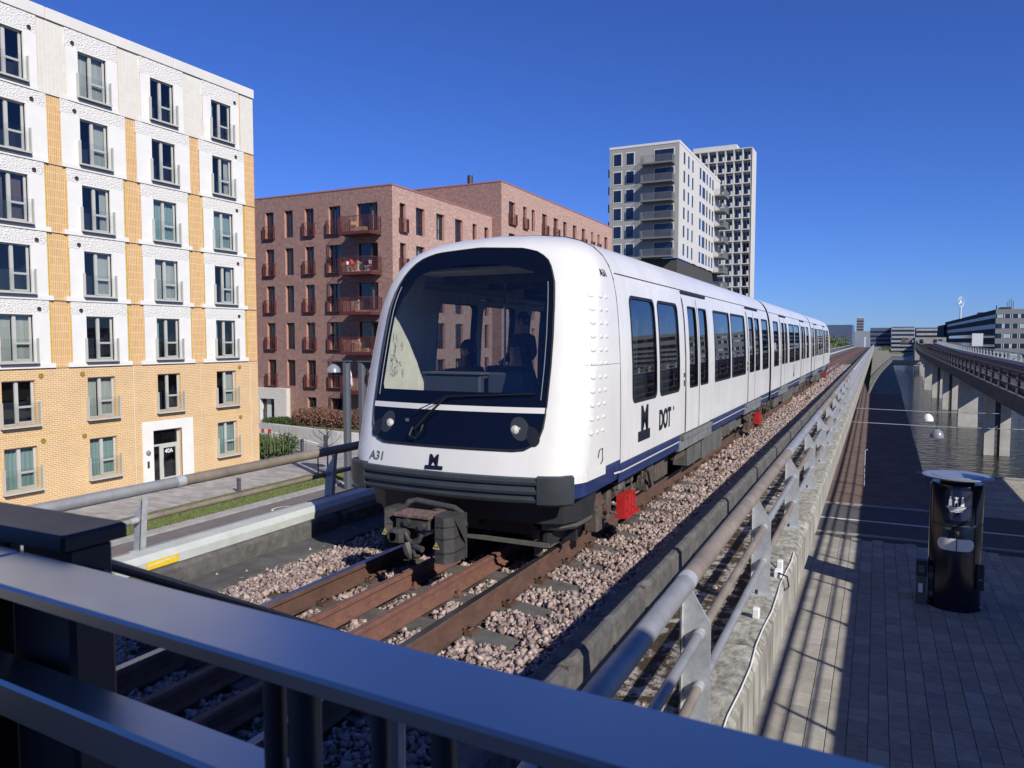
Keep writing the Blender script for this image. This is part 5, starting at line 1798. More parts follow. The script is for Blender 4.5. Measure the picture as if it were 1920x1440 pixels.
# window proto: frame with tall left light and split right light, room behind, curtain
def window_set(w, h, curt, kind, open_=False, frm='frame_grey'):
    """returns list of (name, mesh); local: x outwards, y along, z up; origin at the sill centre on the wall plane"""
    out = []
    hw_ = w / 2
    d = -.14
    b = B()
    t = .055
    b.box(d - .06, d, -hw_, hw_, 0, t, frm).box(d - .06, d, -hw_, hw_, h - t, h, frm)
    b.box(d - .06, d, -hw_, -hw_ + .04, t, h - t, frm).box(d - .06, d, hw_ - t, hw_, t, h - t, frm)
    m0 = -hw_ + w * .42
    b.box(d - .05, d + .035, m0, m0 + .10, t, h - t, frm)
    b.box(d - .05, d + .02, m0 + .10, hw_ - t, h * .37, h * .37 + .09, frm)
    b.box(d - .04, d + .012, m0 + .10, m0 + .15, t, h - t, frm).box(d - .04, d + .012, hw_ - t - .05, hw_ - t, t, h - t, frm)
    b.box(d - .04, d + .012, m0 + .1, hw_ - t, t, t + .07, frm)
    out.append(('frame', b.mesh('frame')))
    out.append(('pane', B().box(d - .035, d - .03, -hw_ + .04, m0, t, h - t, 'winglass').mesh('pane')))
    out.append(('pane', B().box(d - .02, d - .015, m0 + .1, hw_ - t, h * .37 + .08, h - t, 'winglass').mesh('pane')))
    out.append(('pane', B().box(d - .02, d - .015, m0 + .1, hw_ - t, t, h * .37, 'winglass').mesh('pane')))
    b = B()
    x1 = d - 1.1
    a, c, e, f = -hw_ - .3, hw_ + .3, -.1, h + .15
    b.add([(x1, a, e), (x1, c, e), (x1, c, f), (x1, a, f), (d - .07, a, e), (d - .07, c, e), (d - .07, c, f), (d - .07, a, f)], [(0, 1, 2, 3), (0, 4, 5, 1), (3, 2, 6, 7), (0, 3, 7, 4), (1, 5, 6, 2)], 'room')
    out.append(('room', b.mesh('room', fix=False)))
    if curt:
        for (a, c, m) in curt:
            vs, fs = [], []
            n = 24
            for i in range(n + 1):
                y = -hw_ + w * (a + (c - a) * i / n)
                x = d - .16 + .03 * math.sin(i * 1.9) + .012 * math.sin(i * 4.1)
                vs += [(x, y, .03), (x, y, h - .03)]
            fs = [(2 * i, 2 * i + 2, 2 * i + 3, 2 * i + 1) for i in range(n)]
            out.append(('curtain', B().add(vs, fs, m).mesh('curtain', smooth='all')))
    return out
CT = [[], [(.02, .42, 'curtain'), (.5, .98, 'curtain')], [(0.55, .98, 'curtain')], [(.02, .98, 'curtain_teal')], [(.02, .35, 'curtain_mauve'), (.55, .9, 'curtain_mauve')], [(.75, .98, 'curtain')], [(.03, .25, 'curtain_teal')]]
WS = {}
def wset(w, h, k, frm='frame_grey'):
    key = (w, h, k, frm)
    if key not in WS:
        WS[key] = window_set(w, h, CT[k], 0, frm=frm)
    return WS[key]
def balcony_glass(w, h=1.0, sill=True, m='frame_grey'):
    b1 = B()
    b1.box(.10, .20, -w / 2 - .11, -w / 2 - .085, 0, h, m).box(.10, .20, w / 2 + .085, w / 2 + .11, 0, h, m)
    b1.box(-.02, .10, -w / 2 - .11, -w / 2 - .095, 0, h, m).box(-.02, .10, w / 2 + .095, w / 2 + .11, 0, h, m)
    b1.box(.0, .205, -w / 2 - .12, w / 2 + .12, -.07, 0.0, m)
    b2 = B().box(.155, .167, -w / 2 - .085, w / 2 + .085, .0, h - .04, 'balglass')
    b3 = B().box(.0, .19, -w / 2 - .10, w / 2 + .10, -.11, -.07, 'frame_dark')
    return [('balcony_frame', b1.mesh('balcony_frame')), ('balcony_glass', b2.mesh('balcony_glass')), ('sill', b3.mesh('sill'))]
bal = balcony_glass(1.36)
cmap = {(0, 3): 1, (0, 4): 0, (0, 5): 6, (1, 3): 2, (1, 4): 0, (1, 5): 5, (2, 3): 5, (2, 4): 3, (2, 5): 3, (3, 3): 2, (3, 4): 1, (3, 5): 5, (4, 3): 0, (4, 4): 6, (4, 5): 6, (0, 2): 0, (1, 2): 0, (2, 2): 4, (3, 2): 0, (4, 2): 1}
def put_window(parent, parts, loc, rz=0, name='window', label=None):
    first = None
    for i, (n, me) in enumerate(parts):
        if i == 0:
            first = ob(name, me, parent, loc, rz)
            if label:
                first['label'] = label
        else:
            ob(n, me, first)
    return first
for r, z in enumerate(ZROW):
    for i, c in enumerate(CC):
        h = 1.99
        put_window(yb, wset(1.36, h, cmap.get((r, i), (r * 3 + i) % 7)), (FX + .03 - BX, c - BY, z + .28 - BZ))
        w = put_window(yb, bal, (FX + .03 - BX, c - BY, z + .28 - BZ), name='balcony')
for i, c in enumerate(CC):
    put_window(yb, wset(1.36, 1.85, [1, 2, 0, 1, 0, 2][i]), (FX - BX, c - BY, -1.40 - BZ))
    put_window(yb, bal, (FX - BX, c - BY, -1.44 - BZ), name='balcony')
    if i != 4:
        put_window(yb, wset(1.36, 1.80, [1, 3, 3, 3, 0, 3][i]), (FX - BX, c - BY, -4.15 - BZ))
        put_window(yb, bal, (FX - BX, c - BY, -4.19 - BZ), name='balcony')
vent = B().lathe([(.085, 0), (.085, .05), (.065, .05), (.06, .02), (0, .02)], 'frame_dark', n=16, ax='x').mesh('air_vent')
M['ochre'] = mat('ochre_vent_cap', (0.30, 0.18, 0.03), 0.6)
ventb = B().lathe([(.11, 0), (.11, .03), (0, .035)], 'ochre', n=16, ax='x').mesh('air_vent')
for i, s in ((2, 1), (3, -1), (5, 1)):
    for r, z in enumerate(ZROW):
        ob('air_vent', vent, yb, (FX + .04 - BX, CC[i] + s * .93 - BY, z + 2.52 - BZ))
    for z in (.62, -2.18):
        ob('air_vent', ventb, yb, (FX - BX, CC[i] + s * .93 - BY, z - BZ))
# entrance
b = B()
b.box(FX - .05, FX + .035, 24.62, 25.22, GZ, -1.86, 'render').box(FX - .05, FX + .035, 26.92, 27.62, GZ, -1.86, 'render').box(FX - .05, FX + .035, 25.22, 26.92, -2.34, -1.86, 'render')
yp(b, 'entrance_surround')
b = B()
dx = FX - .2
for (a, c, z0, z1) in ((25.22, 25.27, -4.95, -2.34), (26.80, 26.92, -4.95, -2.34), (25.27, 26.8, -2.40, -2.34), (25.27, 26.8, -3.18, -3.08), (25.74, 25.84, -4.95, -3.18)):
    b.box(dx - .06, dx, a, c, z0, z1, 'frame_grey')
yp(b, 'entrance_frame')
dd = ob('entrance_door', None, yb, (dx - BX, 26.32 - BY, -4.93 - BZ))
b = B()
for (a, c, z0, z1) in ((-.48, -.37, 0, 1.75), (.37, .48, 0, 1.75), (-.37, .37, 0, .12), (-.37, .37, 1.63, 1.75)):
    b.box(-.04, .02, a, c, z0, z1, 'frame_grey')
b.obj('door_frame', dd)
B().box(-.02, -.01, -.37, .37, .12, 1.63, 'winglass').obj('door_glass', dd)
B().tube((.05, -.40, .7), (.05, -.40, 1.1), .012, 'chrome', 8).obj('door_handle', dd)
ob('house_number', text_mesh('40A', .30, 'print_white', .95, .004), dd, (.025, -.30, 1.36), rot=(R(90), 0, R(90)))
yp(B().box(dx - .03, dx - .02, 25.27, 25.74, -4.93, -3.18, 'winglass').box(dx - .03, dx - .02, 25.27, 26.8, -3.08, -2.40, 'winglass'), 'side_light')
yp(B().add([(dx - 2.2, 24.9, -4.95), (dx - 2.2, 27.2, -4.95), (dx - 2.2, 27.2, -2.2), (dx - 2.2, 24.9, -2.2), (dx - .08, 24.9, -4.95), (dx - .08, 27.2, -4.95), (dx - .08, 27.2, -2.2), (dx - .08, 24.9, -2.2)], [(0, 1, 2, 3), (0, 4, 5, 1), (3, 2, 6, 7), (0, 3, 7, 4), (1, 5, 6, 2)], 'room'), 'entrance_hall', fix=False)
yp(B().lathe([(0, .0), (.13, .0), (.13, .03), (.10, .08), (0, .11)], 'lamp_grey', (0, 0, 0), 14, 'x'), 'wall_lamp')
bpy.data.objects['wall_lamp'].location = (.035, 24.9 - BY, -3.40 - BZ)
yp(B().box(FX + .035, FX + .06, 24.84, 24.95, -4.15, -3.82, 'frame_dark'), 'door_intercom')
yp(B().box(FX, FX + .75, 23.7, 25.0, GZ, GZ + .1, 'frame_dark'), 'entrance_mat_step')

# ------------------------------------------------------------------ red brick block
RX, RY = -33.0, 47.06
rb = thing('brick_building', 'six storey red brick apartment block with steel corner balconies', 'apartment building', (RX, RY, GZ))
def rp(b, name, **kw):
    return b.obj(name, rb, loc=(-RX, -RY, -GZ), **kw)
ZT_ = [12.6 - 3.02 * k for k in range(6)]
front_w = [(-45.65, -44.75), (-43.58, -42.70), (-41.47, -40.55), (-39.05, -37.88)]
big = (-36.30, -34.35)
hf = []
for k, z in enumerate(ZT_):
    for i, (a, c) in enumerate(front_w):
        if k == 5 and i in (0, 1):
            continue
        hf.append((a, c, z - 2.16 if k < 5 else z - 1.5, z))
    hf.append((big[0], big[1], z - 2.1, z))
for a in (-48.0, -50.2, -52.4):
    for z in ZT_:
        hf.append((a, a + .9, z - 2.16, z))
PF = lambda u, z, d: (u, RY + d, z)
PS = lambda u, z, d: (RX - d, u, z)
b = B()
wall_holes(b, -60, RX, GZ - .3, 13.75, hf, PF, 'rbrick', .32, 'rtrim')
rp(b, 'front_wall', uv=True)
side_w = [(48.03, 48.85, True), (50.28, 51.55, False), (53.33, 54.6, False), (56.38, 57.7, False), (59.47, 60.25, False), (61.75, 62.55, False)]
hs = [(a, c, z - 2.16, z) for z in ZT_ for a, c, _ in side_w]
b = B()
wall_holes(b, RY, 63.25, GZ - .3, 13.75, hs, PS, 'rbrick_lit', .32, 'rtrim')
rp(b, 'street_wall', uv=True)
rp(B().box(-60, RX + .04, RY - .04, 63.25, 13.75, 13.86, 'rcap'), 'roof_edge')
def rwin(w, h):
    b = B()
    d = .22
    f = 'frame_dark'
    b.box(-w / 2, w / 2, d, d + .06, 0, .05, f).box(-w / 2, w / 2, d, d + .06, h - .05, h, f).box(-w / 2, -w / 2 + .05, d, d + .06, .05, h - .05, f).box(w / 2 - .05, w / 2, d, d + .06, .05, h - .05, f)
    m0 = -w / 2 + w * (.38 if w < 1.5 else .6)
    b.box(m0, m0 + .07, d - .01, d + .06, .05, h - .05, f)
    if w < 1.5:
        b.box(m0 + .07, w / 2 - .05, d, d + .06, h * .38, h * .38 + .07, f)
    o = [('frame', b.mesh('frame'))]
    o.append(('pane', B().box(-w / 2 + .05, w / 2 - .05, d + .03, d + .035, .05, h - .05, 'winglass').mesh('pane')))
    b = B()
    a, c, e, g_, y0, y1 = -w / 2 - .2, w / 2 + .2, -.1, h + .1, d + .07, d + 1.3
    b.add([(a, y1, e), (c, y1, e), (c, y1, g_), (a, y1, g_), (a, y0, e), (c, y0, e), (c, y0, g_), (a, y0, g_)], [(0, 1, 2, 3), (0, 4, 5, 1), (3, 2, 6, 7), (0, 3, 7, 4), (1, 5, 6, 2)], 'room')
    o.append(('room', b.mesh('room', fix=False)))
    return o
RW = {}
def rw(w, h, curt):
    k = (round(w, 2), round(h, 2), curt)
    if k not in RW:
        o = rwin(*k[:2])
        if curt:
            c0, c1 = {1: (-.5, -.28), 2: (-.08, .12), 3: (-.5, .45), 4: (.1, .3)}[curt]
            vs = []
            for i in range(13):
                x = w * (c0 + (c1 - c0) * i / 12)
                vs += [(x, .42 + .03 * math.sin(i * 2), .05), (x, .42 + .03 * math.sin(i * 2), h - .05)]
            o.append(('curtain', B().add(vs, [(2 * i, 2 * i + 2, 2 * i + 3, 2 * i + 1) for i in range(12)], 'curtain').mesh('curtain')))
        RW[k] = o
    return RW[k]
def juliet(w):
    b = B()
    b.box(-w / 2 - .14, -w / 2 - .10, -.22, -.01, 0, 1.0, 'rmetal').box(w / 2 + .10, w / 2 + .14, -.22, -.01, 0, 1.0, 'rmetal').box(-w / 2 - .14, w / 2 + .14, -.22, -.01, -.05, 0, 'rmetal').box(-w / 2 - .14, w / 2 + .14, -.22, -.19, .97, 1.0, 'rmetal')
    n = 7
    for i in range(n):
        x = -w / 2 - .1 + (w + .2) * i / (n - 1)
        b.box(x - .012, x + .012, -.215, -.195, 0, .97, 'rmetal')
    return b.mesh('juliet_balcony')
JU = {}
k = 0
for (a, c, z0, z1) in hf:
    if a < -47 and False:
        continue
    w, h = c - a, z1 - z0
    put_window(rb, rw(w, h, [1, 2, 4, 2, 0, 1][k % 6] if w < 1.5 else [4, 0][k % 2]), ((a + c) / 2 - RX, 0, z0 - GZ))
    jl = (abs(a + 45.65) < .1 or abs(a + 41.47) < .1 or abs(a + 39.05) < .1) and z0 > -2
    if jl:
        kk = round(w, 2)
        JU.setdefault(kk, juliet(w))
        ob('juliet_balcony', JU[kk], rb, ((a + c) / 2 - RX, 0, z0 - GZ))
    k += 1
for j, (a, c, z0, z1) in enumerate(hs):
    w = c - a
    o = put_window(rb, rw(w, z1 - z0, [0, 1, 4, 0, 2][j % 5]), (0, (a + c) / 2 - RY, z0 - GZ), R(90))
    if abs(a - 48.03) < .1:
        JU.setdefault(round(w, 2), juliet(w))
        ob('juliet_balcony', JU[round(w, 2)], rb, (0, (a + c) / 2 - RY, z0 - GZ), R(90))
# steel balconies
def steel_balcony():
    b1 = B().box(-36.95, -34.0, RY - 1.45, RY - .01, -.22, 0, 'rmetal')
    b2 = B()
    b2.box(-36.95, -34.0, RY - 1.45, RY - 1.42, 1.10, 1.14, 'rmetal').box(-36.95, -36.92, RY - 1.42, RY - .01, 1.10, 1.14, 'rmetal').box(-34.03, -34.0, RY - 1.42, RY - .01, 1.10, 1.14, 'rmetal')
    n = 28
    for i in range(n + 1):
        x = -36.94 + 2.92 * i / n
        w_ = .016 if i % 7 == 0 else .005
        b2.box(x - w_, x + w_, RY - 1.445, RY - 1.425, 0, 1.10, 'rmetal')
    for i in range(13):
        y = RY - 1.40 + 1.36 * i / 12
        for x in (-36.935, -34.015):
            b2.box(x - .01, x + .01, y - .008, y + .008, 0, 1.10, 'rmetal')
    return b1.mesh('balcony_slab'), b2.mesh('balcony_railing')
sb_, sr_ = steel_balcony()
for k, z in enumerate(ZT_[:5]):
    o = ob('steel_balcony', sb_, rb, (-RX, -RY, z - 2.3 - GZ))
    ob('railing', sr_, o)
# things left on the balconies
def bistro_chair(label, x, y, z, rz, m='rmetal', blanket=None):
    t = thing('balcony_chair', label, 'chair', (x, y, z), rz)
    b = B()
    for s in (-1, 1):
        b.tube((s * .19, -.2, 0), (s * .19, .18, .45), .012, m, 6).tube((s * .19, .2, 0), (s * .19, -.17, .45), .012, m, 6).tube((s * .19, .18, .45), (s * .19, .25, .88), .012, m, 6)
    b.obj('leg_frame', t)
    B().box(-.2, .2, -.18, .2, .45, .47, m).obj('seat', t)
    B().box(-.2, .2, .20, .24, .62, .86, m).obj('backrest', t)
    return t
z2 = ZT_[1] - 2.3
bistro_chair('white folding chair on the second highest balcony, left of its table', -36.3, RY - .9, z2, R(70), 'plastic_white')
bistro_chair('white folding chair on the second highest balcony, right of the table', -34.7, RY - .85, z2, R(-80), 'plastic_white')
t = thing('bistro_table', 'small white folding table on the second highest balcony', 'table', (-35.6, RY - .85, z2))
B().lathe([(0, .7), (.3, .7), (.3, .72), (0, .72)], 'plastic_white', n=16).obj('tabletop', t)
B().tube((-.22, 0, 0), (.22, 0, .7), .012, 'plastic_white', 6).tube((.22, 0, 0), (-.22, 0, .7), .012, 'plastic_white', 6).obj('leg_frame', t)
ob('red_blanket', B().path([(-36.35, RY - .75, z2 + .95), (-36.25, RY - .78, z2 + .8), (-36.1, RY - .85, z2 + .55)], [.13, .17, .12], 'fabric_red', 8).mesh('red_blanket', smooth='all'), None, label='red blanket thrown over the folding chair on the balcony', cat='blanket')
bistro_chair('dark chair on the top balcony with a pale cover', -36.0, RY - .8, ZT_[0] - 2.3, R(30), 'wood')
for i, (x, w) in enumerate(((-35.2, .3), (-34.7, .28))):
    ob('planter_box', B().cbox(-w / 2, w / 2, -.15, .15, 0, .32, 'wood', .01).mesh('planter_box'), None, (x, RY - 1.15, ZT_[0] - 2.3), label='wooden planter on the top steel balcony, %s' % ('beside the chair' if i == 0 else 'at the corner end'), cat='planter')
bistro_chair('grey lounge chair on the third balcony from the top', -35.9, RY - .8, ZT_[2] - 2.3, R(20), 'greybox')
t = thing('wooden_shelf', 'pale wooden shelf on the fourth balcony from the top', 'shelf', (-35.8, RY - .9, ZT_[3] - 2.3))
b = B()
for zz_ in (0, .35, .7):
    b.box(-.35, .35, -.15, .15, zz_, zz_ + .03, 'wood')
b.obj('shelf_board', t)
B().box(-.35, -.31, -.15, .15, 0, .75, 'wood').box(.31, .35, -.15, .15, 0, .75, 'wood').obj('side_panel', t)
ob('wooden_crate', B().cbox(-.2, .2, -.15, .15, 0, .3, 'wood', .01).mesh('wooden_crate'), None, (-34.9, RY - .9, ZT_[3] - 2.3), label='low wooden crate beside the shelf on the balcony', cat='crate')
ob('folded_parasol', B().path([(0, 0, 0), (0, 0, .5), (0, 0, 1.3), (.0, 0, 1.7)], [.03, .22, .12, .02], 'plastic_white', 10).mesh('folded_parasol', smooth='all'), None, (-36.5, RY - .8, ZT_[4] - 2.3), label='folded white parasol on the lowest steel balcony', cat='parasol')
# entrance porch of the brick building
b = B()
b.box(-50, -43.30, RY - .45, RY - .005, -2.72, -1.82, 'hammer2').box(-44.62, -43.30, RY - .45, RY - .005, -4.9, -2.72, 'hammer2').box(-46.9, -46.2, RY - .45, RY - .005, -4.9, -2.72, 'hammer2').box(-48.2, -46.9, RY - .45, RY - .01, -4.9, -2.72, 'hammer2')
rp(b, 'entrance_porch')
rp(B().box(-46.2, -44.62, RY - .02, RY - .004, -4.9, -2.72, 'frame_dark').box(-45.8, -45.35, RY - .05, RY - .02, -4.85, -2.8, 'curtain'), 'porch_door')
# taller rear wing
r2 = thing('brick_building', 'taller red brick wing with narrow windows behind the corner block', 'apartment building', (-32, 63.26, GZ))
def r2p(b, name, **kw):
    return b.obj(name, r2, loc=(32, -63.26, -GZ), **kw)
w2 = [(64.85, 66.2, 1), (68.05, 68.9, 1), (70.1, 70.9, 0), (72.75, 74.05, 1), (75.85, 77.15, 1), (78.6, 79.75, 0), (81.55, 82.75, 0), (84.5, 85.7, 1), (87.75, 88.5, 1), (90.1, 90.87, 1), (92.7, 94.0, 0)]
zt2 = [15.42 - 3.02 * k for k in range(6)]
h2 = [(a, c, z - 2.16, z) for z in zt2 for a, c, _ in w2]
b = B()
wall_holes(b, 63.26, 95.8, GZ - .3, 16.95, h2, lambda u, z, d: (-32 - d, u, z), 'rbrick_lit', .32, 'rtrim')
r2p(b, 'street_wall', uv=True)
b = B().add([(-32, 63.26, GZ - .3), (-58, 63.26, GZ - .3), (-58, 63.26, 16.95), (-32, 63.26, 16.95)], [(0, 1, 2, 3)], 'rbrick')
r2p(b, 'front_wall', uv=True)
b = B().add([(-32, 95.8, GZ - .3), (-58, 95.8, GZ - .3), (-58, 95.8, 16.95), (-32, 95.8, 16.95)], [(0, 1, 2, 3)], 'rbrick')
r2p(b, 'back_wall', uv=True)
r2p(B().box(-58, -31.96, 63.22, 95.84, 16.95, 17.06, 'rcap'), 'roof_edge')
for (a, c, z0, z1) in h2[:33]:
    w = c - a
    o = put_window(r2, rw(w, 2.16, 0), (0, (a + c) / 2 - 63.26, z0 - GZ), R(90))
    if [q for q in w2 if q[0] == a][0][2]:
        JU.setdefault(round(w, 2), juliet(w))
        ob('juliet_balcony', JU[round(w, 2)], r2, (0, (a + c) / 2 - 63.26, z0 - GZ), R(90))
r2p(B().tube((-36.6, 65.5, 17.0), (-36.6, 65.5, 18.35), .28, 'frame_dark', 14), 'chimney')

# ------------------------------------------------------------------ grey and white tower
TX, TY = -29.67, 122.7
tw = thing('residential_tower', 'pale grey and white twelve storey tower with cantilevered balconies', 'tower', (TX, TY, GZ))
def tp(b, name, **kw):
    return b.obj(name, tw, loc=(-TX, -TY, -GZ), **kw)
b = B()
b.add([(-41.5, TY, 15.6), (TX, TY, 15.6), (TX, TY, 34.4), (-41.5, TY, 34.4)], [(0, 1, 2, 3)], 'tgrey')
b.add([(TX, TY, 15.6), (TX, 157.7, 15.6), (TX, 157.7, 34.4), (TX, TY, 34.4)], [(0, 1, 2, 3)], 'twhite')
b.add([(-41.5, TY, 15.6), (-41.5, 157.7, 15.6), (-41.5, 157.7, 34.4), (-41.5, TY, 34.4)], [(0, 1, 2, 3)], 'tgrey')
b.add([(-41.5, TY, 34.4), (TX, TY, 34.4), (TX, 157.7, 34.4), (-41.5, 157.7, 34.4)], [(0, 1, 2, 3)], 'tgrey')
tp(b, 'cladding')
tp(B().box(-41.55, TX + .06, TY - .06, TY, 34.15, 34.55, 'tframe').box(TX, TX + .06, TY, 157.8, 34.15, 34.55, 'tframe'), 'parapet')
tp(B().box(-41.3, TX - .25, TY + .3, 157.5, GZ, 15.58, 'tbase'), 'base_block')
tp(B().box(-41.5, -36.5, TY, TY + 5, GZ, 15.6, 'tgrey'), 'grey_pier_block')
zr = [33.3 - 3.02 * k for k in range(6)]
wm1 = B().box(-.78, .78, -.05, 0, -.15, 2.08, 'tframe').mesh('window_frame')
wg1 = B().box(-.64, .64, -.075, -.05, 0, 1.92, 'tglass').box(-.30, -.24, -.09, -.075, 0, 1.92, 'frame_dark').box(-.64, -.3, -.09, -.075, .55, .6, 'frame_dark').mesh('window_pane')
for z in zr + [zr[-1] - 3.02, zr[-1] - 6.04]:
    for x in (-40.08, -37.9):
        f = ob('window', wm1, tw, (x - TX, 0, z - 1.92 - GZ))
        ob('window_pane', wg1, f)
db = B().box(-1.72, 1.72, -.04, 0, 0, 2.45, 'tframe').mesh('door_frame')
dg_ = B().box(-1.58, 1.58, -.06, -.04, .05, 2.33, 'tglass').box(-.95, -.88, -.08, -.06, .05, 2.33, 'frame_dark').mesh('balcony_door')
sl_ = B().box(-2.62, 2.62, -2.0, 0, -.25, 0, 'tbal')
rl_ = B()
rl_.box(-2.62, 2.62, -2.0, -1.96, 1.08, 1.12, 'tbal').box(-2.62, -2.58, -1.96, 0, 1.08, 1.12, 'tbal').box(2.58, 2.62, -1.96, 0, 1.08, 1.12, 'tbal')
for i in range(35):
    x = -2.6 + 5.2 * i / 34
    rl_.box(x - .02, x + .02, -1.995, -1.97, 0, 1.08, 'tbal')
for i in range(13):
    for x in (-2.6, 2.6):
        rl_.box(x - .01, x + .01, -1.95 + i * .16, -1.91 + i * .16, 0, 1.08, 'tbal')
sl_m, rl_m = sl_.mesh('balcony_slab'), rl_.mesh('balcony_railing')
for z in zr:
    o = ob('balcony_opening', db, tw, (-32.15 - TX, 0, z - 2.30 - GZ))
    ob('balcony_door', dg_, o)
    o = ob('balcony', sl_m, tw, (-32.95 - TX, 0, z - 2.32 - GZ))
    ob('railing', rl_m, o)
for k, z in enumerate(zr[:5]):
    o = ob('balcony', sl_m, tw, (-41.5 - TX, 5, z - 2.6 - GZ), rz=R(-90), sc=(.5, .75, 1))
    ob('railing', rl_m, o)
for z in [q for q in zr] + [zr[-1] - 3.02]:
    o = ob('balcony', sl_m, tw, (0, 157.2 - TY - 3.0, z - 2.6 - GZ), rz=R(90), sc=(.9, 1.0, 1))
    ob('railing', rl_m, o)
sw = [(125.55, 1.2, 1.9), (128.75, 1.1, 2.0), (131.9, 1.1, 2.0), (138.0, 1.4, 1.95), (140.5, 2.4, 1.95), (144.0, 1.2, 1.95), (146.8, 1.2, 1.95), (149.4, 1.3, 1.95)]
SWM = {}
for z in zr:
    for y, w, h in sw:
        if (w, h) not in SWM:
            SWM[(w, h)] = B().box(0, .03, 0, w, -.05, h + .05, 'tframe').box(.03, .05, .06, w - .06, 0, h, 'tglass').mesh('side_window')
        ob('side_window', SWM[(w, h)], tw, (0, y - TY, z - h - GZ))
for y, w, h in sw + [(134.3, 1.2, 2)]:
    for z in (12.9, 9.9):
        tp(B().box(TX - .25, TX - .2, y, y + w, z - h, z, 'tglass'), 'base_window')
tp(B().box(-41, TX + 1.2, TY - .5, TY + 34, 13.3 - 1.9, 13.6 - 1.9, 'tbal').box(TX + 1.15, TX + 1.2, TY - .5, TY + 34, 11.7, 12.7, 'balglass'), 'terrace_rail')

# ------------------------------------------------------------------ white grid tower
gt = thing('residential_tower', 'tall white grid tower with deep loggias behind the grey tower', 'tower', (-30, 205, GZ))
def gp(b, name, **kw):
    return b.obj(name, gt, loc=(30, -205, -GZ), **kw)
GX0, GX1, GY = -46.2, -30.7, 205.0
gp(B().box(GX0, GX1, GY + 1.5, GY + 7, GZ, 52.0, 'twhite').box(GX0, GX1 - 4, GY + 1.5, GY + 7, 52, 53.8, 'twhite'), 'core_block')
b = B()
nx = 7
xs_ = [GX0 + (GX1 - GX0) * i / nx for i in range(nx + 1)]
ztop = 52.3
rows_ = 18
for i, x in enumerate(xs_):
    b.box(x - .16, x + .16, GY, GY + 1.5, GZ, ztop, 'twhite')
gp(b, 'grid_column')
for k in range(rows_ + 1):
    z = ztop - k * 3.0
    gp(B().box(GX0, GX1, GY - .03, GY + 1.5, z - .26, z, 'twhite'), 'grid_beam')
gp(B().box(GX1 - .05, GX1 + .25, GY, GY + 7, GZ, ztop, 'twhite'), 'end_wall')
lw = B().box(-.75, .75, -.05, 0, 0, 2.3, 'tglass').box(-.04, .04, -.07, -.05, 0, 2.3, 'tframe').mesh('loggia_window')
lb = B().box(-.36, .30, -.03, .03, 0, 1.05, 'tframe').mesh('loggia_screen')
for k in range(rows_):
    for i in range(nx):
        if k > 12 and i < 3:
            continue
        x = (xs_[i] + xs_[i + 1]) / 2
        z = ztop - (k + 1) * 3.0
        ob('loggia_window', lw, gt, (x + 30 - .1, 1.48, z - GZ), sc=(1.0, 1, 1))
        ob('loggia_screen', lb, gt, (x + 30 + .75, .1, z - GZ))

# ------------------------------------------------------------------ office building with the ring sign, right
OX, OY = 34.0, 284.5
of = thing('office_building', 'dark five storey office block with reflective window bands beside the canal', 'office building', (OX, OY, GZ))
def op(b, name, **kw):
    return b.obj(name, of, loc=(-OX, -OY, -GZ), **kw)
op(B().box(OX + .2, OX + 60, OY + .2, OY + 200, GZ, 11.7, 'bdark'), 'body')
for k, (z0, z1) in enumerate(((10.35, 11.9), (7.3, 9.0), (4.1, 5.75), (.9, 2.6), (-2.2, -.6), (-5, -3.8))):
    op(B().box(OX, OX + 60, OY, OY + .25, z0, z1, 'bgrey'), 'lit_grey_band')
    op(B().box(OX - .05, OX + .2, OY + .25, OY + 200, z0, z1 + (.2 if k % 2 else 0), 'bdark'), 'shade_dark_band')  # side bands carry shade in their colour, front bands the lit tone
wz = [(9.0, 10.35), (5.75, 7.3), (2.6, 4.1), (-.6, .9), (-3.8, -2.2)]
for k, (z0, z1) in enumerate(wz):
    op(B().box(OX + .05, OX + .2, OY + .3, OY + 190, z0, z1, 'bband' if k < 2 else 'tglass'), 'window_band')
    x = OX + .35
    i = 0
    while x < OX + 30:
        w = 1.45 if i % 2 == 0 else .35
        w2_ = w
        m = 'tglass' if (i * 7 + k * 3) % 5 else 'curtain_teal'
        op(B().box(x, x + w2_, OY + .02, OY + .2, z0 + .12, z1 - .1, m), 'window')
        op(B().box(x + w2_, x + w2_ + .16, OY + .0, OY + .2, z0, z1, 'farwhite'), 'window_post')
        x += w2_ + .16
        i += 1
op(B().box(OX - 1.2, OX + .2, OY + 190, OY + 240, GZ, 10.4, 'bdark'), 'far_wing')
for x, y, w, h in ((2, 6, 3, .8), (1.5, 60, 3, .9), (3, 35, 5, .6), (12, 10, 6, .5)):
    op(B().box(OX + x, OX + x + w, OY + y, OY + y + w * 2, 11.8, 12.0 + h, 'frame_dark'), 'roof_plant')
for x, h in ((3.4, 2.2), (3.9, 3.0), (4.5, 3.4), (5.0, 2.6)):
    op(B().tube((OX + x, OY + 3, 11.9), (OX + x, OY + 3, 12 + h), .09, 'greybox', 6), 'antenna')
op(B().tube((OX + .7, OY + 5, 11.9), (OX + .7, OY + 5, 13.4), .14, 'frame_dark', 6), 'flue')
sg = thing('ring_sign', 'tall ring sign with a three pointed star on a post above the dark office block', 'sign', (33.2, 390, 12.8))
b = B()
rr_ = 2.2
b.path([(rr_ * math.cos(t) * .98, 0, 6.2 + rr_ * math.sin(t)) for t in np.linspace(0, 2 * math.pi, 41)], .17, 'farwhite', 8)
b.obj('ring', sg)
b = B()
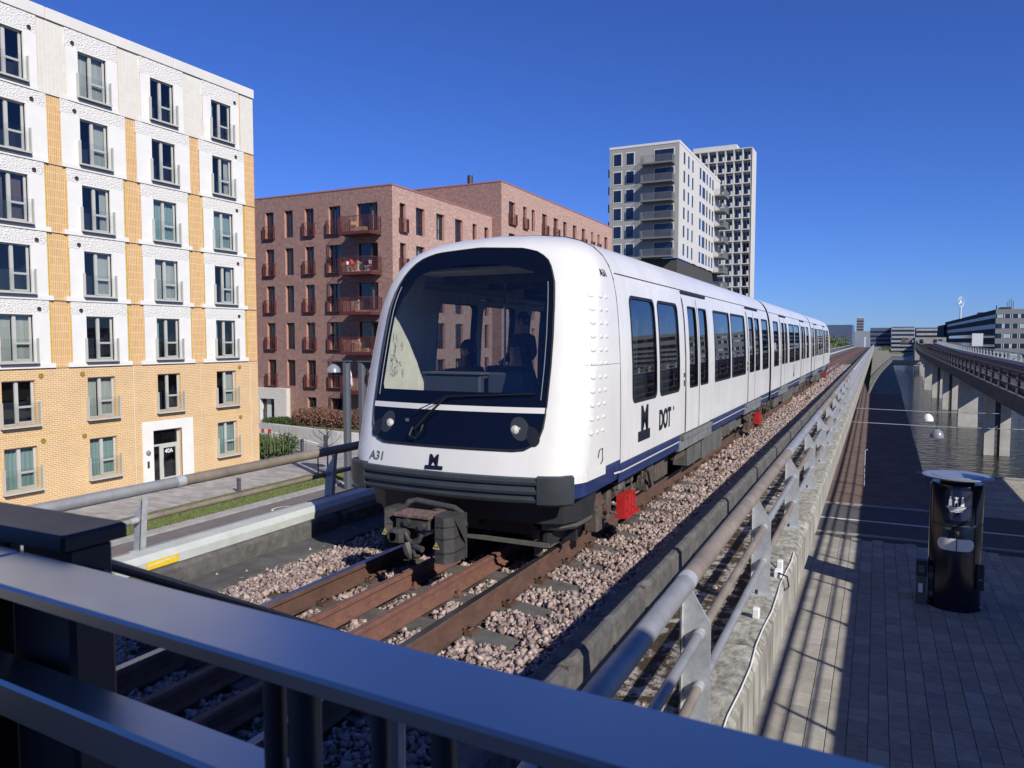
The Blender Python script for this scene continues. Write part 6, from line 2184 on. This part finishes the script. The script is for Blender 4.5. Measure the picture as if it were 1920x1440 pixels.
for k in range(3):
    a = R(90 + 120 * k)
    tip = Vector((math.cos(a) * rr_, 0, math.sin(a) * rr_))
    l_, r_ = (Vector((math.cos(a + q) * .55, 0, math.sin(a + q) * .55)) for q in (R(60), R(-60)))
    o = Vector((0, 0, 6.2))
    for s in (-1, 1):
        b.add([o + tip, o + l_, o + Vector((0, s * .3, 0)), o + r_], [(0, 1, 2), (0, 2, 3)], 'farwhite')
b.obj('star', sg, fix=False)
B().tube((0, 0, -1.2), (0, 0, 3.9), .35, 'farwhite', 10).obj('post', sg)
sg.rotation_euler = (0, 0, R(55))
ob('white_billboard', B().box(26.3, 29.2, 270, 270.4, .2, 4.1, 'farwhite').mesh('white_billboard'), None, label='blank white billboard between the far offices and the dark office block', cat='billboard')

# ------------------------------------------------------------------ far buildings on the horizon
def far_grid(name, label, x0, x1, y, z1, mwall, mwin, rows, cols, side=0, dep=60, ang=0, flip=False):
    t = thing(name, label, 'office building', (x0, y, GZ))
    B().box(0, x1 - x0, 0, dep, 0, z1 - GZ, mwall).obj('body', t)
    wdt = (x1 - x0) / cols
    H = (z1 - GZ) / rows
    wm_ = B().box(0, wdt * .55, -.15, 0, 0, H * .5, mwin).mesh('far_window')
    for r in range(rows):
        for c in range(cols):
            ob('far_window', wm_, t, (wdt * (c + .22 + (.25 if r % 2 else 0)), 0, H * (r + .3)))
    if side:
        ws_ = B().box(-.15, 0, 0, dep / side * .6, 0, H * .5, 'farblue').mesh('far_window')
        for r in range(rows):
            for c in range(side):
                ob('far_window', ws_, t, (0, dep / side * (c + .2), H * (r + .3)))
    return t
far_grid('office_building', 'low white gridded office block with a dark shaded end, beyond the tracks', 7.5, 19.5, 500, 9.8, 'tglass', 'farwhite', 6, 24, 0, 6)
t = thing('office_building', 'dark shaded wing of the white gridded block', 'office building', (-1, 505, GZ))
B().box(-3.0, 8.4, 0, 80, 0, 14.4, 'farblue').obj('body', t)
for r in range(5):
    B().box(-3.1, 8.4, -.2, 0, 1.2 + r * 2.6, 2.0 + r * 2.6, 'bdark').obj('window_band', t)
far_grid('office_building', 'dark office block with a white dotted window grid behind the billboard', 24.5, 40, 600, 10.6, 'bdark', 'farwhite', 5, 22, 0, 20)
t = thing('office_building', 'broad windowless blue grey block on the horizon right behind the train', 'office building', (-34, 600, GZ))
B().box(0, 17.3, 0, 60, 0, 18.1, 'farblue').obj('body', t)
B().box(1, 1.6, 3, 4, 18.1, 18.7, 'farwhite').box(9, 9.5, 3, 4, 18.1, 18.8, 'farwhite').obj('roof_plant', t)
t = thing('office_building', 'pale low glass block below the slim far tower', 'office building', (-24, 800, GZ))
B().box(0, 18.5, 0, 40, 0, 15.3, 'fargrey').obj('body', t)
t = thing('high_rise', 'slim dark high rise standing alone on the horizon', 'tower', (-20.7, 900, GZ))
B().box(0, 6.9, 0, 8, 0, 31, 'bgrey').box(.5, 6.4, .5, 7.5, 31, 31.7, 'farwhite').obj('shaft', t)
for k in range(9):
    B().box(-.05, 6.95, -.1, 0, 2 + k * 3.1, 3.1 + k * 3.1, 'bdark').obj('window_band', t)
t = thing('signal_building', 'small white and grey block at the end of the tracks', 'building', (-2.5, 330, GZ))
B().box(-1.6, .0, 0, 6, 0, 7.6, 'fargrey').box(-2.2, -1.6, 0, 6, 0, 8.2, 'farwhite').obj('body', t)
t = thing('metro_station', 'small pale station building at the far end of the second viaduct', 'station', (15, 262, 0))
B().box(-4.5, 3.8, 0, 12, -5, 2.9, 'conc').obj('body', t)
for x in (-3.2, .5, 1.8):
    B().box(x, x + .9, -.1, 0, 1.1, 2.3, 'tglass').obj('window', t)
B().box(-8.5, -4.8, 1, 5, .6, 1.2, 'frame_dark').box(-8.2, -6.8, 1, 5, 1.2, 2.4, 'greybox').box(-6.4, -5.2, 1, 4, 1.3, 2.7, 'bgrey').obj('signal_cabin', t)
far_t = leaf_mass('treeline', [(-62 + i * 5.2, 190 + (i * 37 % 23) * 3, -3.0 + (i * 13 % 5) * .4, 6, 6, 3.2) for i in range(10)] + [(-19 + (i * 7 % 9) * 1.2, 105 + i * 11, -1.6 + (i * 13 % 5) * .4, 2.6, 7, 4.3) for i in range(18)], 40000, .30, 'leaf_spring', seed=9, kind='stuff')
leaf_mass('waterside_shrubs', [(1.5 + i * .3, 250 + i * 9, -1.2 + i * .1, 1.6, 4, .9) for i in range(5)] + [(30 + i * 3.1, 150 + (i * 31 % 60), -3.6, 3, 4, 1.8) for i in range(10)], 9000, .28, 'leaf_spring', seed=10, kind='stuff')

# ------------------------------------------------------------------ trees, hedges and street furniture
def bare_tree(name, label, loc, h, spread, seed, r0=.05, group=None, guard=False):
    t = thing(name, label, 'tree', loc, 0, group)
    g = random.Random(seed)
    tr = B()
    tr.path([(0, 0, 0), (.01, .01, h * .35), (-.01, 0, h * .7), (0, .01, h)], [r0, r0 * .8, r0 * .5, r0 * .12], 'bark', 7)
    tr.obj('trunk', t, smooth='all')
    cr = B()
    def grow(p, d, L, r, lvl):
        pts = [p]
        q = Vector(p)
        dd = Vector(d)
        for i in range(3):
            dd = (dd + Vector((g.uniform(-.2, .2), g.uniform(-.2, .2), g.uniform(-.02, .18)))).normalized()
            q = q + dd * L / 3
            pts.append(tuple(q))
        cr.path(pts, [r, r * .8, r * .55, r * .25], 'bark', 4)
        if lvl > 0:
            for k in range(g.choice((3, 4))):
                b_ = Vector(pts[g.choice((1, 2, 3))])
                nd = (dd + Vector((g.uniform(-.9, .9), g.uniform(-.9, .9), g.uniform(-.1, .7)))).normalized()
                grow(tuple(b_), nd, L * g.uniform(.45, .7), r * .5, lvl - 1)
    for k in range(11):
        a = k * 2.4
        z = h * (.38 + .05 * k)
        grow((0, 0, z), (math.cos(a) * .9, math.sin(a) * .9, .5), spread * (1 - k * .055), r0 * .35, 2)
    cr.obj('crown', t)
    if guard:
        gb = B()
        for x, y in ((-.55, -.1), (.5, -.15), (-.1, .55)):
            gb.tube((x, y, 0), (x, y, 1.25), .035, 'frame_dark', 8)
        gb.tube((-.55, -.1, 1.2), (0, 0, 1.1), .02, 'frame_dark', 6).tube((.5, -.15, 1.2), (0, 0, 1.15), .02, 'frame_dark', 6)
        gb.obj('tree_stake', t)
    return t
bare_tree('street_tree', 'young leafless street tree tied to stakes on the grass verge', (-25.95, 30.9, GZ), 2.85, 1.15, 3, guard=True)
for i, (x, y, h) in enumerate(((40, 200, 8), (46, 190, 7), (36.5, 215, 7.5), (52, 205, 8))):
    bare_tree('bare_tree', ['bare tree before the grey end of the office block', 'bare tree at the right edge before the office block', 'bare reddish tree before the dark office front', 'bare tree behind the other two before the offices'][i], (x, y, GZ), h, 3.0, 20 + i, .12)
# evergreen bush by the yellow corner
bh = thing('evergreen_bush', 'dense green bush at the corner of the yellow brick building', 'bush', (-33.2, 34.3, GZ))
leaf_mass('foliage', [(0, -.3, .45, 1.0, 1.7, .6), (.3, .9, .6, .9, 1.0, .8), (-1.4, .4, .5, 1.3, 1.6, .75), (-2.8, 1.2, .5, 1.2, 1.5, .7)], 6500, .085, 'leaf_dark', bh, 31)
sp = B()
g = random.Random(8)
for k in range(70):
    x, y = g.uniform(-.9, 1.0), g.uniform(-1.2, 1.8)
    sp.path([(x, y, .4), (x + g.uniform(-.1, .1), y + g.uniform(-.1, .1), g.uniform(1.2, 1.75))], [.03, .006], 'leaf_spring', 4)
sp.obj('shoot', bh)
# raised bed wall, lawn and brown hedge in front of the brick building
wl = thing('retaining_wall', 'low pale concrete wall round the raised bed before the brick building', 'wall', (-42.7, 42.9, GZ))
B().add([(0, 0, 0), (9.8, -2.65, 0), (15.1, -3.1, 0), (15.1, -3.1, .92), (9.8, -2.65, .90), (0, 0, .80), (0, .25, .80), (9.8, -2.4, .90), (15.1, -2.85, .92)], [(0, 1, 4, 5), (1, 2, 3, 4), (5, 4, 7, 6), (4, 3, 8, 7)], 'yard_wall').obj('wall_face', wl, fix=False)
B().add([(0, 0, 0), (-1.6, 3.4, 0), (-1.6, 3.4, .7), (0, 0, .8), (0, .25, .8)], [(0, 1, 2, 3)], 'conc').obj('wall_return', wl)
wl2 = thing('ramp_wall', 'second lower concrete kerb wall along the sloping side yard', 'wall', (-42.9, 42.0, GZ))
B().add([(0, 0, 0), (5, -1.4, 0), (8.9, -2.5, 0), (8.9, -2.5, .10), (5, -1.4, .35), (0, 0, .5), (0, .22, .5), (5, -1.18, .35), (8.9, -2.28, .1)], [(0, 1, 4, 5), (1, 2, 3, 4), (5, 4, 7, 6), (4, 3, 8, 7)], 'yard_wall').obj('wall_face', wl2, fix=False)
b = B().add([(-42.7, 43.15, -4.21), (-32.9, 40.5, -4.11), (-27.6, 40.1, -4.09), (-27.6, 46.9, -4.2), (-43.2, 46.9, -4.3)], [(0, 1, 2, 3, 4)], 'grassbase')
b.obj('raised_lawn', None, kind='structure')
leaf_mass('low_ground_cover', [(-40.7, 43.6, -4.1, 2.3, 1.1, .35), (-38.5, 43.2, -4.1, 1.6, .9, .3)], 4500, .08, 'leaf_dark', seed=12, kind='stuff')
hd = thing('beech_hedge', 'thick hedge of dry brown leaves before the brick building', 'hedge', (-36, 43, -4.15))
leaf_mass('foliage', [(-2.4 + i * 1.15, .0 - i * .12, .55 + (i % 3) * .07, .9, .7, .78) for i in range(8)], 13000, .075, 'leaf_brown', hd, 13)
hb = B()
g = random.Random(2)
for k in range(120):
    x, y = g.uniform(-3, 6), g.uniform(-.6, .3)
    hb.path([(x, y, -.1), (x + g.uniform(-.2, .2), y + g.uniform(-.2, .2), g.uniform(.9, 1.5))], [.015, .004], 'bark', 3)
hb.obj('twig', hd)

bol = thing('bollard', 'short grey bollard on the pavement edge before the yellow building', 'bollard', (-26.8, 25.6, GZ))
B().cbox(-.09, .09, -.06, .06, 0, .68, 'post_grey', .012).obj('post', bol)
B().box(-.07, .07, -.065, -.06, .56, .60, 'dark').box(.0905, .093, -.04, .04, .56, .60, 'dark').obj('reflector_slot', bol)
for i, (x, y, l) in enumerate(((-32.4, 36.2, 'dark bollard beside the bicycle hoop in the side yard'), (-32.4, 38.4, 'dark bollard behind the young tree in the side yard'), (-44.2, 45.1, 'dark bollard by the porch of the brick building'))):
    o = copy_tree(bol)
    o.location = (x, y, GZ if i < 2 else -4.3)
    o.scale = (1.2, 1.2, 1.35)
    o['label'] = l
t = thing('bicycle_hoop', 'thin steel bicycle hoop beside a bollard in the side yard', 'bicycle stand', (-33.0, 36.6, GZ))
B().path([(-.38, -.2, 0), (-.38, -.2, .9), (.38, .2, .9), (.38, .2, 0)], .02, 'greybox', 6).obj('hoop', t)
for x, y, l in ((-37.3, 38.3, 'thin steel post nearer the barrier in the side yard'), (-35.5, 37.6, 'thin steel post nearer the bollards in the side yard')):
    ob('thin_post', B().tube((0, 0, 0), (0, 0, 1.0), .02, 'greybox', 6).mesh('thin_post'), None, (x, y, GZ), label=l, cat='post')
br_ = thing('barrier_board', 'red and white striped barrier board behind the green bush', 'barrier', (-37.5, 37.9, GZ))
b = B()
for k in range(6):
    b.box(-.9 + k * .3, -.9 + k * .3 + .3, -.02, .02, .85, 1.12, 'fabric_red' if k % 2 else 'plastic_white')
b.obj('striped_board', br_)
B().box(-.9, .9, -.05, .05, 0, .08, 'dark').box(-.7, -.65, -.02, .02, .08, .9, 'dark').box(.65, .7, -.02, .02, .08, .9, 'dark').obj('foot', br_)

# lamp posts with hanging bells
def lamp(name, label, x, y, s):
    t = thing(name, label, 'street lamp', (x, y, GZ))
    b = B()
    b.extrude([(-.15, -.12), (.04, -.12), (.13, -.02), (.13, .12), (-.15, .12)], 0, 6.12, 'post_grey', 'z')
    b.obj('post', t)
    B().cbox(min(s * 1.35, -s * .2), max(s * 1.35, -s * .2), -.16, .16, 6.12, 6.16, 'post_grey', .004).obj('arm', t)
    B().tube((s * .78, 0, 6.12), (s * .78, 0, 6.02), .05, 'post_grey', 10).lathe([(0, 6.02), (.10, 6.00), (.24, 5.90), (.33, 5.75), (.36, 5.60), (.35, 5.60), (.30, 5.75), (.2, 5.88), (0, 5.95)], 'lamp_grey', (s * .78, 0, 0), 24).obj('lamp_shade', t, smooth=50)
    B().lathe([(0, 5.66), (.10, 5.70), (.12, 5.8), (0, 5.88)], 'print_white', (s * .78, 0, 0), 12).obj('bulb', t)
    return t
lamp('street_lamp', 'grey lamp post with bell lamp hanging from its arm over the street', -22.68, 28.5, -1)
lamp('street_lamp', 'grey lamp post whose bell lamp hangs half hidden behind the train front', -21.85, 28.6, 1)
# lamps hung on wires between the viaducts; sun and shade painted as white and grey
for i, (y, x, m, l) in enumerate(((37.4, 2.08, 'plastic_white', 'bell lamp coloured white as sunlit, hanging on the farther wire between the viaducts'), (31.1, 2.04, 'lamp_grey', 'bell lamp coloured grey as shaded, hanging on the nearer wire between the viaducts'))):
    t = thing('wire_lamp', l, 'hanging lamp', (x, y, -1.0))
    B().tube((0, 0, 0), (0, 0, -.08), .03, 'post_grey', 8).lathe([(0, -.08), (.08, -.10), (.17, -.18), (.225, -.30), (.23, -.40), (.22, -.40), (.16, -.2), (0, -.14)], m, n=22).obj('lamp_shade', t, smooth=50)
    B().path([(-.80, y, -.96 + .0), (x, y, -1.0), (vx(y) + .1, y, -.96)], .013, 'galv', 5).obj('span_wire', None, label='thin steel wire carrying the %s-toned lamp between the viaducts' % ('white' if i == 0 else 'grey'), cat='wire')
ob('thin_pole', B().path([(0, 0, 0), (0, 0, 1.75), (.05, 0, 1.82), (.12, 0, 1.8)], .03, 'galv', 6).mesh('thin_pole'), None, (-.4, 40.0, GZ), label='thin pale pole standing on the brown path below the viaduct', cat='pole')

# ------------------------------------------------------------------ navy public toilet column
KX, KY, KR = 2.02, 23.0, .62
kk = thing('public_toilet', 'tall round navy public toilet column with flat disc roof and city arms', 'public toilet', (KX, KY, GZ))
B().lathe([(KR + .03, 0), (KR + .03, .05), (KR, .07), (KR, 3.30), (KR - .03, 3.36), (0, 3.36)], 'kiosk', n=48).obj('shell', kk, smooth=30)
B().lathe([(KR + .012, 2.28), (KR + .012, 2.31), (KR + .004, 2.32), (KR + .004, 2.27)], 'dark', n=48).obj('seam_band', kk)
B().lathe([(.40, 3.36), (.40, 3.50), (0, 3.50)], 'dark', n=32).obj('neck', kk)
B().lathe([(0, 3.49), (.76, 3.49), (.83, 3.515), (.83, 3.54), (.80, 3.55), (.62, 3.545), (.60, 3.56), (0, 3.575)], 'lamp_grey', n=56).obj('disc_roof', kk, smooth=30)
KA = math.atan2(-KY, -KX)      # towards the footbridge where people come from
def cyl(a, z, r):
    """a: metres along the surface from the panel centre"""
    t = KA + a / KR
    return (math.cos(t) * (KR + r), math.sin(t) * (KR + r), z)
def cpatch(b, a0, a1, z0, z1, r, m, n=12):
    vs = []
    for i in range(n + 1):
        a = a0 + (a1 - a0) * i / n
        vs += [cyl(a, z0, r), cyl(a, z1, r)]
    b.add(vs, [(2 * i, 2 * i + 2, 2 * i + 3, 2 * i + 1) for i in range(n)], m)
b = B()
cpatch(b, -.24, .36, 2.46, 3.22, .012, 'kioskpanel')
b.obj('display_panel', kk, fix=False)
b = B()
for a0, a1, z0, z1 in ((-.255, -.24, 2.45, 3.23), (.36, .375, 2.45, 3.23), (-.24, .36, 2.445, 2.46), (-.24, .36, 3.22, 3.235)):
    cpatch(b, a0, a1, z0, z1, .016, 'dark', 6)
b.obj('panel_frame', kk, fix=False)
def cpoly(b, pts, r, m):
    b.add([cyl(a, z, r) for a, z in pts], [tuple(range(len(pts)))], m)
# arms: three towers over waves
b = B()
ox, oz = .0, 2.82
for cx, w, h in ((-.135, .085, .20), (0.0, .10, .16), (.135, .085, .20)):
    cpoly(b, [(ox + cx - w / 2, oz), (ox + cx + w / 2, oz), (ox + cx + w / 2 * .75, oz + h * .65), (ox + cx - w / 2 * .75, oz + h * .65)], .018, 'print_white')
    cpoly(b, [(ox + cx - w / 2 * .95, oz + h * .65), (ox + cx + w / 2 * .95, oz + h * .65), (ox + cx + w * .3, oz + h * .9), (ox + cx, oz + h * 1.08), (ox + cx - w * .3, oz + h * .9)], .018, 'print_white')
    n = 10
    cpoly(b, [(ox + cx + .017 * math.cos(2 * math.pi * i / n), oz + h * 1.18 + .017 * math.sin(2 * math.pi * i / n)) for i in range(n)], .018, 'print_white')
cpoly(b, [(ox - .02, oz), (ox + .02, oz), (ox + .02, oz + .07), (ox, oz + .095), (ox - .02, oz + .07)], .020, 'kioskpanel')
cpoly(b, [(ox - .035, oz + .20), (ox + .035, oz + .20), (ox + .045, oz + .25), (ox + .02, oz + .225), (ox, oz + .26), (ox - .02, oz + .225), (ox - .045, oz + .25)], .018, 'print_white')
for k in range(4):
    z = oz - .02 - k * .038
    half = .215 - .022 * k
    pts_u, pts_l = [], []
    for i in range(25):
        a = -half + 2 * half * i / 24
        wv = .016 * abs(math.sin((a + half) / (2 * half) * math.pi * 3))
        sag = -.035 * (1 - (a / half) ** 2) * 0
        pts_u.append((ox + a, z - wv + .012))
        pts_l.append((ox + a, z - wv - .010))
    for i in range(24):
        b.add([cyl(*pts_u[i], .018), cyl(*pts_u[i + 1], .018), cyl(*pts_l[i + 1], .018), cyl(*pts_l[i], .018)], [(0, 1, 2, 3)], 'print_white')
b.obj('city_arms', kk, fix=False)
for s, (a0, a1) in ((-1, (-.44, .02)), (1, (.045, .46))):
    b = B()
    zc, hh = 1.80, .16
    pts = []
    n = 10
    if s < 0:
        pts = [(a1, zc - hh), (a1, zc + hh)] + [(a0 + .16 + .16 * math.cos(R(90 + 180 * i / n)), zc + hh * math.sin(R(90 + 180 * i / n))) for i in range(n + 1)]
    else:
        pts = [(a0, zc + hh), (a0, zc - hh)] + [(a1 - .16 + .16 * math.cos(R(-90 + 180 * i / n)), zc + hh * math.sin(R(-90 + 180 * i / n))) for i in range(n + 1)]
    amin, amax = min(p[0] for p in pts), max(p[0] for p in pts)
    # strips so the pane follows the round shell
    m_ = 14
    def zr_(a):
        lo, hi = zc - hh, zc + hh
        c_ = (a0 + .16) if s < 0 else (a1 - .16)
        if (s < 0 and a < c_) or (s > 0 and a > c_):
            q = math.sqrt(max(0, 1 - ((a - c_) / .16) ** 2))
            return zc - hh * q, zc + hh * q
        return lo, hi
    vs = []
    for i in range(m_ + 1):
        a = amin + (amax - amin) * i / m_
        l_, h_ = zr_(a)
        vs += [cyl(a, l_, .012), cyl(a, h_, .012)]
    b.add(vs, [(2 * i, 2 * i + 2, 2 * i + 3, 2 * i + 1) for i in range(m_)], 'plastic_white')
    b.obj('oval_window', kk, fix=False)
b = B()
vs = [cyl(.0, 2.12, .02), cyl(.0, 2.08, .09)]
b.lathe([(0, -.05), (.05, -.05), (.06, 0), (.05, .05), (0, .05)], 'dark', cyl(.03, 2.12, .03), 12).obj('door_knob', kk)
b = B()
cpatch(b, -.50, -.10, 2.18, 2.25, .012, 'greybox')
b.obj('grab_handle', kk, fix=False)
b = B()
c_ = cyl(-.78, 0, .015)
b.tube((c_[0], c_[1], .9), (c_[0], c_[1], 3.3), .016, 'chrome', 8).obj('door_edge_strip', kk)
c_ = cyl(.66, 0, .05)
B().cbox(c_[0] - .09, c_[0] + .09, c_[1] - .07, c_[1] + .07, .62, 1.28, 'dark', .02).obj('coin_box', kk)
B().cbox(c_[0] - .04, c_[0] + .04, c_[1] - .085, c_[1] - .07, .88, .92, 'chrome', .003).obj('coin_slot', kk)
et = thing('electric_cabinet', 'small weathered electric cabinet beside the navy toilet column', 'cabinet', (1.22, 22.75, GZ))
B().cbox(-.11, .14, -.12, .12, 0, .80, 'greybox', .01).obj('housing', et)
B().cbox(-.12, .15, -.13, .13, .80, 1.22, 'dark', .015).obj('meter_box', et)
B().cbox(.18, .34, -.10, .08, .25, 1.1, 'dark', .015).box(.19, .33, -.105, -.10, .75, .92, 'greybox').box(.20, .31, -.105, -.10, .3, .42, 'greybox').obj('side_box', et)
B().box(-.07, .08, -.135, -.13, .9, 1.1, 'greybox').box(-.05, .05, -.1225, -.12, .35, .6, 'plastic_white').obj('sticker', et)

# ------------------------------------------------------------------ platform end and its gate, where the camera stands
b = B().box(-2.25, 6.5, -9, .60, -1.0, .85, 'conc')
b.obj('station_platform', None, kind='structure')
cn = B().box(-1.35, 9.0, -10, 0.50, 4.35, 4.62, 'tgrey')
can = thing('platform_canopy', 'flat station canopy behind the viewpoint', 'canopy', (0, 0, 0))
cn.obj('roof', can)
for x, y in ((1.8, -3), (1.8, -8), (5.6, -3), (5.6, -8)):
    B().tube((x, y, .85), (x, y, 4.35), .12, 'dark_metal', 14).obj('column', can)
B().box(-1.35, 9.0, -10, -9.8, .85, 4.35, 'bdark').box(7.5, 7.7, -9.8, 1.0, .85, 4.35, 'bdark').obj('screen_wall', can)
gate = thing('end_railing', 'flat topped brushed steel railing with round bars across the platform end', 'railing', (0, 0, 0))
TR = Matrix.Translation((-.5, .485, 0)) @ Matrix.Rotation(R(-3.2), 4, 'Z')
def gb(b, name, smooth=False):
    return b.obj(name, gate, smooth)
gb(B().cbox(-.44, 2.6, -.042, .042, 1.886, 1.90, 'platform_metal', .003, TR), 'top_rail')
gb(B().cbox(-1.6, -.446, -.042, .042, 1.886, 1.90, 'platform_metal', .003, TR), 'top_rail')
T2 = Matrix.Translation((-.6, .51, 0)) @ Matrix.Rotation(R(-3.2), 4, 'Z')
gb(B().cbox(-1.4, 1.4, -.03, .022, 1.725, 1.765, 'platform_metal', .004, T2), 'middle_rail')
gb(B().box(-1.4, 1.4, -.03, .022, 1.02, 1.05, 'platform_metal', T2), 'bottom_rail')
for x, r in ((-.470, .0098), (-.436, .0142), (-.356, .0080), (-.296, .0105), (-.205, .0105), (-.115, .0105)):
    gb(B().tube((x, .485, .86), (x, .485, 1.887), r, 'dark_bar', 14), 'bar', 40)
gb(B().cbox(-.985, -.865, .56, .62, .86, 1.868, 'dark_metal', .006), 'gate_post')
gb(B().box(-1.45, -1.0, .50, .52, .9, 1.86, 'frame_dark'), 'infill_plate')
ob('fence_post', B().cbox(-1.8, -.886, .565, .655, 1.900, 1.920, 'dark_metal', .004).cbox(-.985, -.89, .575, .635, .86, 1.900, 'dark_metal', .004).cbox(-1.7, -1.06, .60, .62, .86, 1.900, 'dark_metal', .004).mesh('fence_post'), None, label='dark capped steel post unit at the left end of the platform railing', cat='post')
ob('stay_rod', B().tube((-.90, .63, 1.868), (-2.0, 3.21, .50), .0075, 'dark_metal', 10).mesh('stay_rod'), None, label='thin dark rod running down from the capped post behind the railing', cat='rod')
lf = thing('lower_fence', 'thin galvanised bars low behind the platform railing over the track', 'fence', (0, 0, 0))
B().box(-2.6, -.55, .93, .955, 1.20, 1.225, 'galv').obj('cross_bar', lf)
B().tube((-.66, .94, .3), (-.66, .94, 1.6), .014, 'galv', 8).obj('upright', lf)
